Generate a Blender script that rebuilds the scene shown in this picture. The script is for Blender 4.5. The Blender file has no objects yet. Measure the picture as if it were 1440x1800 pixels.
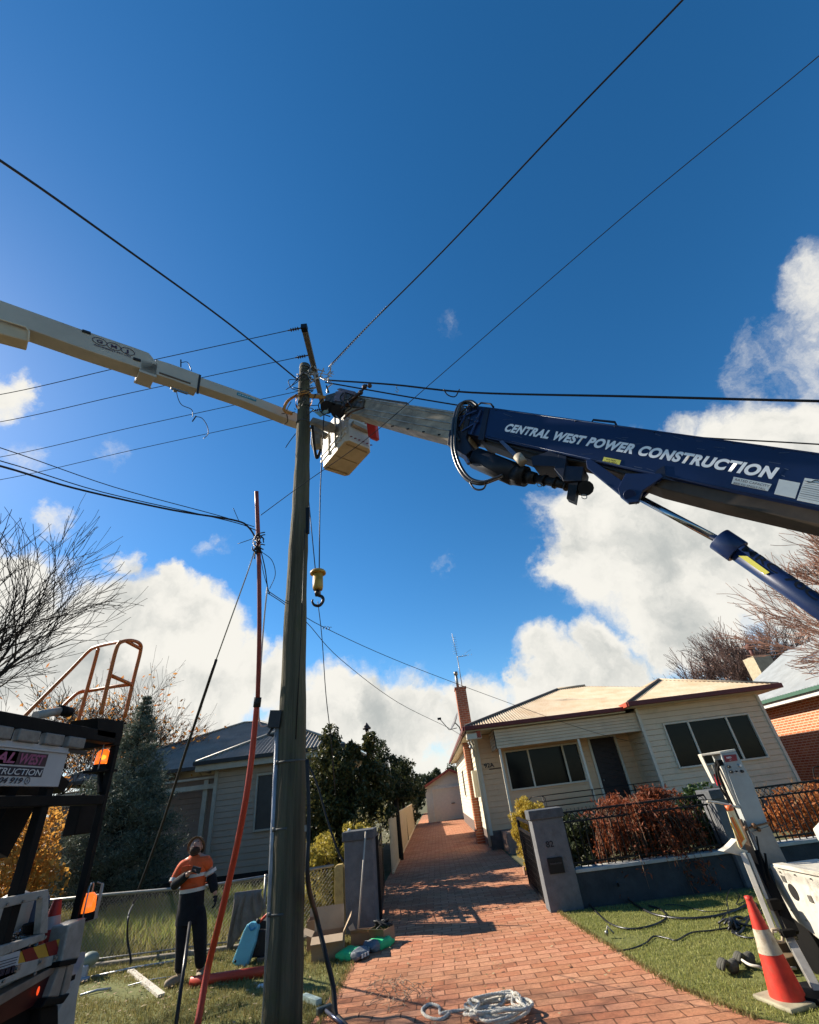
import bpy, math, random
import numpy as np
from mathutils import Vector, Matrix
random.seed(7)
rng = np.random.default_rng(7)
S = bpy.context.scene
COL = S.collection
R_ = math.radians

# ---------------- camera ----------------
CX, CY, FP, HC = 720.0, 900.0, 771.0, 1.8
def _n(v):
    v = np.array(v, float); return v/np.linalg.norm(v)
_Z = _n((-150, 1190, -FP)); _Y = _n((48, -494, -FP)); _Y = _n(_Y-_Z*(_Y@_Z)); _X = np.cross(_Y, _Z)
RW = np.array([_X, _Y, _Z])
CAM = np.array([0, 0, HC])
cd = bpy.data.cameras.new('camera'); cam = bpy.data.objects.new('camera', cd); COL.objects.link(cam)
cd.sensor_fit = 'HORIZONTAL'; cd.sensor_width = 36; cd.lens = 36*FP/1440
cd.clip_start = .05; cd.clip_end = 3000
m4 = Matrix.Identity(4)
for i in range(3):
    for j in range(3): m4[i][j] = RW[i][j]
m4.translation = Vector(CAM)
cam.matrix_world = m4
S.camera = cam
S.render.resolution_x = 819; S.render.resolution_y = 1024
# real places measured from the photograph by intersecting sight lines with known planes
def ray(u, v): return _n(RW@np.array([u-CX, CY-v, -FP]))
def gz(u, v, z=0.):
    r = ray(u, v); return Vector(CAM+r*((z-HC)/r[2]))
def gy(u, v, y):
    r = ray(u, v); return Vector(CAM+r*(y/r[1]))
def gx(u, v, x):
    r = ray(u, v); return Vector(CAM+r*(x/r[0]))
def gd(u, v, d):
    r = ray(u, v); return Vector(CAM+r*d/(-(RW.T@r)[2]))
def gpl(u, v, p, n):
    r = Vector(ray(u, v)); t = (p-Vector(CAM)).dot(n)/r.dot(n); return Vector(CAM)+r*t

# ---------------- world and sun ----------------
S.view_settings.view_transform = 'Standard'; S.view_settings.look = 'None'
S.view_settings.exposure = 1.06; S.view_settings.gamma = 1
SUNV = Vector((-.91, .41, .667)).normalized()
elev = math.asin(SUNV.z)
az = math.atan2(SUNV.x, SUNV.y)
W = bpy.data.worlds.new('World'); S.world = W; W.use_nodes = True
nt = W.node_tree; nt.nodes.clear()
def N(t, **k):
    n = nt.nodes.new(t)
    for a, b in k.items(): setattr(n, a, b)
    return n
def math_(op, a, b=None, c=None, clamp=False):
    n = N('ShaderNodeMath', operation=op, use_clamp=clamp)
    for i, x in enumerate((a, b, c)):
        if x is None: continue
        if isinstance(x, (int, float)): n.inputs[i].default_value = x
        else: nt.links.new(x, n.inputs[i])
    return n.outputs[0]
def vmath(op, a, b=None):
    n = N('ShaderNodeVectorMath', operation=op)
    for i, x in enumerate((a, b)):
        if x is None: continue
        if isinstance(x, (tuple, list)): n.inputs[i].default_value = x
        elif isinstance(x, float): n.inputs[3].default_value = x
        else: nt.links.new(x, n.inputs[i])
    return n
def smooth(x, a, b):
    n = N('ShaderNodeMapRange', interpolation_type='SMOOTHSTEP')
    nt.links.new(x, n.inputs[0]); n.inputs[1].default_value = a; n.inputs[2].default_value = b
    return n.outputs[0]
out = N('ShaderNodeOutputWorld'); bg = N('ShaderNodeBackground'); bg.inputs[1].default_value = .075
sky = N('ShaderNodeTexSky', sky_type='NISHITA'); sky.sun_disc = False
sky.sun_elevation = elev; sky.sun_rotation = az; sky.air_density = 1.0; sky.dust_density = .3; sky.ozone_density = 3.2; sky.altitude = 900
hs = N('ShaderNodeHueSaturation'); hs.inputs['Hue'].default_value = .4965; hs.inputs['Saturation'].default_value = 1.29; hs.inputs['Value'].default_value = SKYV = 1.07
nt.links.new(sky.outputs[0], hs.inputs['Color'])
tc = N('ShaderNodeTexCoord')
D = tc.outputs['Generated']
nz = N('ShaderNodeTexNoise'); nz.inputs['Scale'].default_value = 5.; nz.inputs['Detail'].default_value = 9.; nz.inputs['Roughness'].default_value = .62
nt.links.new(D, nz.inputs['Vector'])
wv = vmath('SUBTRACT', nz.outputs['Color'], (.5, .5, .5)); wv2 = vmath('SCALE', wv.outputs[0], .20)
Dw = vmath('ADD', D, wv2.outputs[0]).outputs[0]
# cumulus banks: centre (as seen in the photo), angular radius, weight
blobs = [(1085, 905, .20, 1.), (1190, 990, .23, 1.), (1040, 990, .15, .9), (1330, 930, .24, 1.), (1000, 1000, .09, .7), (1200, 1085, .15, .9), (1420, 800, .17, .95), (1500, 960, .3, 1.),
         (1290, 790, .10, .7), (1200, 765, .06, .45), (1475, 600, .13, .42), (1350, 650, .09, .26), (1440, 730, .10, .55), (1480, 510, .10, .42), (1320, 600, .06, .25), (1060, 1150, .09, .9), (960, 1165, .09, .8), (905, 1185, .05, .7),
         (280, 1075, .13, 1.), (330, 1140, .16, 1.), (210, 1130, .2, 1.), (150, 1210, .2, 1.), (60, 1180, .22, .8), (420, 1190, .1, 1.), (490, 1200, .09, .9), (30, 1000, .09, .7), (100, 900, .05, .55),
         (600, 1235, .13, 1.), (640, 1235, .09, .9), (760, 1262, .10, .9), (560, 1290, .14, 1.), (700, 1280, .16, 1.), (850, 1275, .13, 1.), (980, 1230, .14, 1.), (1100, 1200, .11, .9), (230, 975, .05, .6),
         (385, 965, .055, .34), (8, 690, .06, .75), (190, 795, .05, .27), (60, 790, .06, .33), (815, 995, .055, .24), (765, 495, .035, .2), (790, 570, .055, .13), (768, 525, .03, .15), (300, 1010, .05, .8), (1650, 930, .25, .9), (330, 1250, .2, .9), (-100, 1200, .3, 1)]
tot = None
for (u, v, r, w) in blobs:
    c = ray(u, v)
    dist = vmath('DISTANCE', Dw, tuple(c)).outputs['Value']
    mr = N('ShaderNodeMapRange', interpolation_type='SMOOTHSTEP'); nt.links.new(dist, mr.inputs[0])
    mr.inputs[1].default_value = r; mr.inputs[2].default_value = r*.25; mr.inputs[3].default_value = 0; mr.inputs[4].default_value = w
    tot = mr.outputs[0] if tot is None else math_('MAXIMUM', tot, math_('MULTIPLY_ADD', mr.outputs[0], 1.0, math_('MULTIPLY', tot, .25)))
sep = N('ShaderNodeSeparateXYZ'); nt.links.new(D, sep.inputs[0])
band = N('ShaderNodeMapRange', interpolation_type='SMOOTHSTEP'); nt.links.new(sep.outputs[2], band.inputs[0])
band.inputs[1].default_value = .17; band.inputs[2].default_value = .02; band.inputs[4].default_value = .60
# clouds elsewhere round the sky, away from the view
n3 = N('ShaderNodeTexNoise'); n3.inputs['Scale'].default_value = 2.2; n3.inputs['Detail'].default_value = 6; nt.links.new(D, n3.inputs['Vector'])
tot = math_('MAXIMUM', tot, math_('MULTIPLY', band.outputs[0], smooth(sep.outputs[1], -.1, .45)))
n2 = N('ShaderNodeTexNoise'); n2.inputs['Scale'].default_value = 11.; n2.inputs['Detail'].default_value = 10.; n2.inputs['Roughness'].default_value = .6
nt.links.new(Dw, n2.inputs['Vector']); n2.inputs['Lacunarity'].default_value = 2.3
cov = math_('ADD', tot, math_('MULTIPLY', math_('SUBTRACT', n2.outputs['Fac'], .5), 1.05))
alpha = math_('MULTIPLY', smooth(cov, .12, .72), smooth(tot, .02, .2))
# density and a sunward noise offset paint cloud shading: thick parts grey, edges bright
n4 = N('ShaderNodeTexNoise'); n4.inputs['Scale'].default_value = 4.2; n4.inputs['Detail'].default_value = 7.; n4.inputs['Roughness'].default_value = .55
nt.links.new(Dw, n4.inputs['Vector'])
n5 = N('ShaderNodeTexNoise'); n5.inputs['Scale'].default_value = 4.2; n5.inputs['Detail'].default_value = 7.; n5.inputs['Roughness'].default_value = .55
nt.links.new(vmath('ADD', Dw, tuple(SUNV*.045+Vector((0, 0, .03)))).outputs[0], n5.inputs['Vector'])
n6 = N('ShaderNodeTexNoise'); n6.inputs['Scale'].default_value = 13.; n6.inputs['Detail'].default_value = 8.; n6.inputs['Roughness'].default_value = .6
nt.links.new(vmath('ADD', Dw, tuple(SUNV*.02+Vector((0, 0, .012)))).outputs[0], n6.inputs['Vector'])
relief = math_('ADD', math_('MULTIPLY', math_('SUBTRACT', n5.outputs['Fac'], n4.outputs['Fac']), 2.2), math_('MULTIPLY', math_('SUBTRACT', n6.outputs['Fac'], n2.outputs['Fac']), .55))
shade = smooth(math_('ADD', math_('ADD', math_('MULTIPLY', smooth(cov, .55, 1.5), .42), relief), math_('MULTIPLY', n4.outputs['Fac'], .35)), .10, .85)
cmix = N('ShaderNodeMix', data_type='RGBA'); nt.links.new(shade, cmix.inputs[0])
cmix.inputs[6].default_value = (6.0, 5.85, 5.4, 1); cmix.inputs[7].default_value = (3.3, 3.45, 3.35, 1)
fm = N('ShaderNodeMix', data_type='RGBA'); nt.links.new(alpha, fm.inputs[0]); nt.links.new(hs.outputs[0], fm.inputs[6]); nt.links.new(cmix.outputs[2], fm.inputs[7])
nt.links.new(fm.outputs[2], bg.inputs[0]); nt.links.new(bg.outputs[0], out.inputs[0])
sl = bpy.data.lights.new('sun', 'SUN'); sl.energy = 5.0; sl.angle = R_(.5); sl.color = (1, .91, .78)
so = bpy.data.objects.new('sun', sl); COL.objects.link(so)
so.rotation_euler = SUNV.to_track_quat('Z', 'Y').to_euler(); so.location = (0, 0, 30)

# ---------------- materials ----------------
MATS = {}
def mat(name, col=(.5, .5, .5), rough=.6, metal=0., var=.15, scale=6., bump=0., bscale=40., col2=None, dirt=0., dirtcol=(.10, .075, .05), trans=0., coat=0., stretch=None, island=0., emit=0., spec=.28):
    if name in MATS: return MATS[name]
    m = bpy.data.materials.new(name); m.use_nodes = True; t = m.node_tree; b = t.nodes['Principled BSDF']; L = t.links.new
    b.inputs['Roughness'].default_value = rough; b.inputs['Metallic'].default_value = metal; b.inputs['Coat Weight'].default_value = coat
    b.inputs['Specular IOR Level'].default_value = spec
    c1 = tuple(col)+(1,); c2 = (tuple(col2) if col2 else tuple(x*(1-var*1.6) for x in col))+(1,)
    co = t.nodes.new('ShaderNodeTexCoord'); mp = t.nodes.new('ShaderNodeMapping'); L(co.outputs['Object'], mp.inputs[0])
    if stretch: mp.inputs['Scale'].default_value = stretch
    no = t.nodes.new('ShaderNodeTexNoise'); no.inputs['Scale'].default_value = scale; no.inputs['Detail'].default_value = 6; no.inputs['Roughness'].default_value = .65; L(mp.outputs[0], no.inputs[0])
    cr = t.nodes.new('ShaderNodeMapRange'); cr.inputs[1].default_value = .3; cr.inputs[2].default_value = .7; L(no.outputs['Fac'], cr.inputs[0])
    mx = t.nodes.new('ShaderNodeMix'); mx.data_type = 'RGBA'; mx.inputs[6].default_value = c1; mx.inputs[7].default_value = c2
    fac = cr.outputs[0]
    if island:
        g = t.nodes.new('ShaderNodeNewGeometry'); ma = t.nodes.new('ShaderNodeMath'); ma.operation = 'MULTIPLY_ADD'; L(g.outputs['Random Per Island'], ma.inputs[0]); ma.inputs[1].default_value = island
        mb = t.nodes.new('ShaderNodeMath'); mb.operation = 'MULTIPLY'; L(cr.outputs[0], mb.inputs[0]); mb.inputs[1].default_value = 1-island; L(mb.outputs[0], ma.inputs[2]); fac = ma.outputs[0]
    L(fac, mx.inputs[0]); colout = mx.outputs[2]
    if dirt:
        n2 = t.nodes.new('ShaderNodeTexNoise'); n2.inputs['Scale'].default_value = scale*.7; n2.inputs['Detail'].default_value = 8; n2.inputs['Roughness'].default_value = .75; L(co.outputs['Object'], n2.inputs[0])
        r2 = t.nodes.new('ShaderNodeMapRange'); r2.inputs[1].default_value = .52; r2.inputs[2].default_value = .68; r2.inputs[4].default_value = dirt; L(n2.outputs['Fac'], r2.inputs[0])
        m2 = t.nodes.new('ShaderNodeMix'); m2.data_type = 'RGBA'; L(r2.outputs[0], m2.inputs[0]); L(colout, m2.inputs[6]); m2.inputs[7].default_value = tuple(dirtcol)+(1,); colout = m2.outputs[2]
    L(colout, b.inputs['Base Color'])
    rr = t.nodes.new('ShaderNodeMapRange'); rr.inputs[3].default_value = max(.02, rough-.1); rr.inputs[4].default_value = min(1, rough+.12); L(no.outputs['Fac'], rr.inputs[0]); L(rr.outputs[0], b.inputs['Roughness'])
    if bump:
        nb = t.nodes.new('ShaderNodeTexNoise'); nb.inputs['Scale'].default_value = bscale; nb.inputs['Detail'].default_value = 4; L(mp.outputs[0], nb.inputs[0])
        bp = t.nodes.new('ShaderNodeBump'); bp.inputs['Strength'].default_value = bump; bp.inputs['Distance'].default_value = .02; L(nb.outputs['Fac'], bp.inputs['Height']); L(bp.outputs[0], b.inputs['Normal'])
    if emit: b.inputs['Emission Strength'].default_value = emit; b.inputs['Emission Color'].default_value = c1
    if trans:
        tr = t.nodes.new('ShaderNodeBsdfTranslucent'); L(colout, tr.inputs[0]); ms = t.nodes.new('ShaderNodeMixShader'); ms.inputs[0].default_value = trans
        L(b.outputs[0], ms.inputs[1]); L(tr.outputs[0], ms.inputs[2]); L(ms.outputs[0], t.nodes['Material Output'].inputs[0])
    MATS[name] = m; return m
def brickmat(name, c1, c2, mortar, w, h, mo, plane='XY', bump=.5, rough=.8, warp=0., tint=None, squash=1., stain=0.):
    m = bpy.data.materials.new(name); m.use_nodes = True; t = m.node_tree; b = t.nodes['Principled BSDF']; L = t.links.new
    co = t.nodes.new('ShaderNodeTexCoord'); sp = t.nodes.new('ShaderNodeSeparateXYZ'); L(co.outputs['Object'], sp.inputs[0]); cb = t.nodes.new('ShaderNodeCombineXYZ')
    L(sp.outputs['XYZ'.index(plane[0])], cb.inputs[0]); L(sp.outputs['XYZ'.index(plane[1])], cb.inputs[1]); vec = cb.outputs[0]
    if warp:
        nw = t.nodes.new('ShaderNodeTexNoise'); nw.inputs['Scale'].default_value = 2.5; L(vec, nw.inputs[0])
        v1 = t.nodes.new('ShaderNodeVectorMath'); v1.operation = 'SCALE'; v1.inputs[3].default_value = warp; L(nw.outputs['Color'], v1.inputs[0])
        v2 = t.nodes.new('ShaderNodeVectorMath'); v2.operation = 'ADD'; L(vec, v2.inputs[0]); L(v1.outputs[0], v2.inputs[1]); vec = v2.outputs[0]
    br = t.nodes.new('ShaderNodeTexBrick'); L(vec, br.inputs['Vector']); br.inputs['Scale'].default_value = 1
    br.inputs['Brick Width'].default_value = w; br.inputs['Row Height'].default_value = h; br.inputs['Mortar Size'].default_value = mo; br.inputs['Mortar Smooth'].default_value = .25
    br.inputs['Color1'].default_value = c1+(1,); br.inputs['Color2'].default_value = c2+(1,); br.inputs['Mortar'].default_value = mortar+(1,); br.inputs['Bias'].default_value = 0
    no = t.nodes.new('ShaderNodeTexNoise'); no.inputs['Scale'].default_value = 1.3; no.inputs['Detail'].default_value = 9; no.inputs['Roughness'].default_value = .7; L(co.outputs['Object'], no.inputs[0])
    mr = t.nodes.new('ShaderNodeMapRange'); mr.inputs[1].default_value = .38; mr.inputs[2].default_value = .66; mr.inputs[4].default_value = .55; L(no.outputs['Fac'], mr.inputs[0])
    mx = t.nodes.new('ShaderNodeMix'); mx.data_type = 'RGBA'; mx.blend_type = 'MIX'; L(mr.outputs[0], mx.inputs[0]); L(br.outputs['Color'], mx.inputs[6]); mx.inputs[7].default_value = (tint if tint else tuple(x*.6 for x in c1))+(1,)
    n2 = t.nodes.new('ShaderNodeTexNoise'); n2.inputs['Scale'].default_value = 28; n2.inputs['Detail'].default_value = 6; n2.inputs['Roughness'].default_value = .8; L(co.outputs['Object'], n2.inputs[0])
    m2 = t.nodes.new('ShaderNodeMix'); m2.data_type = 'RGBA'; m2.blend_type = 'MULTIPLY'; m2.inputs[0].default_value = .75; L(mx.outputs[2], m2.inputs[6])
    r2 = t.nodes.new('ShaderNodeMapRange'); r2.inputs[1].default_value = .3; r2.inputs[2].default_value = .7; r2.inputs[3].default_value = .55; r2.inputs[4].default_value = 1.15; L(n2.outputs['Fac'], r2.inputs[0]); L(r2.outputs[0], m2.inputs[7])
    mm = t.nodes.new('ShaderNodeMix'); mm.data_type = 'RGBA'; L(br.outputs['Fac'], mm.inputs[0]); L(m2.outputs[2], mm.inputs[6]); mm.inputs[7].default_value = mortar+(1,)
    L(mm.outputs[2], b.inputs['Base Color']); b.inputs['Roughness'].default_value = rough; b.inputs['Specular IOR Level'].default_value = .12
    if stain:
        n7 = t.nodes.new('ShaderNodeTexNoise'); n7.inputs['Scale'].default_value = .9; n7.inputs['Detail'].default_value = 10; n7.inputs['Roughness'].default_value = .72; L(co.outputs['Object'], n7.inputs[0])
        r7 = t.nodes.new('ShaderNodeMapRange'); r7.inputs[1].default_value = .52; r7.inputs[2].default_value = .72; r7.inputs[4].default_value = stain; L(n7.outputs['Fac'], r7.inputs[0])
        m7 = t.nodes.new('ShaderNodeMix'); m7.data_type = 'RGBA'; L(r7.outputs[0], m7.inputs[0]); L(mm.outputs[2], m7.inputs[6]); m7.inputs[7].default_value = (.17, .09, .05, 1); L(m7.outputs[2], b.inputs['Base Color'])
    inv = t.nodes.new('ShaderNodeMath'); inv.operation = 'MULTIPLY_ADD'; L(br.outputs['Fac'], inv.inputs[0]); inv.inputs[1].default_value = -1; L(n2.outputs['Fac'], inv.inputs[2])
    bp = t.nodes.new('ShaderNodeBump'); bp.inputs['Strength'].default_value = bump; bp.inputs['Distance'].default_value = .012; L(inv.outputs[0], bp.inputs['Height']); L(bp.outputs[0], b.inputs['Normal'])
    MATS[name] = m; return m

# ---------------- mesh helpers ----------------
def wloc(o):
    v = Vector((0, 0, 0))
    while o is not None: v += o.location; o = o.parent
    return v
def tag(o, label=None, cat=None, group=None, kind=None):
    if label: o['label'] = label
    if cat: o['category'] = cat
    if group: o['group'] = group
    if kind: o['kind'] = kind
    return o
def thing(name, label, cat, loc, group=None):
    o = bpy.data.objects.new(name, None); COL.objects.link(o); o.location = Vector(loc); o.empty_display_size = .1
    return tag(o, label, cat, group)
class MB:
    def __init__(s): s.v = []; s.f = []; s.sm = []
    def add(s, vs, fs, smooth=False):
        k = len(s.v); s.v += [tuple(x) for x in vs]; s.f += [tuple(i+k for i in f) for f in fs]; s.sm += [smooth]*len(fs); return s
    def box(s, c, d, M=None):
        c = Vector(c); x, y, z = d[0]/2, d[1]/2, d[2]/2
        vs = [Vector((a*x, b*y, e*z)) for e in (-1, 1) for b in (-1, 1) for a in (-1, 1)]
        vs = [c+(M@p if M else p) for p in vs]
        return s.add(vs, [(0, 2, 3, 1), (4, 5, 7, 6), (0, 1, 5, 4), (2, 6, 7, 3), (0, 4, 6, 2), (1, 3, 7, 5)])
    def bx(s, x0, x1, y0, y1, z0, z1): return s.box(((x0+x1)/2, (y0+y1)/2, (z0+z1)/2), (abs(x1-x0), abs(y1-y0), abs(z1-z0)))
    def beam(s, p, q, w, h, up=(0, 0, 1), w2=None, h2=None):
        p = Vector(p); q = Vector(q); d = (q-p).normalized(); u = Vector(up); sx = d.cross(u)
        if sx.length < 1e-4: sx = d.cross(Vector((0, 1, 0)))
        sx.normalize(); u = sx.cross(d).normalized(); w2 = w2 or w; h2 = h2 or h
        vs = []
        for (o, a, b) in ((p, w/2, h/2), (q, w2/2, h2/2)): vs += [o-sx*a-u*b, o+sx*a-u*b, o+sx*a+u*b, o-sx*a+u*b]
        return s.add(vs, [(0, 1, 2, 3), (4, 7, 6, 5), (0, 4, 5, 1), (1, 5, 6, 2), (2, 6, 7, 3), (3, 7, 4, 0)])
    def tube(s, pts, r, n=8, cap=True):
        pts = [Vector(p) for p in pts]; m = len(pts); rs = r if isinstance(r, (list, tuple)) else [r]*m
        t0 = (pts[1]-pts[0]).normalized(); a = t0.orthogonal().normalized(); vs = []
        for i, p in enumerate(pts):
            t = (pts[min(i+1, m-1)]-pts[max(i-1, 0)]); t = t.normalized() if t.length > 1e-9 else t0
            a = (a-t*a.dot(t)); a = a.normalized() if a.length > 1e-6 else t.orthogonal().normalized(); b = t.cross(a)
            vs += [p+(a*math.cos(2*math.pi*k/n)+b*math.sin(2*math.pi*k/n))*rs[i] for k in range(n)]
        fs = [(i*n+k, i*n+(k+1) % n, (i+1)*n+(k+1) % n, (i+1)*n+k) for i in range(m-1) for k in range(n)]
        s.add(vs, fs, True)
        if cap:
            k0 = len(s.v)-len(vs); s.f += [tuple(k0+i for i in range(n-1, -1, -1)), tuple(k0+(m-1)*n+i for i in range(n))]; s.sm += [False]*2
        return s
    def cyl(s, p, q, r, r2=None, n=20): return s.tube([p, q], [r, r if r2 is None else r2], n)
    def prism(s, poly, th):
        th = Vector(th); a = [Vector(p) for p in poly]; n = len(a)
        return s.add(a+[p+th for p in a], [tuple(range(n-1, -1, -1)), tuple(range(n, 2*n))]+[(i, (i+1) % n, n+(i+1) % n, n+i) for i in range(n)])
    def quad(s, *p): return s.add(p, [tuple(range(len(p)))])
    def sphere(s, c, r, nu=14, nv=8, sc=(1, 1, 1), M=None):
        vs = []; c = Vector(c)
        for j in range(nv+1):
            th = math.pi*j/nv
            for i in range(nu):
                ph = 2*math.pi*i/nu; p = Vector((math.sin(th)*math.cos(ph)*sc[0], math.sin(th)*math.sin(ph)*sc[1], math.cos(th)*sc[2]))*r
                vs.append(c+(M@p if M else p))
        return s.add(vs, [(j*nu+i, (j+1)*nu+i, (j+1)*nu+(i+1) % nu, j*nu+(i+1) % nu) for j in range(nv) for i in range(nu)], True)
    def build(s, name, m, parent=None, loc=None, bevel=0, label=None, cat=None, group=None, kind=None, solid=0):
        me = bpy.data.meshes.new(name)
        if loc is None:
            if parent is not None: loc = wloc(parent)
            else:
                a = np.array(s.v); loc = Vector(((a[:, 0].min()+a[:, 0].max())/2, (a[:, 1].min()+a[:, 1].max())/2, a[:, 2].min()))
        off = Vector(loc)
        me.from_pydata([(p[0]-off.x, p[1]-off.y, p[2]-off.z) for p in s.v], [], s.f)
        me.polygons.foreach_set('use_smooth', s.sm)
        me.update(); o = bpy.data.objects.new(name, me); COL.objects.link(o)
        if parent is not None: o.parent = parent; o.location = off-wloc(parent)
        else: o.location = off
        for x in (m if isinstance(m, (list, tuple)) else [m]): me.materials.append(x)
        if bevel:
            bv = o.modifiers.new('bevel', 'BEVEL'); bv.width = bevel; bv.segments = 2; bv.limit_method = 'ANGLE'; bv.angle_limit = R_(40)
        return tag(o, label, cat, group, kind)
def fastmesh(name, V, F, m, parent=None, nside=4, smooth=False, loc=None, **tg):
    V = np.asarray(V, np.float32); F = np.asarray(F, np.int32)
    off = Vector(loc) if loc is not None else (wloc(parent) if parent is not None else Vector((float(V[:, 0].mean()), float(V[:, 1].mean()), float(V[:, 2].min()))))
    V = V-np.array(off, np.float32)
    me = bpy.data.meshes.new(name); me.vertices.add(len(V)); me.vertices.foreach_set('co', V.ravel())
    k = F.shape[1]; me.loops.add(F.size); me.loops.foreach_set('vertex_index', F.ravel()); me.polygons.add(len(F))
    me.polygons.foreach_set('loop_start', np.arange(0, F.size, k, dtype=np.int32)); me.polygons.foreach_set('loop_total', np.full(len(F), k, np.int32))
    if smooth: me.polygons.foreach_set('use_smooth', np.ones(len(F), bool))
    me.update(calc_edges=True); me.validate(); me.materials.append(m)
    o = bpy.data.objects.new(name, me); COL.objects.link(o)
    if parent is not None: o.parent = parent; o.location = off-wloc(parent)
    else: o.location = off
    return tag(o, **tg)
def text(name, body, p, xd, yd, size, m, parent, width=None, bold=0., shear=0., ext=.0015, align='LEFT', spacing=1.):
    cu = bpy.data.curves.new(name, 'FONT'); cu.body = body; cu.size = 1; cu.offset = bold; cu.shear = shear; cu.extrude = 0; cu.space_character = spacing; cu.align_x = align
    o = bpy.data.objects.new(name, cu); COL.objects.link(o); bpy.context.view_layer.update()
    me = bpy.data.meshes.new_from_object(o.evaluated_get(bpy.context.evaluated_depsgraph_get())); bpy.data.objects.remove(o)
    vs = [Vector(v.co) for v in me.vertices]
    x0 = min(v.x for v in vs); x1 = max(v.x for v in vs); y1 = max(v.y for v in vs); y0 = min(v.y for v in vs)
    sy = size/(y1 if '\n' not in body else (y1-y0)); sx = (width/(x1-x0)) if width else sy
    xd = Vector(xd).normalized(); yd = Vector(yd); yd = (yd-xd*yd.dot(xd)).normalized(); nn = xd.cross(yd)
    offx = x0 if align == 'LEFT' else 0
    base = wloc(parent) if parent is not None else Vector((0, 0, 0)); p = Vector(p)
    for v, c in zip(me.vertices, vs): v.co = p-base+xd*((c.x-offx)*sx)+yd*(c.y*sy)+nn*ext
    me.materials.clear(); me.materials.append(m)
    o = bpy.data.objects.new(name, me); COL.objects.link(o); o.parent = parent
    return o
def curve_pts(ctrl, n=8):
    P = [Vector(p) for p in ctrl]; P = [P[0]*2-P[1]]+P+[P[-1]*2-P[-2]]; out = []
    for i in range(1, len(P)-2):
        for k in range(n):
            t = k/n; a, b, c, d = P[i-1:i+3]
            out.append(.5*((2*b)+(c-a)*t+(2*a-5*b+4*c-d)*t*t+(3*b-a-3*c+d)*t**3))
    return out+[P[-2]]
def cable(name, ctrl, r, m, label, cat='cable', parent=None, n=8, sides=6, group=None):
    b = MB(); b.tube(curve_pts(ctrl, n), r, sides)
    if parent is not None: return b.build(name, m, parent)
    return b.build(name, m, None, label=label, cat=cat, group=group)
def corrugated(b, O, E, U, s0, s1, lo, hi, pitch=.10, amp=.02):
    O = Vector(O); E = Vector(E).normalized(); U = Vector(U).normalized(); Nn = E.cross(U).normalized()
    if Nn.z < 0: Nn = -Nn
    k = int((s1-s0)/(pitch/4)); off = [0, .8, 1, .8, 0, -.8, -1, -.8]; st = pitch/8*2
    ss = np.linspace(s0, s1, k+1); vs = []; fs = []
    for i, s in enumerate(ss):
        o = off[(i*2) % 8]*amp; l, h = lo(s), max(hi(s), lo(s)+.001)
        vs += [O+E*s+U*l+Nn*o, O+E*s+U*h+Nn*o]
    for i in range(k): fs.append((2*i, 2*i+2, 2*i+3, 2*i+1))
    b.add(vs, fs, False)
def boards(b, A, B, z0, z1, holes=(), pitch=.17, lap=.018, outn=None):
    """lapped weatherboards on a wall from A to B (xy), facing outn; holes are (s0,s1,z0,z1)"""
    A = Vector((A[0], A[1], 0)); B = Vector((B[0], B[1], 0)); L = (B-A).length; d = (B-A)/L
    n = Vector(outn) if outn else Vector((d.y, -d.x, 0))
    z = z0; lap = max(lap, .024)
    while z < z1-1e-4:
        zt = min(z+pitch, z1); iv = [(0, L)]; gp = pitch*.085
        for (s0, s1, a, e) in holes:
            if e > z+.01 and a < zt-.01:
                nv = []
                for (p, q) in iv:
                    if s1 <= p or s0 >= q: nv.append((p, q)); continue
                    if s0 > p: nv.append((p, s0))
                    if s1 < q: nv.append((s1, q))
                iv = nv
        segs_ = [(p, q, z, zt) for (p, q) in iv]
        for (s0, s1, a, e) in holes:
            if e > z+.01 and a < zt-.01:
                if a > z+.01: segs_.append((s0, s1, z, a))
                if e < zt-.01: segs_.append((s0, s1, e, zt))
        z_ = z; zt_ = zt
        for (p, q, z, zt) in segs_:
            if zt-z < gp+.01: continue
            P = lambda s, h, o: A+d*s+n*o+Vector((0, 0, h))
            b.add([P(p, z+gp, lap), P(q, z+gp, lap), P(q, zt, .008), P(p, zt, .008), P(p, z+gp, -.02), P(q, z+gp, -.02), P(p, z-.002, -.02), P(q, z-.002, -.02), P(p, z, .008), P(q, z, .008)], [(0, 1, 2, 3), (4, 5, 1, 0), (6, 7, 5, 4), (6, 8, 9, 7)])
        z = zt_
# ================= ground =================
dirt = mat('earth', (.12, .10, .055), .95, var=.35, scale=1.5, bump=.5, bscale=12, col2=(.07, .08, .03))
b = MB(); b.quad((-500, -300, 0), (500, -300, 0), (500, 900, 0), (-500, 900, 0)); b.build('ground', dirt, None, loc=(0, 0, 0), kind='structure')
lawnm = mat('lawn_soil', (.15, .15, .04), .95, var=.3, scale=5, bump=.6, bscale=30, col2=(.09, .10, .025))
paver = brickmat('stamped_paving', (.43, .155, .08), (.59, .28, .165), (.18, .08, .045), .29, .145, .0075, 'XY', .9, .85, warp=.045, tint=(.46, .25, .13), stain=.6)
drive = [(-1.72, 60), (-1.58, 9.9), (-1.42, 8.2), (-1.46, 6.9), (-1.55, 6.0), (-1.9, 4.6), (3.4, 4.6), (2.75, 4.95), (2.37, 5.29), (2.09, 6.06), (1.95, 7.15), (1.80, 8.4), (1.75, 9.6), (1.9, 14), (2.0, 38.8), (2.0, 60)]
b = MB(); b.quad(*[(x, y, .012) for x, y in drive]); b.build('driveway', paver, None, loc=(0, 0, 0), kind='structure')
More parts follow.
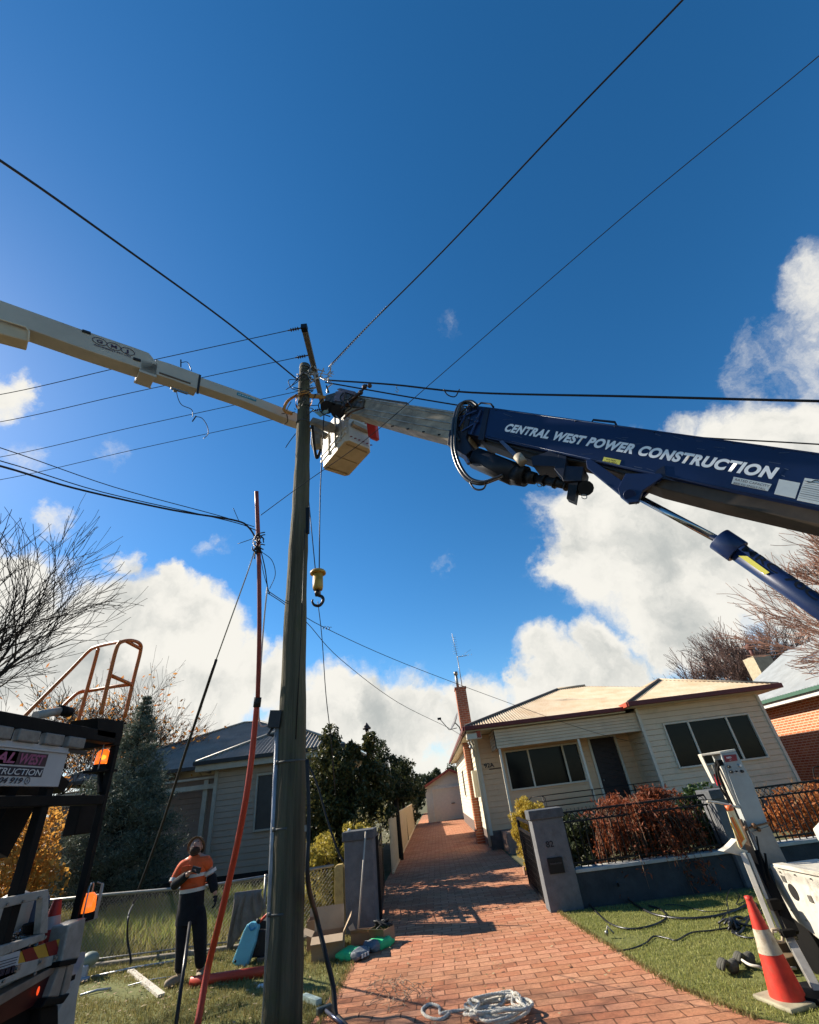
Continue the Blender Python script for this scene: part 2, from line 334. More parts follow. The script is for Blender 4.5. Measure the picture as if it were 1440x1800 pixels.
b = MB(); b.quad((-12, 4.5, .004), (-1.9, 4.5, .004), (-1.55, 6.0, .004), (-1.44, 8.2, .004), (-1.5, 10.1, .004), (-12, 10.1, .004))
b.quad((2.6, 5.05, .004), (9, 5.05, .004), (9, 9.25, .004), (1.7, 9.25, .004), (1.80, 8.4, .004), (1.95, 7.15, .004), (2.09, 6.06, .004), (2.37, 5.29, .004))
b.build('nature_strip', lawnm, None, loc=(0, 0, 0), kind='structure')
gravm = mat('gravel', (.28, .25, .2), .9, var=.4, scale=60, bump=1., bscale=90, col2=(.12, .11, .09))
b = MB(); b.quad((2.6, 5.05, .006), (3.4, 4.6, .006), (12, 4.6, .006), (12, 5.05, .006)); b.build('gravel_path', gravm, None, loc=(0, 0, 0), kind='structure')
asph = mat('asphalt', (.06, .06, .06), .85, var=.2, scale=20, bump=.6, bscale=120)
b = MB(); b.quad((-60, -8, .008), (60, -8, .008), (60, 4.4, .008), (-60, 4.4, .008)); b.build('road', asph, None, loc=(0, 0, 0), kind='structure')
kerbm = mat('kerb_concrete', (.32, .30, .27), .8, var=.2, scale=8, bump=.3)
b = MB(); b.bx(-60, -2.1, 4.4, 4.6, -.05, .10); b.bx(3.6, 60, 4.4, 4.6, -.05, .10); b.build('kerb', kerbm, None, kind='structure', bevel=.02)

# ---- grass blades ----
def blades(name, n, area, h0, h1, m, w=.008, lean=.5, kind='stuff', clump=0, patch=0, **tg):
    P = area(n)
    if patch: k = (np.sin(P[:, 0]*3.1+np.sin(P[:, 1]*2.3)*1.7)+np.sin(P[:, 1]*4.3+P[:, 0]*1.3)+rng.normal(size=len(P))*.5) > -1.75+patch; P = P[k]
    n = len(P); h = rng.uniform(h0, h1, n); az_ = rng.uniform(0, 2*np.pi, n); ln = rng.uniform(0, lean, n)*h; a2 = rng.uniform(0, 2*np.pi, n)
    ww = w*rng.uniform(.6, 1.4, n); dx = np.cos(az_)*ww/2; dy = np.sin(az_)*ww/2
    V = np.zeros((n, 4, 3)); V[:, 0] = P; V[:, 0, 0] -= dx; V[:, 0, 1] -= dy; V[:, 1] = P; V[:, 1, 0] += dx; V[:, 1, 1] += dy
    mx, my = P[:, 0]+np.cos(a2)*ln*.35, P[:, 1]+np.sin(a2)*ln*.35
    tx, ty = P[:, 0]+np.cos(a2)*ln, P[:, 1]+np.sin(a2)*ln
    V = np.zeros((n, 5, 3)); V[:, 0] = np.c_[P[:, 0]-dx, P[:, 1]-dy, P[:, 2]]; V[:, 1] = np.c_[P[:, 0]+dx, P[:, 1]+dy, P[:, 2]]
    V[:, 2] = np.c_[mx+dx*.8, my+dy*.8, P[:, 2]+h*.6]; V[:, 3] = np.c_[mx-dx*.8, my-dy*.8, P[:, 2]+h*.6]; V[:, 4] = np.c_[tx, ty, P[:, 2]+h]
    F = []
    base = np.arange(n)*5
    F4 = np.c_[base, base+1, base+2, base+3]; F3 = np.c_[base+3, base+2, base+4, base+4]
    T = np.r_[np.c_[base, base+1, base+2], np.c_[base, base+2, base+3], np.c_[base+3, base+2, base+4]]
    return fastmesh(name, V.reshape(-1, 3), T, m, None, loc=(0, 0, 0), kind=kind, **tg)
def inpoly(P, poly):
    x, y = P[:, 0], P[:, 1]; ins = np.zeros(len(P), bool); n = len(poly)
    for i in range(n):
        x0, y0 = poly[i]; x1, y1 = poly[(i+1) % n]
        if y0 == y1: continue
        c = ((y0 > y) != (y1 > y)) & (x < (x1-x0)*(y-y0)/(y1-y0)+x0); ins ^= c
    return ins
def polyarea(poly, z=.0, near=None):
    def f(n):
        a = np.array(poly); P = rng.uniform(a.min(0), a.max(0), (int(n*1.5), 2)); P = P[inpoly(P, poly)][:n]
        return np.c_[P, np.full(len(P), z)]
    return f
lawng = mat('grass_green', (.21, .25, .045), .6, var=.3, scale=2.2, col2=(.38, .34, .12), island=.6, trans=.35)
verge_r = [(1.70, 9.4), (1.76, 8.4), (1.92, 7.15), (2.06, 6.06), (2.36, 5.29), (2.7, 5.1), (6.5, 5.1), (6.5, 9.2)]
blades('lawn_grass', 75000, polyarea(verge_r, .004), .010, .028, lawng, .006, 1.1, patch=.35, label='short green lawn grass growing on the right hand nature strip', cat='grass')
verge_l = [(-7.5, 4.7), (-1.9, 4.7), (-1.52, 6.0), (-1.40, 8.2), (-1.5, 9.9), (-8.5, 9.9)]
dryg = mat('grass_worn', (.15, .15, .035), .65, var=.3, scale=1.6, col2=(.34, .27, .11), island=.6, trans=.3)
blades('verge_grass', 85000, polyarea(verge_l, .004), .015, .055, dryg, .007, .9, patch=.9, label='patchy worn grass littered with leaves under the left utility pole', cat='grass')
yard_l = [(-9, 9.95), (-2.3, 9.95), (-2.2, 16), (-9.5, 16)]
blades('yard_grass', 26000, polyarea([(-9, 10.0), (-1.9, 10.0), (-1.8, 16.2), (-12, 16.2)], .0), .05, .22, dryg, .014, .7, label='shaggy green grass of the yard behind the chain link fence', cat='grass')
tallg = mat('tall_dry_grass', (.38, .32, .11), .7, var=.3, scale=2, col2=(.13, .22, .035), island=.75, trans=.45)
def tallarea(n):
    P = np.c_[rng.uniform(-8.6, -2.6, n*2), rng.uniform(10.3, 15.6, n*2)]
    k = np.sin(P[:, 0]*2.1+P[:, 1])*np.cos(P[:, 1]*1.7-P[:, 0]) > -.45; P = P[k][:n]; return np.c_[P, np.zeros(len(P))]
blades('tall_grass', 11000, tallarea, .08, .40, tallg, .011, .9, label='tall dry straw coloured grass behind the chain link fence', cat='grass')
# fallen leaves on the left verge and at the drive edge
def litter(name, n, area, m, **tg):
    P = area(n); n = len(P); V = []; 
    for p in P:
        s = random.uniform(.012, .03); a = random.uniform(0, 6.3); c, d = math.cos(a)*s, math.sin(a)*s; z = random.uniform(.02, .045)
        V += [(p[0]-c, p[1]-d, z), (p[0]+d*.6, p[1]-c*.6, z+random.uniform(-.008, .008)), (p[0]+c, p[1]+d, z+random.uniform(-.01, .015)), (p[0]-d*.6, p[1]+c*.6, z)]
    F = np.arange(len(V)).reshape(-1, 4); return fastmesh(name, V, F, m, None, loc=(0, 0, 0), kind='stuff', **tg)
leafm = mat('fallen_leaf', (.42, .34, .2), .7, var=.3, col2=(.22, .13, .05), island=.8, trans=.2)
litter('leaf_litter', 1500, polyarea(verge_l), leafm, label='pale fallen leaves scattered over the left verge', cat='leaves')
litter('drive_leaves', 90, polyarea([(-1.4, 9.3), (-1.4, 5.2), (2.2, 5.2), (1.7, 9.3)]), leafm, label='few dry leaves scattered on the brick pattern driveway', cat='leaves')

# ================= front boundary =================
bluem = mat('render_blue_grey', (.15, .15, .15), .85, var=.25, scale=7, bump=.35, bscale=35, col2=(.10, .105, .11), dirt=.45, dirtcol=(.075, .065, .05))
bluecap = mat('cap_blue_grey', (.10, .105, .11), .8, var=.25, scale=10, bump=.3)
blackm = mat('black_steel', (.012, .012, .013), .45, metal=.3, var=.2)
white_paint = mat('white_paint', (.62, .60, .55), .5, var=.12, scale=5)
def pillar(x0, x1, y0, y1, h, label, flare=0.):
    t = thing('gate_pillar', label, 'pillar', ((x0+x1)/2, (y0+y1)/2, 0), 'blue grey rendered gate pillars')
    b = MB(); b.add([(x0-flare, y0-flare, 0), (x1+flare, y0-flare, 0), (x1+flare, y1, 0), (x0-flare, y1, 0), (x0, y0, h-.14), (x1, y0, h-.14), (x1, y1, h-.14), (x0, y1, h-.14)], [(0, 1, 2, 3), (4, 7, 6, 5), (0, 4, 5, 1), (1, 5, 6, 2), (2, 6, 7, 3), (3, 7, 4, 0)]); b.build('shaft', bluem, t, bevel=.01)
    b = MB(); b.bx(x0-.03, x1+.03, y0-.03, y1+.03, h-.14, h); b.build('cap', bluecap, t, bevel=.012); return t
pillar(-1.74, -1.24, 9.66, 10.16, 1.38, 'blue grey rendered gate pillar left of the driveway with a broom against it')
rp = pillar(1.58, 2.12, 9.42, 9.78, 1.36, 'blue grey gate pillar with black house number 82 and letter slot')
numm = mat('number_black', (.02, .02, .025), .5)
text('house_number', '82', gy(961, 1490, 9.412), (1, 0, 0), (0, 0, 1), .085, numm, rp, bold=.02, width=.13)
b = MB(); b.bx(1.70, 1.95, 9.395, 9.43, .48, .69); lb = b.build('letter_slot', blackm, rp, bevel=.006)
b = MB(); b.bx(1.73, 1.92, 9.388, 9.394, .60, .62); b.build('slot_flap', mat('dark_grey_metal', (.05, .05, .055), .4, metal=.5), lb)
px_ = gy(1249, 1396, 9.42).x
pillar(px_, px_+.42, 9.42, 9.84, gy(1249, 1389, 9.42).z, 'blue grey rendered pillar in the railing behind the white control column')
# low wall with railing
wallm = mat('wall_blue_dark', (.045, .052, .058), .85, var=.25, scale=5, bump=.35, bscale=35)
low = thing('front_wall', 'low blue grey rendered front wall between the pillars with pale coping', 'wall', (3.7, 9.6, 0))
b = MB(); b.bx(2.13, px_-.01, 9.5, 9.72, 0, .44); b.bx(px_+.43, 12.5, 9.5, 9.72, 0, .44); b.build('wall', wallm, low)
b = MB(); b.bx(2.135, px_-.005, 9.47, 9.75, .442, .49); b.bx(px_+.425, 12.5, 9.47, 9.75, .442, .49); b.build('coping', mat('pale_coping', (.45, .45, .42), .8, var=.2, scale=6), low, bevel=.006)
def railing(x0, x1, y, z0, z1, label, slopes=None):
    t = thing('iron_railing', label, 'railing', ((x0+x1)/2, y, z0), 'black iron railings on the low front wall')
    b = MB(); b.bx(x0, x1, y-.02, y+.02, z1-.03, z1); b.bx(x0, x1, y-.018, y+.018, z1-.17, z1-.145); b.bx(x0, x1, y-.018, y+.018, z0+.05, z0+.075); b.build('rails', blackm, t)
    n = int((x1-x0)/.115); b = MB()
    for i in range(n+1):
        x = x0+.03+(x1-x0-.06)*i/n; b.box((x, y, (z0+z1-.17)/2), (.016, .016, z1-z0-.15))
    b.build('balusters', blackm, t)
    b = MB()
    for i in range(n):
        x = x0+.03+(x1-x0-.06)*(i+.5)/n; pts = [Vector((x+.05*math.cos(a), y, z1-.087+.055*math.sin(a))) for a in np.linspace(0, 2*math.pi, 11)]; b.tube(pts, .006, 5, False)
    b.build('ring_frieze', blackm, t); return t
railing(2.14, px_-.02, 9.61, .49, 1.28, 'black iron railing with ring frieze between the two right gate pillars')
railing(px_+.44, 12.4, 9.61, .49, 1.28, 'black iron railing right of the white control column before orange shrubs')
# right gate leaf, open, running back along the drive
g = thing('driveway_gate', 'black mesh driveway gate leaf swung open beside the pillar numbered 82', 'gate', (1.74, 10.3, .03), 'black driveway gate leaves')
def gate(t, p, q, z0, z1, mesh=True):
    p = Vector(p+(0,)); q = Vector(q+(0,)); d = q-p
    b = MB()
    for a in (p, q): b.beam(a+Vector((0, 0, z0)), a+Vector((0, 0, z1)), .05, .05, (0, 1, 0))
    for z in (z0+.02, z1-.02, z1-.2): b.beam(p+Vector((0, 0, z)), q+Vector((0, 0, z)), .04, .04)
    b.build('gate_frame', blackm, t)
    b = MB(); n = int(d.length/.075)
    for i in range(1, n): b.beam(p+d*i/n+Vector((0, 0, z0)), p+d*i/n+Vector((0, 0, z1-.2)), .014, .014, (0, 1, 0))
    for i in range(1, 9): z = z0+(z1-z0-.2)*i/9; b.beam(p+Vector((0, 0, z)), q+Vector((0, 0, z)), .008, .008)
    b.build('gate_mesh', blackm, t)
gate(g, (1.60, 9.84), (1.66, 11.6), .06, 1.18)
g2 = thing('driveway_gate', 'black driveway gate leaf folded back behind the broom pillar', 'gate', (-1.2, 10.4, .03), 'black driveway gate leaves')
gate(g2, (-1.22, 10.2), (-1.50, 13.4), .06, 1.25)
b = MB(); b.bx(-1.60, -1.585, 10.2, 12.5, .1, 1.2); 
# chain link fence along the left frontage
galv = mat('galvanised', (.30, .29, .26), .45, metal=.75, var=.25, scale=20, dirt=.5, dirtcol=(.2, .12, .07))
cf = thing('chain_link_fence', 'low galvanised chain link fence on pipe rails behind the worker', 'fence', (-5, 9.75, 0))
FY = 9.78
b = MB(); b.tube([(-9, FY, .98), (-6, FY, .92), (-4.2, FY, .86), (-1.95, FY, .92)], .024, 8); b.tube([(-9, FY, .1), (-2, FY, .1)], .012, 6); b.build('rail', galv, cf)
for x in (-8.6, -6.35, -3.15): 
    b = MB(); b.tube([(x, FY, 0), (x, FY, .92)], .026, 8); b.build('post', galv, cf)
b = MB(); p_ = .058; n = int(7.0/p_)
for i in range(n):
    x0 = -9+i*p_*1.0
    for sg in (1, -1):
        h = .78; x1 = x0+sg*h*.95; xa, xb = x0, x1; za, zb = .1, .88
        if xb < -9: f = (xa+9)/(xa-xb+1e-9); xb = -9; zb = za+(zb-za)*f
        if xb > -1.98: f = (-1.98-xa)/(xb-xa+1e-9); xb = -1.98; zb = za+(zb-za)*f
        if zb-za > .02: b.tube([(xa, FY+.012*sg, za), (xb, FY+.012*sg, zb)], .0014, 3, False)
wire = mat('fence_wire', (.33, .32, .30), .5, metal=.6, var=.2)
b.build('chain_mesh', wire, cf)
b = MB(); b.bx(-9, -1.9, FY-.06, FY+.06, 0, .05); b.build('kerb_plinth', mat('weathered_concrete', (.30, .26, .2), .9, var=.35, scale=9, bump=.5), cf)
# yellow timber post
b = MB(); b.prism([(-1.93, 9.70, 0), (-1.77, 9.70, 0), (-1.77, 9.70, .90), (-1.79, 9.70, .93), (-1.89, 9.70, .93), (-1.93, 9.70, .89)], (0, .14, 0))
b.build('fence_post', mat('mustard_paint', (.52, .37, .13), .7, var=.2, scale=9, bump=.3, dirt=.35), None, label='stubby mustard yellow concrete post left of the broom pillar', cat='post', bevel=.012)
# paling / sheet fence along the left side of the drive
cream = mat('fence_cream', (.62, .48, .30), .55, var=.1, scale=3, dirt=.25, dirtcol=(.25, .18, .1))
pf = thing('paling_fence', 'cream metal panel fence running along the left of the driveway', 'fence', (-1.65, 25, 0))
y = 15.9; x = lambda yy: -1.48-(yy-12)*.011
while y < 39.5:
    b = MB(); w = .78; yb = y+w
    for k in range(4):
        a0 = y+w*k/4; a1 = y+w*(k+1)/4; o = .022 if k % 2 else 0
        b.add([(x(a0)+o, a0, .06), (x(a1)+o, a1, .06), (x(a1)+o, a1, 1.32+.0*y), (x(a0)+o, a0, 1.32)], [(0, 1, 2, 3)])
        b.add([(x(a1), a1, .06), (x(a1)+.022, a1, .06), (x(a1)+.022, a1, 1.32), (x(a1), a1, 1.32)], [(0, 1, 2, 3)])
    b.build('fence_panel', cream, pf); y = yb+.006
b = MB(); b.beam((x(15.9)+.03, 15.9, .03), (x(39.5)+.03, 39.5, .03), .05, .05); b.beam((x(15.9)+.012, 15.9, 1.34), (x(39.5)+.012, 39.5, 1.34), .045, .035); b.build('fence_rail', cream, pf)
# ================= right weatherboard house =================
wb = mat('weatherboard_tan', (.68, .51, .33), .6, var=.08, scale=2, dirt=.4, dirtcol=(.3, .24, .16))
wbpor = mat('weatherboard_porch', (.70, .46, .27), .6, var=.08, scale=2)
creamw = mat('side_wall_cream', (.66, .60, .45), .6, var=.08, scale=3, dirt=.15, dirtcol=(.4, .33, .22))
trimw = mat('trim_cream', (.62, .56, .44), .5, var=.08)
maroon = mat('gutter_maroon', (.14, .022, .018), .4, var=.15)
fasciar = mat('fascia_red', (.42, .085, .045), .5, var=.1)
roofc = mat('roof_cream', (.47, .39, .28), .6, var=.16, scale=1.6, dirt=.55, dirtcol=(.30, .19, .10), col2=(.38, .27, .16))
ridgem = mat('ridge_grey', (.12, .10, .09), .6)
soff = mat('eave_lining', (.62, .55, .38), .6, var=.1)
glass = mat('window_glass', (.004, .0045, .005), .08, var=.0, spec=.1)
dark = mat('dark_interior', (.02, .018, .016), .9)
hbrick = brickmat('red_brick_yz', (.40, .12, .06), (.50, .19, .09), (.45, .34, .25), .23, .086, .009, 'YZ', .5)
hbrickx = brickmat('red_brick_xz', (.36, .10, .05), (.45, .15, .08), (.36, .27, .2), .23, .086, .009, 'XZ', .5)
bayw = mat('weatherboard_bay', (.66, .52, .35), .6, var=.07, scale=2, dirt=.4, dirtcol=(.34, .28, .19))
H = thing('weatherboard_house', 'tan weatherboard bungalow with cream tin roof and maroon gutters right of the driveway', 'house', (6, 22, 0))
# core (blocks light) , foundation
b = MB(); b.bx(1.75, 11.8, 18.62, 36, .1, 3.35); b.bx(7.34, 11.4, 17.1, 18.7, .1, 3.4); b.build('core', dark, H)
b = MB(); b.bx(1.62, 11.85, 18.44, 36.1, 0, .52); b.bx(7.22, 11.52, 16.98, 18.5, 0, .55); b.build('foundation', mat('foundation_grey', (.16, .12, .10), .9, var=.2, bump=.3), H)
# front wall (porch part) y=18.5 and left return
b = MB(); winh = [(.95, 4.15, 1.62, 3.0), (4.75, 5.72, .55, 2.9)]
boards(b, (1.65, 18.48), (7.3, 18.48), .5, 3.42, [(1.0-.0, 3.7, 1.60, 2.78), (4.15, 5.05, .55, 2.85)], .165); b.build('front_wall', wbpor, H)
b = MB(); boards(b, (7.26, 17.02), (11.5, 17.02), .5, 3.55, [(.70, 3.66, 1.64, 2.93)], .165); b.build('bay_wall', bayw, H)
b = MB(); boards(b, (7.24, 18.5), (7.24, 17.02), .5, 3.5, [], .165); boards(b, (11.5, 17.02), (11.5, 18.6), .5, 3.5, [], .165); boards(b, (11.85, 18.6), (11.85, 36), .5, 3.4, [], .165); boards(b, (11.5, 18.58), (11.85, 18.58), .5, 3.4); b.build('return_wall', bayw, H)
for q_ in ((7.2, 7.29, 16.965, 17.06, .5, 3.52), (11.45, 11.54, 16.965, 17.06, .5, 3.5), (1.6, 1.72, 18.41, 18.52, .4, 3.4)): b = MB(); b.bx(*q_); b.build('corner_trim', trimw, H)
b = MB(); boards(b, (1.63, 36), (1.63, 18.5), .5, 3.42, [(36-24.2, 36-22.8, 1.5, 2.7), (36-30.2, 36-29, 1.5, 2.7)], .165); b.build('side_wall', creamw, H)
for (ya, yb) in ((22.8, 24.2), (29.0, 30.2)):
    b = MB(); b.bx(1.60, 1.70, ya-.06, ya, 1.44, 2.76); b.bx(1.60, 1.70, yb, yb+.06, 1.44, 2.76); b.bx(1.60, 1.70, ya, yb, 2.7, 2.76); b.bx(1.58, 1.70, ya, yb, 1.44, 1.5); w = b.build('window', trimw, H)
    b = MB(); b.bx(1.70, 1.72, ya, yb, 1.5, 2.7); b.build('pane', glass, w)
def windw(x0, x1, y, z0, z1, muls, fr=.05):
    b = MB(); b.bx(x0-fr, x0, y-.05, y+.05, z0-fr, z1+fr); b.bx(x1, x1+fr, y-.05, y+.05, z0-fr, z1+fr); b.bx(x0, x1, y-.05, y+.05, z1, z1+fr); b.bx(x0, x1, y-.07, y+.05, z0-fr, z0)
    for m_ in muls: b.bx(m_-.03, m_+.03, y-.04, y+.04, z0, z1)
    w = b.build('window', trimw, H, bevel=.006)
    xs = [x0]+list(muls)+[x1]
    for i in range(len(xs)-1):
        bb = MB(); bb.bx(xs[i]+.031, xs[i+1]-.031, y+.01, y+.03, z0, z1); bb.build('pane', glass, w)
    return w
windw(2.66, 5.30, 18.47, 1.62, 2.76, (3.48, 4.75))
windw(7.99, 10.88, 17.0, 1.66, 2.91, (8.80, 10.12))
b = MB(); b.bx(5.80, 6.70, 18.49, 18.53, .55, 2.85); d_ = b.build('door', mat('door_dark', (.03, .018, .016), .5), H)
b = MB(); b.bx(5.72, 5.80, 18.42, 18.5, .55, 2.92); b.bx(6.70, 6.78, 18.42, 18.5, .55, 2.92); b.bx(5.80, 6.70, 18.42, 18.5, 2.85, 2.92); b.build('door_frame', trimw, H)
b = MB(); b.sphere((5.9, 18.45, 1.55), .035, 8, 6); b.build('handle', galv, d_)
b = MB()
for i in range(12): z = .65+i*.18; b.beam((5.82, 18.47, z), (6.68, 18.47, z+.25), .01, .006); b.beam((5.82, 18.468, z+.25), (6.68, 18.468, z), .01, .006)
b.build('screen_lattice', blackm, d_)
# hood louvres, posts and porch slab
b = MB(); boards(b, (2.22, 17.1), (7.2, 17.1), 2.83, 3.42, [], .095, .03); boards(b, (2.2, 18.4), (2.2, 17.1), 2.83, 3.42, [], .095, .03); b.build('porch_hood', wb, H)
b = MB(); b.bx(2.24, 7.2, 17.13, 17.2, 2.84, 3.4); b.bx(2.24, 2.3, 17.2, 18.4, 2.84, 3.4); b.build('hood_backing', trimw, H)
for xx in (2.30, 5.02):
    b = MB(); b.bx(xx-.035, xx+.035, 17.1, 17.17, .5, 2.83); b.build('porch_post', trimw, H)
b = MB(); b.bx(2.0, 7.2, 16.9, 18.45, 0, .5); b.build('porch_slab', mat('porch_concrete', (.30, .2, .15), .85, var=.2), H)
b = MB()
def hrail(x0, x1, y, zs, r=.012):
    for z in zs: b.tube([(x0, y, z), (x1, y, z)], r, 5)
hrail(3.0, 5.0, 16.95, (1.2, 1.36, 1.05)); hrail(5.02, 7.15, 16.95, (1.2, 1.36, 1.05)); b.tube([(2.45, 16.95, .85), (2.75, 16.95, 1.2), (3.0, 16.95, 1.36)], .012, 5)
for xx in (3.35, 4.95, 6.3): b.tube([(xx, 16.95, .5), (xx, 16.95, 1.36)], .014, 5); b.tube([(xx, 16.95, 1.36), (xx+.12, 17.2, 1.28), (xx+.12, 17.2, .95), (xx, 16.95, 1.05)], .01, 5)
for i in range(34): xx = 3.0+i*.125; b.tube([(xx, 16.95, .5), (xx, 16.95, .95)], .008, 4)
b.build('porch_rail', blackm, H)
b = MB(); b.tube([gy(895, 1432, 16.2)+Vector((0, 0, 0)), gy(905, 1405, 16.2), gy(925, 1395, 16.4)], .014, 6)
# roof: main hip
ez, ax, ay, az_ = 3.58, 6.05, 21.7, 5.16
rb = MB()
W0, W1, E0 = 1.22, 12.2, 16.85
run = ay-E0; rise = az_-ez; sl = math.hypot(run, rise); U = Vector((0, run, rise)).normalized(); Lx = W1-W0
corrugated(rb, (W0, E0, ez), (1, 0, 0), U, 0, Lx, lambda s: 0, lambda s: sl*min(1, s/run, max(0, (Lx-s))/run))
back = 37.0; Ly = back-E0
U2 = Vector((run, 0, rise)).normalized()
corrugated(rb, (W0, E0, ez), (0, 1, 0), U2, 0, Ly, lambda s: 0, lambda s: sl*min(1, s/run, max(0, Ly-s)/run))
U3 = Vector((-run, 0, rise)).normalized()
corrugated(rb, (W1, E0, ez), (0, 1, 0), U3, 0, Ly, lambda s: 0, lambda s: sl*min(1, s/run, max(0, Ly-s)/run))
rb.quad((W0+run, ay, az_-.02), (W1-run, ay, az_-.02), (W1-run, back-run, az_-.02), (W0+run, back-run, az_-.02))
rb.quad((W0, back, ez), (W1, back, ez), (W1-run, back-run, az_), (W0+run, back-run, az_))
# bay hip
bx0, bx1, by = 6.82, 12.05, 16.42; bw = (bx1-bx0)/2; bz = 3.66; bh = .98; sb = math.hypot(bw, bh)
corrugated(rb, (bx0, by, bz), (1, 0, 0), Vector((0, bw, bh)), 0, 2*bw, lambda s: 0, lambda s: sb*min(s, 2*bw-s)/bw)
cy1 = by+5.6
corrugated(rb, (bx0, by, bz), (0, 1, 0), Vector((bw, 0, bh)), 0, cy1-by, lambda s: 0, lambda s: sb*min(1, s/bw))
corrugated(rb, (bx1, by, bz), (0, 1, 0), Vector((-bw, 0, bh)), 0, cy1-by, lambda s: 0, lambda s: sb*min(1, s/bw))
roof = rb.build('roof', roofc, H)
b = MB()
b.tube([(W0, E0, ez+.03), (W0+run, ay, az_+.03)], .05, 6); b.tube([(bx0, by, bz+.03), (bx0+bw, by+bw, bz+bh+.03)], .045, 6); b.build('hip_capping', ridgem, roof)
b = MB(); b.tube([(W0+run, ay, az_+.03), (W1-run, ay, az_+.03)], .06, 6); b.tube([(bx0+bw, by+bw, bz+bh+.03), (bx0+bw, cy1, bz+bh+.03)], .05, 6); b.tube([(bx1, by, bz+.03), (bx0+bw, by+bw, bz+bh+.03)], .04, 6); b.build('ridge_capping', roofc, roof)
# gutters + fascia
def gutter(p, q, nm='gutter', m=maroon, h=.13):
    b = MB(); b.beam(Vector(p)+Vector((0, 0, -.04)), Vector(q)+Vector((0, 0, -.04)), .11, h); b.build(nm, m, H, bevel=.015)
gutter((W0-.02, E0-.03, ez), (bx0-.05, E0-.03, ez)); gutter((W0-.03, E0, ez), (W0-.03, back, ez), m=maroon); gutter((bx0-.04, by-.03, bz), (bx1+.04, by-.03, bz), h=.15); gutter((bx0-.03, by, bz), (bx0-.03, E0+.3, bz), m=fasciar, h=.15); gutter((bx1+.03, by, bz), (bx1+.03, E0+1.5, bz))
gutter((W1, E0+1.5, ez), (W1, back, ez))
b = MB(); b.bx(W0+.05, bx0, E0+.04, 18.5, ez-.14, ez-.11); b.bx(W0+.03, 1.7, 18.5, back, ez-.14, ez-.11); b.bx(bx0+.04, bx1-.04, by+.04, 17.05, bz-.12, bz-.10); b.bx(11.5, bx1, 17.05, 18.6, bz-.12, bz-.10); b.bx(11.8, W1-.03, 18.3, back, ez-.13, ez-.11); b.build('eave_lining', soff, H)
b = MB(); b.bx(1.60, 1.74, 16.95, 17.35, 3.22, 3.43); b.build('rafter_end', fasciar, H)
# chimney on the side wall
b = MB(); b.bx(1.36, 1.62, 21.0, 21.7, .35, ez+.05); b.bx(1.32, 1.66, 20.95, 21.75, 0, .40)
ch = b.build('chimney_breast', hbrick, H)
b = MB(); b.bx(1.36, 1.82, 20.75, 21.30, ez+.2, 5.55); b.bx(1.33, 1.85, 20.72, 21.33, 5.55, 5.63); ch = b.build('chimney', hbrickx, H)
b = MB(); b.tube([(1.5, 21.0, 5.63), (1.5, 21.0, 6.2)], .06, 8); b.tube([(1.5, 21.0, 6.2), (1.5, 21.0, 6.34)], .09, 8); b.build('flue', galv, ch)
b = MB(); b.tube([(1.7, 21.05, 5.6), (1.7, 21.05, 7.0)], .018, 6); b.tube([(1.68, 21.05, 7.0), (2.15, 20.9, 6.98)], .014, 5); b.tube([(1.7, 21.05, 7.0), (1.62, 21.0, 8.1)], .012, 5)
for i in range(8): b.tube([(1.55, 21.0, 7.15+i*.11), (1.78, 21.0, 7.15+i*.11)], .006, 4)
for i in range(5): xx = 1.8+i*.14; b.tube([(xx, 20.75, 7.0), (xx, 21.15, 7.02)], .006, 4)
b.tube([(2.0, 20.9, 7.05), (2.35, 20.8, 7.2)], .006, 4)
tag(b.build('tv_antenna', galv, None), 'thin television antenna mast fixed beside the red brick chimney', 'antenna')
# downpipe, meter box, pipes on the corner
b = MB(); b.tube([(1.45, 18.3, 3.35), (1.55, 18.38, 3.1), (1.57, 18.38, .12)], .045, 8); b.build('downpipe', creamw, H)
b = MB(); b.bx(1.40, 1.62, 19.2, 19.75, 1.5, 2.35); b.build('meter_box', creamw, H, bevel=.01)
b = MB(); b.bx(1.25, 1.75, 16.95, 17.25, 3.2, 3.38); b.build('rafter_block', trimw, H, bevel=.01)
b = MB(); b.tube([(1.35, 18.0, 3.2), (1.5, 18.3, 3.0), (1.5, 18.35, 2.75)], .03, 7); b.sphere((1.42, 18.1, 3.06), .06, 8, 6); b.build('service_bracket', white_paint, H)
text('house_number', '92A', gy(852, 1350, 18.44), (1, 0, 0), (0, 0, 1), .13, numm, H, bold=.02, width=.36)
b = MB(); b.bx(1.98, 2.5, 18.44, 18.46, 2.29, 2.315); b.build('number_bar', numm, H)
# dish
dsh = thing('satellite_dish', 'small dark satellite dish on an arm at the house side gutter', 'dish', (1.15, 18.6, 3.7))
b = MB(); vs = []; fs = []
c0 = Vector((.98, 18.6, 4.02)); ax_ = Vector((-.75, -.1, .45)).normalized(); a1 = ax_.orthogonal().normalized(); a2 = ax_.cross(a1)
for j in range(5):
    for i in range(16): rr = .34*j/4; vs.append(c0-ax_*(.06*(1-(j/4)**2))+a1*rr*math.cos(i*math.pi/8)+a2*rr*math.sin(i*math.pi/8))
fs = [(j*16+i, (j+1)*16+i, (j+1)*16+(i+1) % 16, j*16+(i+1) % 16) for j in range(4) for i in range(16)]
b.add(vs, fs, True); b.build('reflector', mat('dish_grey', (.07, .07, .08), .5), dsh)
b = MB(); b.tube([(1.2, 18.6, 3.55), (1.15, 18.6, 3.8), (1.0, 18.6, 3.98)], .02, 6); b.tube([(1.05, 18.6, 3.78), (.75, 18.6, 3.75), (.45, 18.55, 4.15)], .014, 6); b.build('arm', blackm, dsh)
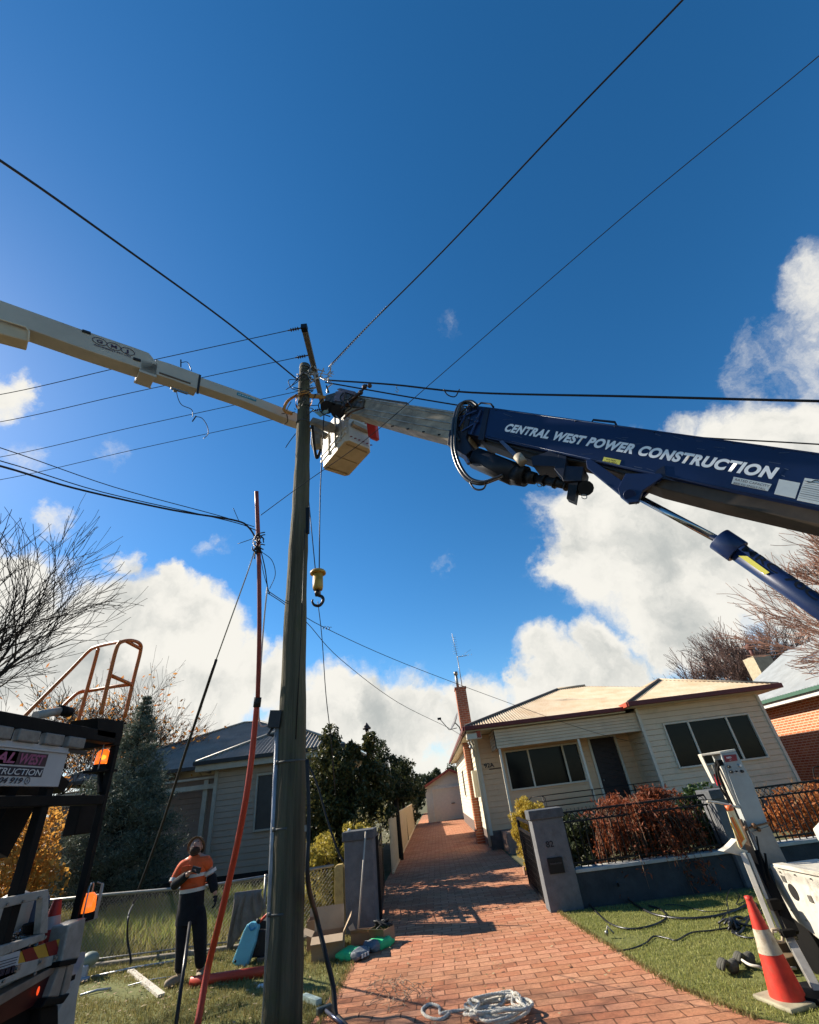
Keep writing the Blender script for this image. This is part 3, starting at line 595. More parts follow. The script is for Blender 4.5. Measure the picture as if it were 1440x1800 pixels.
b = MB(); b.bx(.36, .50, 18.5, 18.6, 4.13, 4.2); b.build('receiver', blackm, dsh)
# side steps near the yellow conifer
# ================= garage =================
G = thing('garage', 'cream weatherboard garage with roller door at the end of the driveway', 'garage', (1.1, 41, 0))
b = MB(); boards(b, (-.85, 39.5), (3.1, 39.5), 0, 2.25, [(.52, 3.45, 0, 2.02)], .18); b.build('front_wall', mat('garage_boards', (.82, .72, .54), .6, var=.08), G)
b = MB(); b.prism([(-.85, 39.5, 2.26), (3.1, 39.5, 2.25), (1.13, 39.5, 3.12)], (0, .1, 0)); b.build('gable', mat('gable_tan', (.78, .68, .50), .7, var=.1), G)
b = MB()
for i in range(27): z = i*.075; b.add([(-.33, 39.52, z), (2.6, 39.52, z), (2.6, 39.50, z+.04), (-.33, 39.50, z+.04), (2.6, 39.52, z+.075), (-.33, 39.52, z+.075)], [(0, 1, 2, 3), (3, 2, 4, 5)])
rd = b.build('roller_door', mat('roller_cream', (.86, .74, .54), .5, var=.08), G)
b = MB(); b.bx(1.0, 1.25, 39.44, 39.5, 1.0, 1.04); b.build('handle', blackm, rd)
b = MB(); b.bx(-.42, -.33, 39.42, 39.5, 0, 2.1); b.bx(2.6, 2.69, 39.42, 39.5, 0, 2.1); b.bx(-.33, 2.6, 39.42, 39.5, 2.02, 2.1); b.build('door_frame', mat('garage_trim', (.85, .78, .62)), G)
b = MB(); b.bx(-.8, 3.05, 39.62, 45, 0, 2.24); b.build('body', creamw, G)
b = MB(); b.prism([(-1.25, 39.2, 2.10), (1.13, 39.2, 3.20), (1.13, 39.2, 3.28), (-1.25, 39.2, 2.18)], (0, 6, 0)); b.prism([(1.14, 39.2, 3.20), (3.5, 39.2, 2.10), (3.5, 39.2, 2.18), (1.14, 39.2, 3.28)], (0, 6, 0)); b.build('roof', mat('garage_roof', (.2, .08, .06), .6), G)
b = MB(); b.beam((-1.25, 39.15, 2.08), (1.13, 39.15, 3.18), .05, .16); b.beam((1.13, 39.16, 3.18), (3.5, 39.16, 2.08), .05, .16); b.build('barge_board', fasciar, G)

# ================= grey house left =================
gwb = mat('weatherboard_grey', (.38, .30, .23), .65, var=.08, scale=2)
tin = mat('roof_zinc', (.27, .235, .195), .65, metal=.0, var=.2, scale=1.5, dirt=.5, dirtcol=(.13, .115, .10))
gtrim = mat('trim_grey_cream', (.42, .38, .31), .55)
K = thing('grey_house', 'grey weatherboard house with corrugated iron roof behind the worker', 'house', (-6, 20, 0))
b = MB(); b.bx(-7.2, -3.6, 17.1, 27, .1, 3.2); b.bx(-14, -7.3, 18.7, 27, .1, 3.2); b.build('core', dark, K)
b = MB(); boards(b, (-7.35, 17), (-3.5, 17), .35, 3.25, [(1.45, 2.75, 1.40, 2.92)], .165); boards(b, (-7.35, 18.6), (-7.35, 17), .35, 3.25); boards(b, (-3.5, 17), (-3.5, 27), .35, 3.25)
b.build('front_wall', gwb, K)
b = MB(); boards(b, (-14, 18.6), (-7.35, 18.6), .35, 3.25); b.build('porch_wall', mat('weatherboard_brown', (.27, .20, .165), .7, var=.1), K)
b = MB(); b.bx(-7.4, -7.28, 16.94, 17.03, .3, 3.25); b.bx(-7.85, -7.70, 17.2, 17.32, .3, 3.0); b.build('corner_post', gtrim, K)
b = MB(); b.bx(-14, -7.4, 17.1, 17.3, 2.72, 2.86); b.bx(-14, -7.4, 17.12, 17.28, 3.02, 3.08); b.build('porch_beam', gtrim, K)
b = MB(); x0, x1, z0, z1, yy = -5.9, -4.6, 1.42, 2.9, 16.96
b.bx(x0-.06, x0, yy-.04, yy+.05, z0-.06, z1+.06); b.bx(x1, x1+.06, yy-.04, yy+.05, z0-.06, z1+.06); b.bx(x0, x1, yy-.04, yy+.05, z1, z1+.06); b.bx(x0, x1, yy-.06, yy+.05, z0-.06, z0)
w = b.build('window', gtrim, K, bevel=.006); b = MB(); b.bx(x0, x1, yy+.02, yy+.04, z0, z1); b.build('pane', mat('dark_blind', (.035, .035, .038), .35, spec=.3), w)
b = MB(); b.bx(-14, -3.45, 16.98, 27, 0, .36); b.build('foundation', dark, K)
rb = MB(); fx0, fx1, fy, fz = -7.9, -2.9, 16.5, 3.47
hw = (fx1-fx0)/2; fr = 1.55*hw/3.4; ss_ = math.hypot(hw, fr)
corrugated(rb, (fx0, fy, fz), (1, 0, 0), Vector((0, hw, fr)), 0, 2*hw, lambda s: 0, lambda s: ss_*min(s, 2*hw-s)/hw, .13, .026)
corrugated(rb, (fx0, fy, fz), (0, 1, 0), Vector((hw, 0, fr)), 0, 6, lambda s: 0, lambda s: ss_*min(1, s/hw), .13, .026)
corrugated(rb, (fx1, fy, fz), (0, 1, 0), Vector((-hw, 0, fr)), 0, 8, lambda s: 0, lambda s: ss_*min(1, s/hw), .13, .026)
# big main hip behind
mx0, mx1, my, mz, mt = -14.2, -2.9, 17.7, 3.45, 6.0
mr_ = 5.3; mrise = 2.15; msl = math.hypot(mr_, mrise); LL = mx1-mx0
corrugated(rb, (mx0, my, mz), (1, 0, 0), Vector((0, mr_, mrise)), 0, LL, lambda s: 0, lambda s: msl*min(1, s/mr_, (LL-s)/mr_), .13, .026)
corrugated(rb, (mx1, my, mz), (0, 1, 0), Vector((-mr_, 0, mrise)), 0, 11, lambda s: 0, lambda s: msl*min(1, s/mr_, max(0, 11-s)/mr_), .13, .026)
rb.quad((mx0, my, mz), (mx0, my+11, mz), (mx0+mr_, my+mr_, mz+mrise)); rb.quad((mx0, my+11, mz), (mx1, my+11, mz), (mx1-mr_, my+mr_, mz+mrise), (mx0+mr_, my+mr_, mz+mrise))
rf = rb.build('roof', tin, K)
b = MB(); b.tube([(fx0, fy, fz+.03), (fx0+hw, fy+hw, fz+fr+.03), (fx1, fy, fz+.03)], .05, 6); b.tube([(mx0, my, mz+.03), (mx0+mr_, my+mr_, mz+mrise+.03), (mx1-mr_, my+mr_, mz+mrise+.03), (mx1, my, mz+.03)], .05, 6)
b.tube([(fx0+hw, fy+hw, fz+fr+.03), (fx0+hw, fy+hw+2.2, fz+fr+.03)], .05, 6); b.build('ridge_capping', mat('capping_pale', (.34, .32, .27), .5, metal=.2), rf)
b = MB(); b.beam((fx0-.05, fy-.04, fz-.02), (fx1+.05, fy-.04, fz-.02), .1, .11); b.beam((mx0, my-.04, mz-.02), (fx0, my-.04, mz-.02), .1, .11); b.beam((fx0-.04, fy, fz-.02), (fx0-.04, my, fz-.02), .1, .11); b.beam((fx1+.04, fy, fz-.02), (fx1+.04, 26, fz-.02), .1, .11); b.build('gutter', mat('gutter_dark', (.03, .03, .032), .5), K)
b = MB(); b.bx(fx0, fx1, fy+.02, fy+.05, fz-.26, fz-.08); b.bx(fx0+.01, fx0+.04, fy+.05, my, fz-.26, fz-.08); b.bx(fx0+.04, fx1, fy+.05, 17, fz-.24, fz-.2); b.build('fascia', gtrim, K)
b = MB(); b.tube([gy(644, 1300, 24.), gy(644, 1278, 24.)], .12, 8); b.tube([gy(644, 1302, 24.), gy(644, 1296, 24.)], .2, 8)
fl = MB(); pf_ = gy(645, 1282, 24.); fl.tube([(pf_.x, 24, 3.0), (pf_.x, 24, pf_.z)], .09, 8); fl.tube([(pf_.x, 24, pf_.z), (pf_.x, 24, pf_.z+.08)], [.2, .2], 10); fl.tube([(pf_.x, 24, pf_.z+.08), (pf_.x, 24, pf_.z+.3)], [.17, .02], 10)
fl.build('flue_pipe', mat('flue_dark', (.05, .045, .045), .5, metal=.4), K)
an = MB(); pa = gy(292, 1330, 24); an.tube([(pa.x, 24, 4.4), (pa.x, 24, pa.z+.55)], .02, 5)
for k in range(3): an.tube([(pa.x-.3, 24, pa.z+.2+.16*k), (pa.x+.3, 24, pa.z+.26+.16*k)], .01, 4)
tag(an.build('tv_antenna', galv, None), 'small television antenna standing above the grey iron roof', 'antenna')

# ================= red brick house far right =================
B2 = thing('brick_house', 'red brick house with pale tin roof and green gutter at the right edge', 'house', (15, 20, 0))
b = MB(); b.bx(14.1, 21, 12.9, 22.7, 0, 3.25); b.build('wall', brickmat('far_brick', (.50, .14, .06), (.60, .24, .11), (.62, .45, .32), .24, .086, .012, 'YZ', .4), B2)
b = MB(); b.beam((13.55, 12.6, 3.46), (13.55, 23, 3.46), .12, .12); b.build('gutter', mat('gutter_green', (.06, .13, .09), .5), B2)
b = MB(); b.bx(13.58, 13.63, 12.6, 23, 3.24, 3.40); b.bx(13.63, 14.1, 12.6, 22.9, 3.25, 3.28); b.build('fascia', white_paint, B2)
rb = MB(); rr_ = 4.4; hh = 2.4; s3 = math.hypot(rr_, hh); LLL = 19
corrugated(rb, (13.5, 12.6, 3.52), (0, 1, 0), Vector((4.5, 0, 2.3)), 0, 10.4, lambda s: 0, lambda s: math.hypot(4.5, 2.3), .15, .02)
corrugated(rb, (22.5, 12.6, 3.52), (0, 1, 0), Vector((-4.5, 0, 2.3)), 0, 10.4, lambda s: 0, lambda s: math.hypot(4.5, 2.3), .15, .02)
rb.quad((14, 22.7, 3.3), (22, 22.7, 3.3), (18, 22.7, 5.7)); rb.quad((14, 12.9, 3.3), (22, 12.9, 3.3), (18, 12.9, 5.7))
r2_ = rb.build('roof', mat('roof_pale_zinc', (.50, .52, .50), .5, metal=.2, var=.15, scale=2, dirt=.3, dirtcol=(.3, .28, .25)), B2)
p = gy(1338, 1172, 27.5)
b = MB(); b.bx(p.x-.5, p.x+.5, 27, 28, 4.0, p.z+.55); b.build('chimney', mat('chimney_tan', (.42, .36, .24), .8, var=.2, bump=.3), B2)
b = MB(); b.tube([(p.x-.1, 27.5, p.z+.55), (p.x-.1, 27.5, p.z+1.05)], .1, 8); b.sphere((p.x-.1, 27.5, p.z+1.15), .2, 10, 6); b.build('cowl', mat('cowl_rust', (.13, .05, .04), .6), B2)
# ================= utility pole =================
PX, PY = -1.76, 6.2
def woodmat():
    m = mat('pole_wood', (.14, .12, .075), .92, var=.45, scale=9, bump=1.3, bscale=34, stretch=(1, 1, .045), col2=(.045, .04, .026), dirt=.5, dirtcol=(.075, .085, .03), spec=.2)
    return m
P = thing('utility_pole', 'thick weathered timber power pole standing in the verge beside the driveway', 'pole', (PX, PY, 0))
b = MB(); pts = []; rs = []
for i in range(40):
    z = 9.85*i/39; pts.append((PX+.012*math.sin(z*1.1), PY, z)); rs.append(.195-.0085*z+.004*math.sin(z*5)+.003*math.sin(z*13+1))
b.tube(pts, rs, 28); b.tube([(PX, PY, 9.84), (PX, PY, 9.88)], [.112, .07], 28)
b.build('shaft', woodmat(), P)
b = MB(); 
for z in (9.72, 9.45): b.tube([(PX, PY, z), (PX, PY, z+.05)], .122, 20)
b.tube([(PX, PY, 8.1), (PX, PY, 8.12)], .138, 20); b.build('band', mat('band_steel', (.10, .10, .09), .6, metal=.4), P)
ct = Vector((-1.50, 5.1, 9.6)); ce = Vector((-1.58, 7.3, 9.6))
arm = MB(); arm.beam(ct, ce, .10, .11); am = arm.build('crossarm', mat('crossarm_wood', (.17, .15, .12), .85, var=.3, scale=6, bump=.6, stretch=(1, .1, 1)), P)
b = MB(); b.beam(ct+Vector((0, -.02, 0)), ct+Vector((0, .08, 0)), .115, .125); b.build('end_cap', blackm, am)
b = MB(); b.beam((PX+.10, PY-.05, 9.58), (PX+.24, PY-.05, 9.58), .1, .12); b.beam((PX+.12, PY, 8.9), (-1.56, 6.75, 9.55), .03, .04); b.build('arm_brace', galv, P)
# conduit with junction head strapped to the pole
b = MB(); c0 = gy(466, 1800, 6.1); c1 = gy(488, 1278, 6.12)
b.tube([(c0.x, 6.1, 0), (c1.x, 6.12, c1.z)], .031, 10); cdt = b.build('conduit', mat('conduit_grey', (.36, .37, .39), .5, metal=.3, var=.2, scale=8, dirt=.3), P)
b = MB(); b.box((c1.x-.02, 6.1, c1.z+.09), (.15, .12, .2), Matrix.Rotation(.12, 3, 'Y')); b.tube([(c1.x-.05, 6.1, c1.z), (c1.x-.1, 6.07, c1.z-.08), (c1.x-.03, 6.08, c1.z-.1)], .02, 6); b.build('conduit_head', mat('junction_black', (.035, .035, .035), .5), cdt)
b = MB()
for z in (1.63, .9, 2.3): b.tube([(PX, PY, z), (PX, PY, z+.022)], .186, 20); b.tube([(c0.x+.01, 6.1, z-.005), (c0.x+.01, 6.1, z+.035)], .04, 12)
b.build('strap', mat('strap_dull', (.10, .10, .09), .6, metal=.3), P)
b = MB(); b.tube([gy(536, 930, 6.05), gy(530, 1100, 6.05), gy(520, 1300, 6.04)], .006, 5)
b.box(gy(541, 915, 6.15), (.06, .05, .5)); b.build('cable_guard', blackm, P)
b = MB(); b.box(gy(538, 1456, 6.0), (.03, .02, .06)); b.build('pole_tag', galv, P)

# insulators and strain gear
cer = mat('insulator_brown', (.05, .035, .03), .25)
stnd = mat('strand_steel', (.48, .47, .44), .4, metal=.8)
wm = mat('wire_black', (.015, .016, .02), .5)
wires = []
ins_px = [((534, 583), (0, 680), 5.12), ((548, 633), (0, 728), 5.75), ((560, 694), (0, 790), 6.6), ((566, 738), (0, 830), 7.2)]
for k, ((u, v), (u2, v2), yy) in enumerate(ins_px):
    a = Vector((-1.52-.03*k, yy, 9.6)); q = gy(u2, v2, yy+.4)
    if k == 3: a = Vector((-1.58, 7.25, 9.6))
    b = MB(); d = (q-a).normalized(); s0 = a+d*.06
    for j in range(4): b.tube([s0+d*(.03+.045*j), s0+d*(.045+.045*j), s0+d*(.06+.045*j)], [.018, .04, .018], 10)
    b.tube([a, a+d*.3], .014, 6); b.build('insulator', cer, am)
    end = q+(q-a)*.9; md = (a+end)/2-Vector((0, 0, .25))
    lab = ['nearest and highest of the four bare street wires running left from the crossarm', 'second highest of the four bare street wires running left from the crossarm', 'third of the four street wires, passing under the white boom to the left', 'lowest of the four bare street wires running left below the white boom'][k]
    cable('street_wire', [a+d*.28, (a*.7+end*.3)-Vector((0, 0, .12)), md-Vector((0, 0, 0)), (a*.3+end*.7)-Vector((0, 0, .12)), end], .0075, wm, lab, 'wire', group='bare street wires')
def wirepx(name, pts, r, m, label, cat='wire', n=6, group=None, sides=6):
    """pts: (u, v, distance along view)"""
    return cable(name, [gd(u, v, d) if len((u, v, d)) == 3 else None for (u, v, d) in pts], r, m, label, cat, n=n, group=group, sides=sides)
# thick service cables overhead
wirepx('service_cable', [(-260, 120, 3.4), (0, 282, 4.6), (200, 422, 6.0), (400, 567, 7.8), (524, 668, 9.3)], .016, wm, 'thick black cable dropping from the upper left corner to the pole top', 'cable')
wirepx('stay_cable', [(1420, -240, 4.2), (1200, 0, 5.2), (980, 228, 6.3), (780, 440, 7.7), (640, 580, 9.0), (578, 645, 9.5)], .0135, wm, 'thick cable from the pole top rising to the upper right frame edge', 'cable')
b = MB()
def helix(p, q, r, turns, rr, n=16):
    p = Vector(p); q = Vector(q); d = (q-p).normalized(); a = d.orthogonal().normalized(); c = d.cross(a)
    return [p+(q-p)*(i/(turns*n))+(a*math.cos(2*math.pi*i/n)+c*math.sin(2*math.pi*i/n))*r for i in range(int(turns*n)+1)]
cable('preformed_grip', helix(gd(680, 538, 8.55), gd(576, 650, 9.45), .009, 34, .0, 6), .005, mat('grip_steel', (.16, .17, .19), .6, metal=.3), 'silver twisted preformed grip on the thick cable right of the pole top', 'cable grip', n=1)
wirepx('overhead_wire', [(1640, -80, 3.6), (1440, 98, 4.4), (1100, 377, 5.6), (760, 672, 6.6), (640, 775, 6.7), (530, 853, 6.6), (458, 906, 6.5)], .0055, wm, 'thin wire from the upper right passing over the blue boom to the orange tube', 'wire')
wirepx('bundled_cable', [(572, 668, 9.4), (690, 676, 8.6), (830, 690, 7.8), (1120, 697, 6.2), (1440, 705, 5.2), (1900, 712, 4.2)], .019, wm, 'thick black bundled cable running right from the pole above the blue boom', 'cable')
wirepx('bundled_cable', [(572, 672, 9.5), (640, 684, 9.2), (720, 698, 9.1), (830, 716, 9.0), (1000, 740, 8.9), (1180, 765, 8.8), (1440, 781, 8.6), (1800, 805, 8.2)], .016, wm, 'lower black cable emerging behind the blue boom at its upper edge', 'cable')
for (u, v) in ((697, 680), (795, 685)):
    pass
b = MB(); q = gd(697, 679, 8.5); 
b.tube([q, q+Vector((0, 0, -.07)), q+Vector((.03, 0, -.12)), q+Vector((0, 0, -.17)), q+Vector((-.03, 0, -.13))], .009, 6)
tag(b.build('cable_hook', stnd, None), 'small open steel hook hanging under the bundled cable', 'hook')
cable('cable_loop', [gd(780, 684, 8.0), gd(787, 694, 8.0), gd(800, 697, 7.98), gd(808, 684, 7.95)], .011, wm, 'short drooping loop tied under the bundled cable before the blue boom', 'cable')
# low cables at left to orange tube
wirepx('street_cable', [(-300, 700, 3.6), (0, 787, 5.2), (200, 856, 6.1), (380, 905, 6.4), (447, 926, 6.5)], .006, wm, 'upper of three wires sagging from the left edge to the orange tube', 'wire')
wirepx('street_cable', [(-300, 740, 3.6), (0, 810, 5.2), (180, 865, 6.1), (400, 915, 6.45), (450, 932, 6.5)], .007, wm, 'middle of three wires sagging from the left edge to the orange tube', 'wire')
wirepx('street_cable', [(-300, 745, 3.6), (0, 819, 5.2), (130, 858, 5.9), (300, 896, 6.3), (410, 914, 6.45), (438, 928, 6.5), (455, 958, 6.5)], .014, wm, 'thickest of three cables sagging from the left edge to the orange tube', 'cable')
# service drops to houses
wirepx('house_wire', [(470, 1038, 6.5), (500, 1058, 7.2), (570, 1103, 8.4), (720, 1170, 10.6), (915, 1243, 13.2), (1040, 1286, 14.3), (1130, 1308, 15.0), (1182, 1318, 15.3)], .0065, wm, 'upper service wire from the orange tube to the right house porch', 'wire')
wirepx('house_wire', [(470, 1042, 6.5), (500, 1062, 7.2), (540, 1095, 8.0), (600, 1160, 9.6), (700, 1235, 12.2), (795, 1283, 15.2), (835, 1310, 16.2)], .0065, wm, 'lower service wire from the orange tube to the house side gutter', 'wire')
cable('service_twist', helix(gd(566, 1103, 8.35), gd(582, 1105, 8.5), .03, 3, .01, 8), .005, wm, 'small curl of wire where the upper house wire is tied off', 'wire', n=1)
wirepx('wall_cable', [(845, 1312, 16.6), (852, 1345, 16.3), (868, 1385, 16.1), (891, 1417, 15.9)], .011, wm, 'black cable drooping from the house corner bracket past number 92', 'cable')
# jumpers around the left wires
for pts, lab in (([(318, 632, 8.2), (318, 645, 8.2)], 'short clamp stub on the highest street wire above the white boom'), ([(319, 637, 8.2), (330, 637, 8.2), (337, 652, 8.2)], 'curved jumper lead on the highest street wire above the white boom'),
                 ([(310, 686, 8.0), (313, 700, 8.0), (320, 712, 8.1), (337, 720, 8.2), (339, 733, 8.3)], 'looping jumper lead hanging below the white boom sleeve'), ([(343, 732, 8.3), (355, 735, 8.3), (364, 748, 8.3), (366, 762, 8.35), (358, 771, 8.4)], 'curved jumper lead between the third and lowest street wires'),
                 ([(345, 731, 8.3), (338, 741, 8.3)], 'dark clamp tail on the third street wire')):
    wirepx('jumper_lead', pts, .012 if 'stub' in lab or 'tail' in lab else .007, wm, lab, 'cable', n=5)

# ================= blue crane boom =================
TT = gd(575, 703, 8.6); BB = gd(1440, 850, 3.7)
hd = (BB-TT); hn = Vector((hd.y, -hd.x, 0)).normalized()
if hn.y > 0: hn = -hn   # faces the camera
AWAY = -hn
def bp(u, v, off=0.): return gpl(u, v, TT+hn*off, hn)
navy = mat('boom_navy', (.006, .018, .068), .42, var=.2, scale=1.5, coat=.15, spec=.3, dirt=.3, dirtcol=(.025, .035, .065))
navyd = mat('boom_navy_dark', (.012, .017, .035), .5, var=.2, scale=3, dirt=.5, dirtcol=(.05, .04, .03))
undm = mat('boom_underside', (.09, .065, .045), .6, var=.4, scale=2.5, col2=(.03, .025, .02))
CB = thing('crane_boom', 'long dark blue telescopic crane boom lettered in white reaching to the pole', 'crane boom', (BB.x+1.6, BB.y-.5, 0))
TH = .36
b = MB(); b.prism([bp(822, 711), bp(866, 716), bp(1045, 741), bp(1440, 795), bp(1700, 831), bp(1700, 950), bp(1440, 894), bp(1180, 840), bp(982, 798), bp(847, 768), bp(818, 762)], AWAY*TH)
b.build('outer_section', navy, CB, bevel=.012)
# recessed lower keel seen from below
b = MB(); b.prism([bp(842, 768, -.05), bp(1180, 842, -.05), bp(1440, 896, -.05), bp(1700, 952, -.05), bp(1700, 985, -.05), bp(1440, 922, -.05), bp(1275, 886, -.05), bp(1162, 858, -.05), bp(1030, 812, -.05), bp(935, 808, -.05), bp(846, 776, -.05)], AWAY*(TH-.1)); b.build('underside_keel', undm, CB, bevel=.01)
lw = mat('letter_white', (.80, .80, .78), .5, var=.03)
p0 = bp(886, 757, .004); p1 = bp(1363, 842, .004); p2 = bp(888, 744, .004)
# outer lettering: baseline from C to N
text('lettering', 'CENTRAL WEST POWER CONSTRUCTION', p0, p1-p0, Vector((0, 0, 1)), .115, lw, CB, width=(p1-p0).length, bold=.052, shear=.22, spacing=1.12)
def plate(name, pxs, m, off=.004, th=.004, parent=CB): 
    b = MB(); b.prism([bp(u, v, off) for u, v in pxs], AWAY*th); return b.build(name, m, parent)
yel = mat('sticker_yellow', (.75, .66, .12), .5, var=.05); whs = mat('sticker_white', (.62, .64, .60), .5, var=.06, scale=30)
st = plate('warning_sticker', [(1062, 803), (1092, 809), (1089, 817), (1059, 811)], yel)
q0, q1 = bp(1065, 808.5, .007), bp(1089, 813, .007); text('sticker_text', 'WATCH', q0+Vector((0, 0, .0)), q1-q0, (0, 0, 1), .017, numm, st, width=(q1-q0).length*.72, bold=.02)
q0, q1 = bp(1062, 812.8, .007), bp(1087, 817.2, .007); text('sticker_text', 'YOUR HEAD', q0+Vector((0, 0, .008)), q1-q0, (0, 0, 1), .017, numm, st, width=(q1-q0).length*.9, bold=.02)
st = plate('capacity_sticker', [(1290, 838), (1357, 851), (1350, 863), (1286, 850)], whs)
q0, q1 = bp(1292, 844.5, .007), bp(1352, 857, .007); text('sticker_text', 'RATED CAPACITY', q0, q1-q0, (0, 0, 1), .024, numm, st, width=(q1-q0).length)
q0, q1 = bp(1289, 850.5, .007), bp(1349, 862.5, .007); text('sticker_text', '8000 KG SINGLE FALL', q0, q1-q0, (0, 0, 1), .02, numm, st, width=(q1-q0).length*.95)
plate('blank_sticker', [(1370, 842), (1407, 849), (1398, 876), (1361, 868)], whs)
st = plate('chart_sticker', [(1415, 840), (1462, 847), (1455, 890), (1401, 879)], whs)
greyt = mat('print_grey', (.25, .25, .24), .6)
b = MB()
for k in range(9):
    t_ = k/9; a = bp(1414-11*t_, 845+33*t_, .006); c = bp(1456-8*t_, 853+34*t_, .006); b.beam(a, c, .001, .003 if k % 3 else .006)
b.build('chart_print', greyt, st)
b = MB(); a = bp(1416, 846, .007); c = bp(1432, 843, .007); b.tube(curve_pts([bp(1418, 846, .007), bp(1424, 848, .007), bp(1434, 844, .007), bp(1446, 848, .007)], 4), .003, 4); b.build('chart_mark', blackm, st)
# handles on top
for pxs in ([(840, 712), (846, 708), (863, 710), (868, 716)], [(1036, 751), (1043, 738), (1081, 742), (1085, 750)]):
    b = MB(); b.tube([bp(u, v, -.08) for u, v in pxs], .014, 6); b.build('grab_handle', navyd, CB)
# nose frame of outer section: ribs, plates
b = MB()
for (u0, u1) in ((806, 812), (822, 829), (852, 860)):
    b.prism([bp(u0, 709+(u0-806)*.14, .02), bp(u1, 709+(u1-806)*.14, .02), bp(u1-10, 768+(u1-806)*.1, .02), bp(u0-12, 768+(u0-806)*.1, .02)], AWAY*(TH+.04))
b.prism([bp(790, 755, .03), bp(812, 757, .03), bp(830, 790, .03), bp(818, 800, .03), bp(786, 782, .03)], AWAY*.3); b.build('nose_frame', navyd, CB, bevel=.008)
b = MB()
for i in range(7):
    u = 806+random.uniform(0, 34); v = 722+random.uniform(0, 32); q = bp(u, v, .04); b.sphere(q, .018, 8, 5)
for (a, c) in (((806, 735), (838, 722)), ((808, 750), (826, 716)), ((812, 758), (842, 740)), ((828, 764), (846, 720))): b.beam(bp(*a, .03), bp(*c, .03), .02, .025)
b.build('nose_fittings', mat('navy_fitting', (.04, .06, .13), .35, metal=.3), CB)
# keel of outer: triangular guide plates + knee for cylinder
b = MB(); b.prism([bp(934, 803, .012), bp(965, 793, .012), bp(986, 800, .012), bp(976, 820, .012), bp(936, 818, .012)], AWAY*(TH+.02))
b.prism([bp(982, 798, .02), bp(996, 802, .02), bp(990, 842, .02), bp(974, 824, .02)], AWAY*(TH+.04))
b.prism([bp(978, 818, .0), bp(1026, 820, .0), bp(1022, 845, .0), bp(990, 846, .0)], AWAY*.25)
b.build('guide_plate', navyd, CB, bevel=.006)
b = MB(); b.prism([bp(1030, 809, .012), bp(1038, 806, .012), bp(1118, 862, .012), bp(1118, 884, .012), bp(1098, 876, .012), bp(1032, 822, .012)], AWAY*.05)
b.prism([bp(1086, 858, .016), bp(1100, 832, .016), bp(1162, 832, .016), bp(1166, 838, .016), bp(1130, 862, .016), bp(1122, 882, .016), bp(1105, 884, .016), bp(1090, 872, .016)], AWAY*.05)
b.prism([bp(1030, 809, -TH+.04), bp(1038, 806, -TH+.04), bp(1118, 862, -TH+.04), bp(1118, 884, -TH+.04), bp(1032, 822, -TH+.04)], AWAY*.05)
b.prism([bp(1086, 840, -TH+.05), bp(1166, 838, -TH+.05), bp(1122, 882, -TH+.05), bp(1095, 874, -TH+.05)], AWAY*.05)
b.cyl(bp(1107, 870, .03), bp(1107, 870, -TH-.0), .06); b.build('cylinder_bracket', navy, CB, bevel=.005)
# strengthening collar and curved seam near the pivot
b = MB(); b.prism([bp(1155, 826, .008), bp(1168, 818, .008), bp(1170, 838, .008), bp(1190, 846, .008), bp(1148, 838, .008)], AWAY*.01); b.build('weld_plate', navyd, CB)
# grey inner section
inm = mat('inner_grey', (.44, .36, .25), .5, metal=.0, var=.5, scale=5, stretch=(.5, 1, 1), col2=(.16, .13, .09), dirt=.5, dirtcol=(.06, .05, .04))
b = MB(); b.prism([bp(598, 696, -.05), bp(632, 698, -.05), bp(830, 727, -.05), bp(824, 781, -.05), bp(700, 750, -.05), bp(640, 733, -.05), bp(598, 722, -.05)], AWAY*.26); b.build('inner_section', inm, CB, bevel=.012)
b = MB()
for (a, c, h) in (((634, 699), (808, 727), .022), ((625, 716), (800, 745), .014), ((640, 727), (790, 757), .010), ((648, 705), (800, 732), .006)): b.beam(bp(*a, -.045), bp(*c, -.045), .012, h)
b.build('highlight_strip', mat('highlight_tone', (.48, .45, .39), .45, metal=.3, var=.4, scale=8), CB)  # bright strips put highlights into the colour of the inner section
b = MB(); b.prism([bp(598, 690, -.10), bp(716, 707, -.10), bp(716, 712, -.10), bp(598, 696, -.10)], AWAY*.16); b.build('top_rail', mat('rusty_brown', (.16, .11, .08), .7, var=.4), CB)
b = MB()
for u in np.linspace(690, 800, 5): q = bp(u, 757+(u-690)*.18-8, -.045); b.box(q, (.05, .01, .02))
b.build('wear_pad', blackm, CB)
# boom tip: sheave head, winch casing
b = MB(); b.prism([bp(572, 694, .0), bp(590, 689, .0), bp(612, 692, .0), bp(640, 700, .0), bp(636, 716, .0), bp(600, 712, .0), bp(570, 706, .0)], AWAY*.22); b.build('tip_head', mat('tip_dark', (.13, .11, .09), .5, metal=.1, var=.6, scale=14, dirt=.8, dirtcol=(.02, .018, .016)), CB, bevel=.02)
b = MB(); b.cyl(bp(575, 716, .05), bp(575, 716, -.18), .125, n=24); b.cyl(bp(594, 723, .05), bp(594, 723, -.18), .13, n=24); b.build('tip_sheave', mat('sheave_black', (.02, .02, .022), .35, metal=.4), CB)
b = MB(); b.prism([bp(552, 724, .06), bp(576, 720, .06), bp(577, 724, .06), bp(562, 732, .06)], AWAY*.02); b.build('sheave_guard', mat('guard_green_grey', (.22, .30, .25), .5), CB)
b = MB(); b.prism([bp(590, 688, .02), bp(606, 686, .02), bp(603, 705, .02), bp(586, 705, .02)], AWAY*.02); b.prism([bp(592, 684, -.05), bp(598, 682, -.05), bp(624, 688, -.05), bp(622, 694, -.05)], AWAY*.1); b.build('motor_casing', mat('casing_mauve', (.20, .15, .17), .5, var=.4), CB)
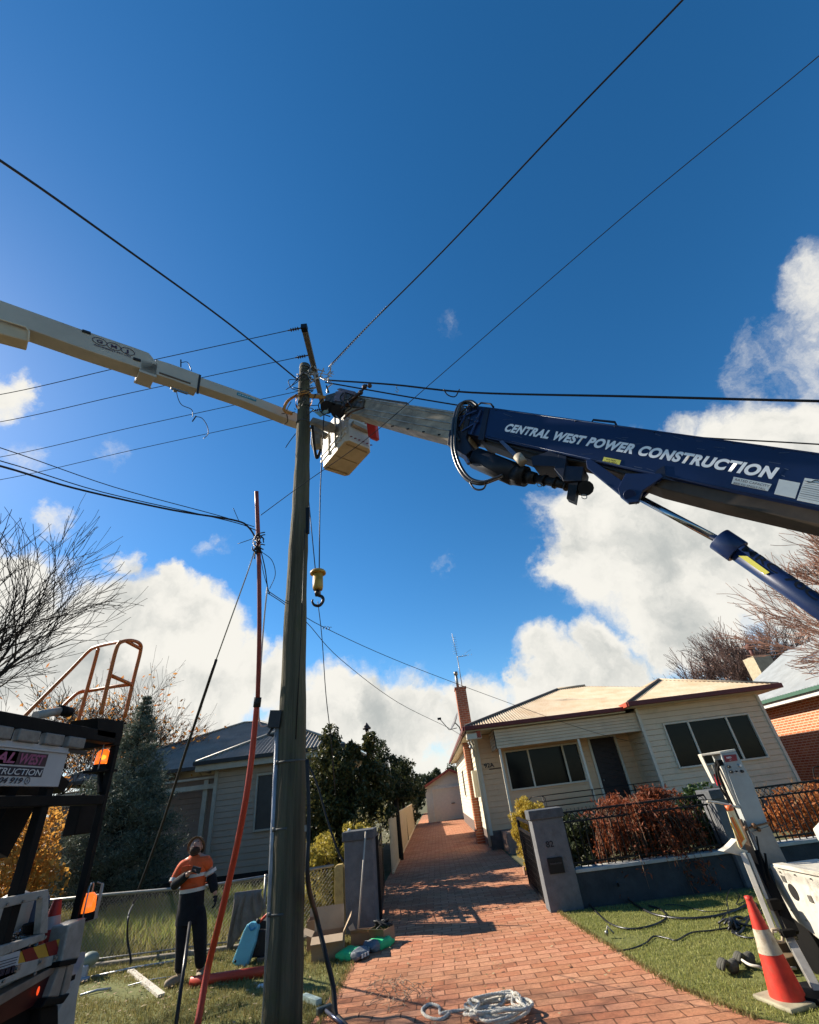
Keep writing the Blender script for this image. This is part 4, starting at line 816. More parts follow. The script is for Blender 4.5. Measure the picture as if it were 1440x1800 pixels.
b = MB(); b.beam(bp(600, 717, .03), bp(634, 690, .03), .05, .05); b.beam(bp(634, 690, .0), bp(645, 676, .0), .03, .03); b.sphere(bp(634, 690, .0), .05, 8, 6); b.sphere(bp(641, 680, 0), .05, 8, 6); b.sphere(bp(650, 678, 0), .045, 8, 6); b.build('tip_linkage', mat('linkage_rust', (.12, .07, .05), .6, metal=.4, var=.4), CB)
# orange sling round pole and tip
sling = mat('sling_orange', (.55, .22, .04), .7, var=.3, scale=20)
b = MB(); pts = [Vector((PX+.165*math.cos(a), PY+.165*math.sin(a), 8.82+.1*math.cos(a+.6))) for a in np.linspace(0, 2*math.pi, 20)]
vs = []; fs = []
for p in pts: vs += [p, p+Vector((0, 0, -.10))]
fs = [(2*i, 2*i+1, 2*i+3, 2*i+2) for i in range(len(pts)-1)]; b.add(vs, fs, True)
pp = [Vector((PX+.14, PY-.09, 8.86)), Vector((PX+.5, PY-.02, 8.80))]; b.prism([pp[0], pp[1], pp[1]-Vector((0, 0, .07)), pp[0]-Vector((0, 0, .12))], (0, .02, 0))
b.tube(curve_pts([(PX-.12, PY-.1, 8.85), (PX-.3, PY-.1, 8.7), (PX-.36, PY-.1, 8.45), (PX-.2, PY-.12, 8.3)], 5), .03, 6)
tag(b.build('lifting_sling', sling, None), 'orange webbing sling wrapped round the pole top beside the crane tip', 'sling')
# extension rod arm seen under the white boom end, tag knot of cables at the pole top
kn = MB()
for i in range(30):
    c = gd(560+random.uniform(-22, 26), 662+random.uniform(-16, 22), 9.2); d = Vector((random.uniform(-1, 1), random.uniform(-.6, .6), random.uniform(-.6, 1)))*.13
    kn.tube(curve_pts([c-d, c+Vector((random.uniform(-.06, .06), 0, random.uniform(-.06, .06))), c+d], 4), random.choice((.006, .009, .013)), 5)
tag(kn.build('termination_hardware', stnd, None), 'silver cluster of shackles and cable ends at the pole top', 'cable hardware')
kn = MB()
for i in range(20):
    a_ = random.uniform(0, 6.28); z = random.uniform(8.3, 9.4); p = Vector((PX+.17*math.cos(a_), PY-.17*abs(math.sin(a_)), z)); kn.tube(curve_pts([p, p+Vector((random.uniform(-.2, .2), -.05, random.uniform(-.15, .15))), p+Vector((random.uniform(-.3, .3), -.05, random.uniform(-.35, .1)))], 4), .008, 5)
tag(kn.build('loose_leads', wm, None), 'tangle of loose black leads hanging round the top of the pole', 'cable')
for pts, lab in (([(525, 668, 9), (508, 668, 9), (512, 682, 9), (526, 687, 9)], 'thin looped lead left of the pole top'), ([(520, 762, 9), (510, 775, 9), (502, 787, 9)], 'short lead with a ball end dangling left of the pole'),
                 ([(512, 706, 9), (504, 722, 9), (506, 740, 9), (499, 746, 9)], 'black lead hanging over the end of the white boom')):
    wirepx('loose_lead', pts, .009, wm, lab, 'cable', n=5)
# lift cylinder
b = MB(); C0 = bp(1107, 866, -.16); C1 = bp(1280, 958, -.16); C2 = bp(1700, 1245, -.16)
b.tube([C0, C1+(C1-C0)*.05], .034, 16); b.build('lift_rod', mat('chrome', (.35, .35, .35), .16, metal=1., var=.02), CB)
b = MB(); b.tube([C1, C2], .085, 24); bar = b.build('lift_cylinder', navy, CB)
dd = (C2-C1).normalized(); b = MB(); b.tube([C1-dd*.09, C1+dd*.10], .112, 24); b.build('gland_collar', navy, bar, bevel=.006)
b = MB(); b.tube([C1+dd*.2+Vector((0, 0, .10)), C2+Vector((0, 0, .10))], .013, 6); b.box(C1+dd*.24+Vector((0, 0, .1)), (.06, .05, .04)); b.build('cylinder_pipe', navyd, bar)
side = hn*.087
yc = (dd.cross(hn)).normalized(); yc = yc if yc.z > 0 else -yc
b = MB(); w0 = C1+dd*.14+(hn*.9-yc*.3).normalized()*.0875
nn_ = (hn*.9-yc*.3).normalized(); tt = yc-nn_*yc.dot(nn_)
b.prism([w0-tt*.022, w0+dd*.24-tt*.026, w0+dd*.25+tt*.012, w0+dd*.05+tt*.02], nn_*.004); b.build('yellow_label', yel, bar)
text('cast_lettering', 'MRC 70C', C1+dd*.12+hn*.086+yc*.005, dd, yc, .06, mat('cast_dark', (.004, .006, .012), .6), bar, width=.62, bold=.02)
# auger drive stowed under the nose
A0, A1 = bp(838, 806, -.12), bp(905, 834, -.12); da = (A1-A0).normalized()
b = MB(); b.tube([A0-da*.05, A0, A1, A1+da*.04], [.07, .15, .15, .10], 22); b.build('auger_motor', mat('auger_black', (.018, .019, .024), .4, metal=.2, var=.3), CB)
A2 = bp(925, 838, -.12); A3 = bp(1024, 858, -.12)
blk = mat('grease_black', (.02, .018, .017), .5, metal=.3, var=.4)
b = MB(); b.tube([A1, A2], [.14, .13], 20); b.tube([A2, A2+(A3-A2)*.18], [.09, .075], 16); b.tube([A2+(A3-A2)*.18, A3], .055, 14)
for f in (0.1, .35, .55, .75): q = A2+(A3-A2)*f; b.tube([q-da*.012, q+da*.012], .075, 14)
b.build('auger_shaft', blk, CB)
b = MB(); b.cyl(bp(1030, 858, .0), bp(1030, 858, -.24), .085, n=12); b.prism([bp(1000, 850, .02), bp(1016, 848, .02), bp(1010, 882, .02), bp(996, 876, .02)], AWAY*.1); b.tube([A3, bp(1022, 866, -.12)], .09, 12); b.build('auger_hub', blk, CB)
for (u, v) in ((949, 852), (1027, 873)):
    b = MB(); q = bp(u, v, .0); b.tube([q+Vector((.03*math.cos(a), 0, .03*math.sin(a))) for a in np.linspace(0, 6.28, 12)], .005, 5, False); b.build('ring_pin', galv, CB)
for q_ in ([(878, 776), (884, 774), (912, 800), (906, 804)], [(802, 785), (808, 783), (826, 812), (820, 815)]): b = MB(); b.prism([bp(u, v, .015) for u, v in q_], AWAY*.05); b.build('auger_strut', mat('strut_light', (.12, .14, .2), .4, metal=.5), CB)
b = MB(); b.tube([bp(910, 802, .02), bp(920, 814, .02)], [.06, .055], 14); b.build('auger_cup', mat('cup_cream', (.42, .36, .27), .6, var=.3), CB)
# hydraulic hose loops
b = MB(); hose = [(836, 716), (824, 708), (808, 712), (799, 735), (796, 770), (797, 795), (806, 822), (822, 843), (845, 850), (868, 843), (880, 838)]
b.tube(curve_pts([bp(u, v, .06) for u, v in hose], 6), .028, 10); b.tube(curve_pts([bp(u+4, v-3, .10) for u, v in hose], 6), .02, 8); b.tube(curve_pts([bp(u, v, .07) for u, v in [(826, 848), (833, 858), (842, 861), (851, 858), (856, 846)]], 6), .013, 8)
b.tube(curve_pts([bp(u, v, .06) for u, v in [(822, 716), (806, 730), (800, 755), (808, 775)]], 6), .014, 8); b.build('hydraulic_hose', mat('hose_black', (.015, .014, .014), .3, spec=.6), CB)
# crane turret beyond the frame
turret = BB+(BB-TT).normalized()*1.6
b = MB(); e1 = bp(1700, 890, -.18); b.beam(e1, (5.6, 2.2, 2.6), .36, .42); b.cyl((5.6, 2.2, 0.0), (5.6, 2.2, 2.7), .32); b.beam(C2, (5.6, 2.2, 1.6), .16, .16); b.build('turret', navy, CB)

# ================= hook block and ropes =================
hy = 6.62; hk = gy(559, 1022, hy)
HB = thing('hook_block', 'yellow crane hook block hanging from two ropes right of the pole', 'hook', hk)
hym = mat('hook_yellow', (.60, .36, .07), .5, var=.3, scale=12, dirt=.5, dirtcol=(.14, .08, .03))
topz = gy(559, 1006, hy).z; botz = gy(559, 1037, hy).z; hx = hk.x
b = MB(); b.tube([(hx, hy, topz-.03), (hx, hy, topz)], .13, 20); b.tube([(hx, hy, topz), (hx, hy, topz+.025)], [.13, .11], 20); b.build('flange', hym, HB)
b = MB(); b.tube([(hx, hy, botz), (hx, hy, botz+.05), (hx, hy, topz-.03)], [.075, .085, .082], 18); b.build('body', hym, HB)
b = MB(); b.tube([(hx-.04, hy, botz-.06), (hx+.04, hy, botz-.06)], .05, 10); b.tube([(hx, hy, botz+.02), (hx, hy, botz-.10)], .03, 8)
b.tube(curve_pts([(hx, hy, botz-.09), (hx+.07, hy, botz-.13), (hx+.085, hy, botz-.20), (hx+.03, hy, botz-.27), (hx-.05, hy, botz-.255), (hx-.09, hy, botz-.19), (hx-.075, hy, botz-.155)], 6), [.026]*18+[.026-.0008*i for i in range(19)], 8); b.build('hook', mat('hook_dark', (.05, .04, .035), .45, metal=.6), HB)
tip = bp(570, 720, -.1)
rope = mat('wire_rope', (.03, .035, .05), .5, metal=.3)
cable('hoist_rope', [tip, (hx+.03, hy, (tip.z+topz)/2), (hx+.02, hy, topz)], .011, rope, 'straight hoist rope from the crane tip to the yellow hook', 'rope', n=2)
cable('hoist_rope', [gy(541, 860, 6.5), (hx-.04, hy, topz)], .009, rope, 'slanting second rope from the pole side to the yellow hook', 'rope', n=1)
cable('tag_line', [(hx, hy, botz-.2), gy(566, 1120, 6.7), gy(573, 1220, 6.9), gy(582, 1300, 7.2), gy(590, 1400, 8)], .007, rope, 'thin tag line hanging below the yellow hook toward the dark shrub', 'rope', n=4)

# ================= white boom and bucket =================
L0 = gd(0, 575, 6.0); L1 = gd(535, 735, 9.35)
ld = L1-L0; ln_ = Vector((ld.y, -ld.x, 0)).normalized()
if ln_.y > 0: ln_ = -ln_
def lp(u, v, off=0.): return gpl(u, v, L0+ln_*off, ln_)
whb = mat('boom_white', (.46, .41, .33), .4, var=.12, scale=1.5, dirt=.25, dirtcol=(.30, .26, .2))
und = mat('boom_white_under', (.56, .45, .30), .5, var=.15, scale=2, dirt=.4, dirtcol=(.22, .15, .09))  # tan holds the ground bounce that lights the boom from below
AB = thing('aerial_boom', 'white telescopic boom from the left edge carrying a white bucket behind the pole', 'lift boom', (L0.x-1.5, L0.y-2, 0))
def lsec(name, top, mid, w, m=whb, bev=.012):
    """side face between top and mid pixel lines, box depth w"""
    b = MB(); b.prism([lp(*p) for p in top]+[lp(*p) for p in reversed(mid)], -ln_*w); return b.build(name, m, AB, bevel=bev)
outer = lsec('outer_section', [(-260, 434), (0, 527), (150, 581), (235, 610), (262, 620), (278, 640)], [(-260, 470), (0, 560), (150, 614), (235, 643), (262, 652), (278, 656)], .25)
lsec('sleeve', [(248, 630), (276, 640), (274, 660), (246, 650)], [(246, 650), (274, 660), (274, 662), (246, 652)], .30, whb)
lsec('middle_section', [(274, 631), (300, 639), (352, 658)], [(272, 657), (300, 666), (348, 684)], .21)
lsec('inner_section', [(348, 661), (430, 690), (512, 722), (545, 735)], [(346, 676), (430, 705), (510, 738), (545, 750)], .20)
# sagging lower cover plate with rounded end
b = MB(); b.prism([lp(-260, 472, -.03), lp(0, 562, -.03), lp(44, 573, -.03), lp(51, 580, -.03), lp(50, 600, -.03), lp(0, 586, -.03), lp(-260, 496, -.03)], -ln_*.2); b.build('cover_plate', und, AB, bevel=.015)
b = MB(); b.tube([lp(-100, 528, .01), lp(0, 561, .01), lp(45, 575, .01), lp(51, 582, .01), lp(50, 600, .01)], .012, 6); b.build('cover_seam', mat('seam_cream', (.66, .56, .40), .5), AB)
lk = mat('rubber_black', (.02, .02, .02), .6)
for (u, v) in ((152, 583.5), (241, 632)):
    b = MB(); q = lp(u, v, .01); d = ld.normalized(); b.beam(q-d*.055, q+d*.055, .03, .045); b.build('edge_clip', lk, AB, bevel=.006)
b = MB(); b.beam(lp(352, 659, .004), lp(347, 692, .004), .012, .035); b.build('dark_band', lk, AB)
b = MB(); b.beam(lp(280, 655, .006), lp(335, 674, .006), .01, .03); b.build('wear_strip', mat('scrape_brown', (.12, .08, .05), .6), AB)
gold = mat('logo_ink', (.06, .03, .06), .5)
def ring(u, v, r):
    c = lp(u, v, .006); d = ld.normalized(); up = ln_.cross(d); up = up if up.z > 0 else -up
    return [c+d*(r*1.1*math.cos(a))+up*(r*.8*math.sin(a)) for a in np.linspace(0, 2*math.pi, 20)]
lg = MB()
for (u, v) in ((175.5, 600), (200.5, 609), (225, 617.5)): lg.tube(ring(u, v, .088), .005, 4, False)
lgo = lg.build('logo_rings', gold, AB)
dl = ld.normalized(); upl = ln_.cross(dl); upl = upl if upl.z > 0 else -upl
for ch_, (u, v) in (('G', (175.5, 600)), ('M', (200.5, 609)), ('J', (225, 617.5))):
    text('logo_letter', ch_, lp(u, v, .007)-dl*.04-upl*.032, dl, upl, .065, gold, AB, width=.08 if ch_ != 'J' else .05, bold=.03)
q = lp(166, 606.5, .007); text('boom_text', 'EQUIPMENT PTY LTD', q, lp(230, 628.5, .007)-q, upl, .03, gold, AB, width=(lp(230, 628.5)-q).length, bold=.03)
b = MB(); b.prism([lp(417, 689.5, .005), lp(451, 701, .005), lp(450.5, 706, .005), lp(416.5, 694, .005)], -ln_*.003); b.build('teal_label', mat('label_teal', (.02, .22, .30), .5), AB)
q = lp(419, 693.7, .009); text('label_text', '67 INSULATED', q, dl, upl, .028, lw, AB, width=(lp(449, 704)-q).length, bold=.01)
b = MB(); q = lp(308, 686, -.05); b.sphere(q, .04, 8, 6); b.beam(lp(300, 682, 0), lp(330, 692, 0), .03, .03); b.build('lower_bracket', galv, AB)
# boom root beyond the frame
r0 = lp(-260, 460, -.2); b = MB(); b.beam(r0, (-6.0, -.4, 5.2), .4, .4); b.beam((-6.0, -.4, 5.2), (-4.6, 1.0, 2.2), .4, .45); b.cyl((-4.6, 1.0, 0), (-4.6, 1.0, 2.4), .35); b.build('turret', whb, AB)
# bucket
zb = 7.7
fb = [gz(564, 824, zb), gz(609, 770, zb), gz(656, 790, zb), gz(611, 839, zb)]  # bottom corners
bkw = mat('bucket_white', (.66, .62, .54), .45, var=.1, scale=4, dirt=.3, dirtcol=(.35, .28, .2))
bku = mat('bucket_under', (.62, .48, .29), .5, var=.15, scale=4)
BK = MB(); cen = sum(fb, Vector())/4; top = [cen+(p-cen)*1.06+Vector((0, 0, .95)) for p in fb]; fl_ = [cen+(p-cen)*.96 for p in fb]
ch2 = []  # chamfered bottom outline
for i in range(4):
    a, b_, c_ = fl_[i-1], fl_[i], fl_[(i+1) % 4]; ch2 += [b_+(a-b_).normalized()*.07, b_+(c_-b_).normalized()*.07]
ch3 = []
tp = [cen+(p-cen)*1.04+Vector((0, 0, .95)) for p in fb]
for i in range(4):
    a, b_, c_ = tp[i-1], tp[i], tp[(i+1) % 4]; ch3 += [b_+(a-b_).normalized()*.07, b_+(c_-b_).normalized()*.07]
BK.add(ch2+ch3, [(i, (i+1) % 8, 8+(i+1) % 8, 8+i) for i in range(8)]+[tuple(range(7, -1, -1))]); bk = BK.build('bucket', bkw, AB, bevel=.01)
b = MB(); b.prism([p+Vector((0, 0, -.012)) for p in ch2], (0, 0, .012)); b.build('bucket_floor', bku, bk)
b = MB(); f2 = [cen+(p-cen)*.8 for p in fl_]
for (i, j) in ((1, 2), (3, 0)): b.beam(f2[i]+Vector((0, 0, -.02)), f2[j]+Vector((0, 0, -.02)), .03, .02)
b.beam((f2[0]+f2[1])/2+Vector((0, 0, -.018)), (f2[2]+f2[3])/2+Vector((0, 0, -.018)), .015, .012); b.build('floor_rib', mat('rib_tan', (.34, .24, .12), .5), bk)
b = MB(); e_ = fb[2]-fb[3]
# side ribs on the sunlit long side (0-1)
for h_ in (.18, .32, .62): b.beam(fb[0]*.985+cen*.015+Vector((0, 0, h_)), fb[1]*.985+cen*.015+Vector((0, 0, h_)), .03, .05)
for f in (.35, .6, .8): q = fb[0]+(fb[1]-fb[0])*f; b.beam(q+Vector((0, 0, .1)), q+Vector((0, 0, .9)), .03, .06)
b.build('bucket_rib', bkw, bk)
nout = (fb[2]-fb[1]).cross(Vector((0, 0, 1))).normalized(); nout = nout if nout.dot(cen-fb[1]) < 0 else -nout
b = MB(); red = mat('marker_red', (.28, .03, .02), .5)
for k in range(6):
    f = .12+.15*k; q = fb[1]+(fb[2]-fb[1])*f
    for h_ in (.06, .62): b.beam(q+nout*.02+Vector((0, 0, h_)), q+(fb[2]-fb[1])*.08+nout*.02+Vector((0, 0, h_+.03)), .004, .025)
b.build('red_marking', red, bk)
b = MB(); q = fb[1]+(fb[2]-fb[1])*.2; q2 = fb[1]+(fb[2]-fb[1])*.9; b.beam(q+nout*.05+Vector((0, 0, .42)), q2+nout*.05+Vector((0, 0, .42)), .08, .10); b.build('front_step', mat('step_tan', (.46, .38, .27), .6), bk)
rp0 = gd(655, 740, 8.7); b = MB(); b.prism([gd(643, 735, 8.6), gd(659, 739, 8.6), gd(662, 768, 8.6), gd(657, 771, 8.6), gd(647, 767, 8.6)], (.05, .12, .02)); b.build('red_cover', mat('cover_red', (.50, .03, .025), .45, var=.1), bk, bevel=.01)
b = MB(); k0 = gd(548, 742, 9.1); b.beam(k0, gd(582, 752, 9.0), .16, .16); b.beam(gd(546, 752, 9), gd(575, 768, 8.95), .1, .12); b.box(gd(557, 775, 8.95), (.2, .2, .34)); b.cyl(gd(582, 752, 8.8), gd(582, 752, 9.2), .1, n=16); b.build('bucket_mount', mat('mount_grey', (.40, .36, .29), .5, var=.3, dirt=.4), AB, bevel=.02)
b = MB(); b.tube(curve_pts([gd(549, 748, 8.8), gd(552, 780, 8.75), gd(557, 805, 8.75), (gd(564, 790, 8.8))], 6), .03, 8); b.build('mount_hose', lk, AB)
# ================= left truck =================
XT = -3.0
def tx(u, v, off=0.): return gx(u, v, XT+off)
blkp = mat('truck_black', (.006, .0055, .005), .7, var=.3, spec=.15)
twh = mat('truck_white', (.33, .30, .26), .5, var=.2, scale=6, dirt=.7, dirtcol=(.12, .09, .065))
LT = thing('service_truck', 'black framed service truck tray with orange ladder rails at the left edge', 'truck', (-4, 3.2, 0))
yF = 4.66
b = MB()
# corner post, rack beams
def vpost(y, z0, z1, w=.09, d=.09, x=XT): b.bx(x-d, x, y-w/2, y+w/2, z0, z1)
vpost(4.63, .9, 2.50, .055, .055, x=XT-.004); vpost(3.93, 1.2, 2.51, .075, .07, x=XT-.012); vpost(4.60, .9, 2.50, .08, x=-4.9); vpost(2.2, 1.2, 2.51, .1, x=XT-.012)
b.bx(-4.99, XT-.003, 4.56, 4.66, 2.50, 2.62); b.bx(XT-.1, XT, .2, 4.555, 2.515, 2.61); b.bx(-5.0, -4.9, .2, 4.555, 2.515, 2.61)
b.bx(XT-.08, XT-.002, .2, 4.60, 2.03, 2.10)
for y in (.6, 1.4, 2.2, 3.0, 3.8): b.bx(-4.9, XT-.1, y, y+.06, 2.52, 2.58)
b.build('rack_frame', blkp, LT, bevel=.006)
b = MB(); b.prism([tx(172, 1262), tx(218, 1262+6), tx(214, 1300), tx(172, 1292)], (-.25, 0, 0)); b.build('platform_end', blkp, LT)
b = MB(); b.beam(tx(-30, 1500, -.3), tx(60, 1345, -.3), .2, .25); b.beam(tx(60, 1345, -.6), tx(108, 1385, -.6), .1, .1); b.beam((XT-.4, 3.0, 1.5), (XT-.4, 3.9, 2.2), .16, .3); b.build('diagonal_brace', blkp, LT)
# slatted light bars under rack
b = MB()
for k in range(6):
    y0 = 2.62+k*.255; b.bx(XT+.001, XT+.05, y0, y0+.2, 2.43, 2.51)
b.build('light_bar', mat('lens_grey', (.20, .185, .165), .35, var=.3, scale=20), LT, bevel=.008)
b = MB(); b.bx(XT-.02, XT+.012, 2.5, 4.2, 2.40, 2.425); b.build('light_tray', mat('tray_brown', (.05, .04, .035), .6), LT)
b = MB(); t0 = tx(62, 1258, -.2); t1 = tx(108, 1249, -.2); b.tube([t0, t1], .034, 12); b.build('rack_tube', twh, LT)
b = MB(); b.tube([t1-Vector((0, .03, 0)), t1+Vector((0, .1, 0))], .042, 12); b.build('tube_cap', blkp, LT)
# sign
SG = thing('company_sign', 'white company sign panel reading WEST CONSTRUCTION under the truck rack', 'sign', (XT, 3.2, 2.1))
b = MB(); sgw = mat('sign_white', (.40, .38, .37), .5, var=.06); b.bx(XT-.01, XT+.02, 1.6, 3.96, 2.155, 2.43); b.bx(XT+.02, XT+.035, 1.6, 3.96, 2.385, 2.40)
b.build('panel', sgw, SG, bevel=.003)
ink = mat('ink_navy', (.014, .015, .03), .5); mar = mat('ink_magenta', (.30, .07, .15), .5)
ztop = lambda u, v: tx(u, v, .025)
e1 = tx(75, 1341, .022); s1 = tx(29, 1337, .022)
ysc = lambda u, v: tx(u, v, .02).y
yr = ysc(76, 1330)
# rows: WEST ends at u=76, v 1322-1340
b = MB(); 
b.bx(XT+.0205, XT+.022, 3.02, tx(78, 1330).y+.01, 2.285, 2.37); b.bx(XT+.0205, XT+.022, 2.2, tx(26, 1330).y-.0, 2.285, 2.37); b.build('lettering_shadow', mat('ink_plum', (.05, .02, .03), .5), SG)
b = MB(); b.bx(XT+.0205, XT+.022, 2.2, tx(72, 1352).y, 2.215, 2.275); b.build('lettering_band', ink, SG)
def signtext(body, yend, z, size, m, width, **k):
    text('sign_lettering', body, (XT+.024, yend-width, z), (0, 1, 0), (0, 0, 1), size, m, SG, width=width, **k)
signtext('CENTRAL', tx(23, 1330).y, 2.295, .065, mar, .62, bold=.03, shear=.3); signtext('WEST', tx(76, 1330).y, 2.295, .065, mar, tx(76, 1330).y-tx(31, 1330).y, bold=.03, shear=.3)
signtext('POWER CONSTRUCTION', tx(70, 1352).y, 2.225, .038, mat('ink_pale', (.55, .54, .53), .5), .95, bold=.01, shear=.2)
signtext('04 919', tx(35, 1370).y, 2.172, .036, ink, .21, bold=.03, shear=.25)
b = MB(); c = Vector((XT+.024, tx(44, 1368).y, 2.19)); b.tube([c+Vector((0, .022*math.cos(a), .022*math.sin(a))) for a in np.linspace(0, 6.283, 16)], .002, 4, False); b.build('round_badge', ink, SG)
text('badge_letter', 'f', c+Vector((.001, -.006, -.013)), (0, 1, 0), (0, 0, 1), .026, ink, SG, bold=.01)
# orange ladder rails
LR = MB(); orr = mat('rail_orange', (.52, .13, .02), .5, var=.15, scale=10)
def rl(pts, r=.0185): LR.tube(curve_pts([tx(u, v, o) for u, v, o in pts], 6), r, 8)
rl([(177, 1256, -.05), (190, 1200, -.05), (204, 1143, -.05), (213, 1129, -.05), (232, 1126, -.05), (246, 1132, -.08), (247, 1145, -.1), (236, 1190, -.1), (219, 1262, -.1)])
rl([(214, 1128, -.05), (190, 1132, -.35), (168, 1138, -.6), (155, 1146, -.7), (120, 1182, -.7), (52, 1250, -.7), (40, 1266, -.7)])
rl([(222, 1127, -.05), (246, 1140, -.1)])
rl([(232, 1203, -.1), (200, 1207, -.3), (160, 1214, -.6), (140, 1217, -.7), (125, 1228, -.7), (109, 1244, -.7), (100, 1258, -.7)]); rl([(196, 1188, -.05), (231, 1203, -.1)]); rl([(173, 1140, -.6), (158, 1195, -.6), (136, 1274, -.6)])
LR.build('ladder_rail', orr, LT)
# beacons
amb = bpy.data.materials.new('amber_lens'); amb.use_nodes = True; bb_ = amb.node_tree.nodes['Principled BSDF']; bb_.inputs['Base Color'].default_value = (.95, .22, .03, 1); bb_.inputs['Roughness'].default_value = .15; bb_.inputs['Transmission Weight'].default_value = .45; bb_.inputs['Emission Color'].default_value = (1, .22, .02, 1); bb_.inputs['Emission Strength'].default_value = .35
lit = bpy.data.materials.new('beacon_lamp'); lit.use_nodes = True; lit.node_tree.nodes['Principled BSDF'].inputs['Emission Color'].default_value = (1, .45, .05, 1); lit.node_tree.nodes['Principled BSDF'].inputs['Emission Strength'].default_value = 3.
def beacon(c, s, label, glow):
    t = thing('beacon', label, 'warning light', c, 'amber warning beacons in wire guards'); c = Vector(c)
    b = MB(); b.tube([c, c+Vector((0, 0, .02*s)), c+Vector((0, 0, .10*s)), c+Vector((0, 0, .125*s))], [.058*s, .062*s, .055*s, .03*s], 18); b.build('lens', amb, t)
    b = MB(); b.tube([c-Vector((0, 0, .05*s)), c], [.075*s, .066*s], 18); b.build('base', blkp, t, bevel=.004)
    if glow: b = MB(); b.sphere(c+Vector((0, 0, .055*s)), .018*s, 8, 6); b.build('lamp', lit, t)
    b = MB()
    for k in range(4): a = k*math.pi/2+.4; x, y = .085*s*math.cos(a), .085*s*math.sin(a); b.tube([c+Vector((x, y, -.05*s)), c+Vector((x, y, .17*s)), c+Vector((x*.4, y*.4, .19*s))], .006*s, 5)
    a0 = .4; b.beam(c+Vector((.088*s, .0, -.05*s)), c+Vector((.088*s, 0, .18*s)), .004, .028*s, (0, 1, 0))
    b.build('wire_guard', mat('guard_wire', (.40, .39, .37), .4, metal=.6), t); return t
beacon(tx(178, 1344, -.12), 1.0, 'glowing amber beacon in a guard under the truck rack', True)
b = MB(); b.box(tx(178, 1352, -.12)-Vector((0, 0, .02)), (.2, .2, .02)); b.beam(tx(178, 1352, -.12)+Vector((0, 0, -.02)), (XT-.05, 4.6, 2.12), .04, .03); b.build('beacon_bracket', blkp, LT)
beacon(tx(151, 1604, .0), 1.0, 'lower amber beacon on top of the leaning grey stabiliser leg', False)
# mirror shape
b = MB(); b.box(tx(146, 1438, -.4), (.12, .3, .26)); b.tube([tx(146, 1395, -.4), tx(146, 1425, -.4)], .02, 6); b.build('work_light', blkp, LT, bevel=.05)
# lower body: rail, chevrons, bin
zc = lambda u, v: tx(u, v)
def panel(name, pxs, m, off=0., th=.04, parent=LT, bev=0):
    b = MB(); b.prism([tx(u, v, off) for u, v in pxs], (-th, 0, 0)); return b.build(name, m, parent, bevel=bev)
panel('top_rail', [(-60, 1601), (0, 1580), (86, 1563), (86, 1577), (0, 1598), (-60, 1621)], twh, .02, .05, bev=.006)
panel('rail_end', [(76, 1577), (86, 1577), (84, 1640), (70, 1642)], twh, .02, .05, bev=.004)
panel('lower_rail', [(-60, 1690), (0, 1664), (80, 1640), (80, 1652), (0, 1682), (-60, 1710)], twh, .03, .06, bev=.006)
panel('tray_side', [(-60, 1725), (0, 1702), (108, 1676), (108, 1690), (0, 1735), (-60, 1765)], twh, .02, .08, bev=.006)
cw = panel('chevron_panel', [(28, 1676), (113, 1648), (109, 1680), (28, 1712)], mat('chev_yellow', (.46, .25, .03), .4), .012, .02)
cr_ = mat('chev_red', (.16, .012, .012), .4); b = MB()
for (a, c, d, e) in (((39, 1671), (58, 1665), (70, 1690), (48, 1698)), ((80, 1658), (99, 1652), (105, 1676), (88, 1684))):
    b.prism([tx(*a, .016), tx(*c, .016), tx(*d, .016), tx(*e, .016)], (-.003, 0, 0))
b.build('red_stripe', cr_, cw)
panel('rubber_lip', [(-60, 1715), (0, 1688), (110, 1660), (110, 1664), (0, 1694), (-60, 1722)], blkp, .0, .05)
nt_ = panel('notice_board', [(-30, 1690), (36, 1671), (28, 1711), (-30, 1736)], mat('notice_grey', (.36, .36, .37), .6, var=.1), .02, .02)
b = MB()
for k in range(4): a = tx(0-4, 1692+k*5, .024); c = tx(32-2*k, 1682+k*5, .024); b.beam(a, c, .002, .004)
for k in range(3): q = tx(4+k*10, 1710-k*3, .024); b.box(q, (.002, .035, .03)); 
b.build('notice_print', ink, nt_)
panel('bumper', [(-60, 1780), (0, 1750), (102, 1695), (100, 1708), (0, 1768), (-60, 1800)], mat('bumper_brown', (.26, .18, .13), .6, var=.3, dirt=.4), .02, .1, bev=.004)
tl = panel('tail_panel', [(-60, 1800), (0, 1768), (98, 1708), (75, 1760), (0, 1800), (-60, 1830)], mat('tail_maroon', (.045, .006, .006), .35), .0, .08)
b = MB(); b.sphere(tx(67, 1742, .02), .012, 8, 6, sc=(.4, 1, 2)); b.build('tail_lamp', mat('lamp_red', (.6, .05, .01), .3, emit=.8), tl)
panel('under_tray', [(-60, 1812), (0, 1786), (80, 1765), (60, 1790), (0, 1850), (-60, 1880)], blkp, -.05, .3)
# truck body beyond
b = MB(); b.bx(-5.4, XT-.1, -3, 4.55, .75, 1.12); b.bx(-5.3, -3.3, -6, -3.2, .6, 2.6); b.build('tray_body', twh, LT, bevel=.03)
for (x, y) in ((-3.4, 2.6), (-5.1, 2.6), (-3.4, -4.6), (-5.1, -4.6)):
    b = MB(); b.tube([(x-.15, y, .5), (x-.13, y, .5), (x+.13, y, .5), (x+.15, y, .5)], [.44, .5, .5, .44], 24); b.build('wheel', lk, LT)
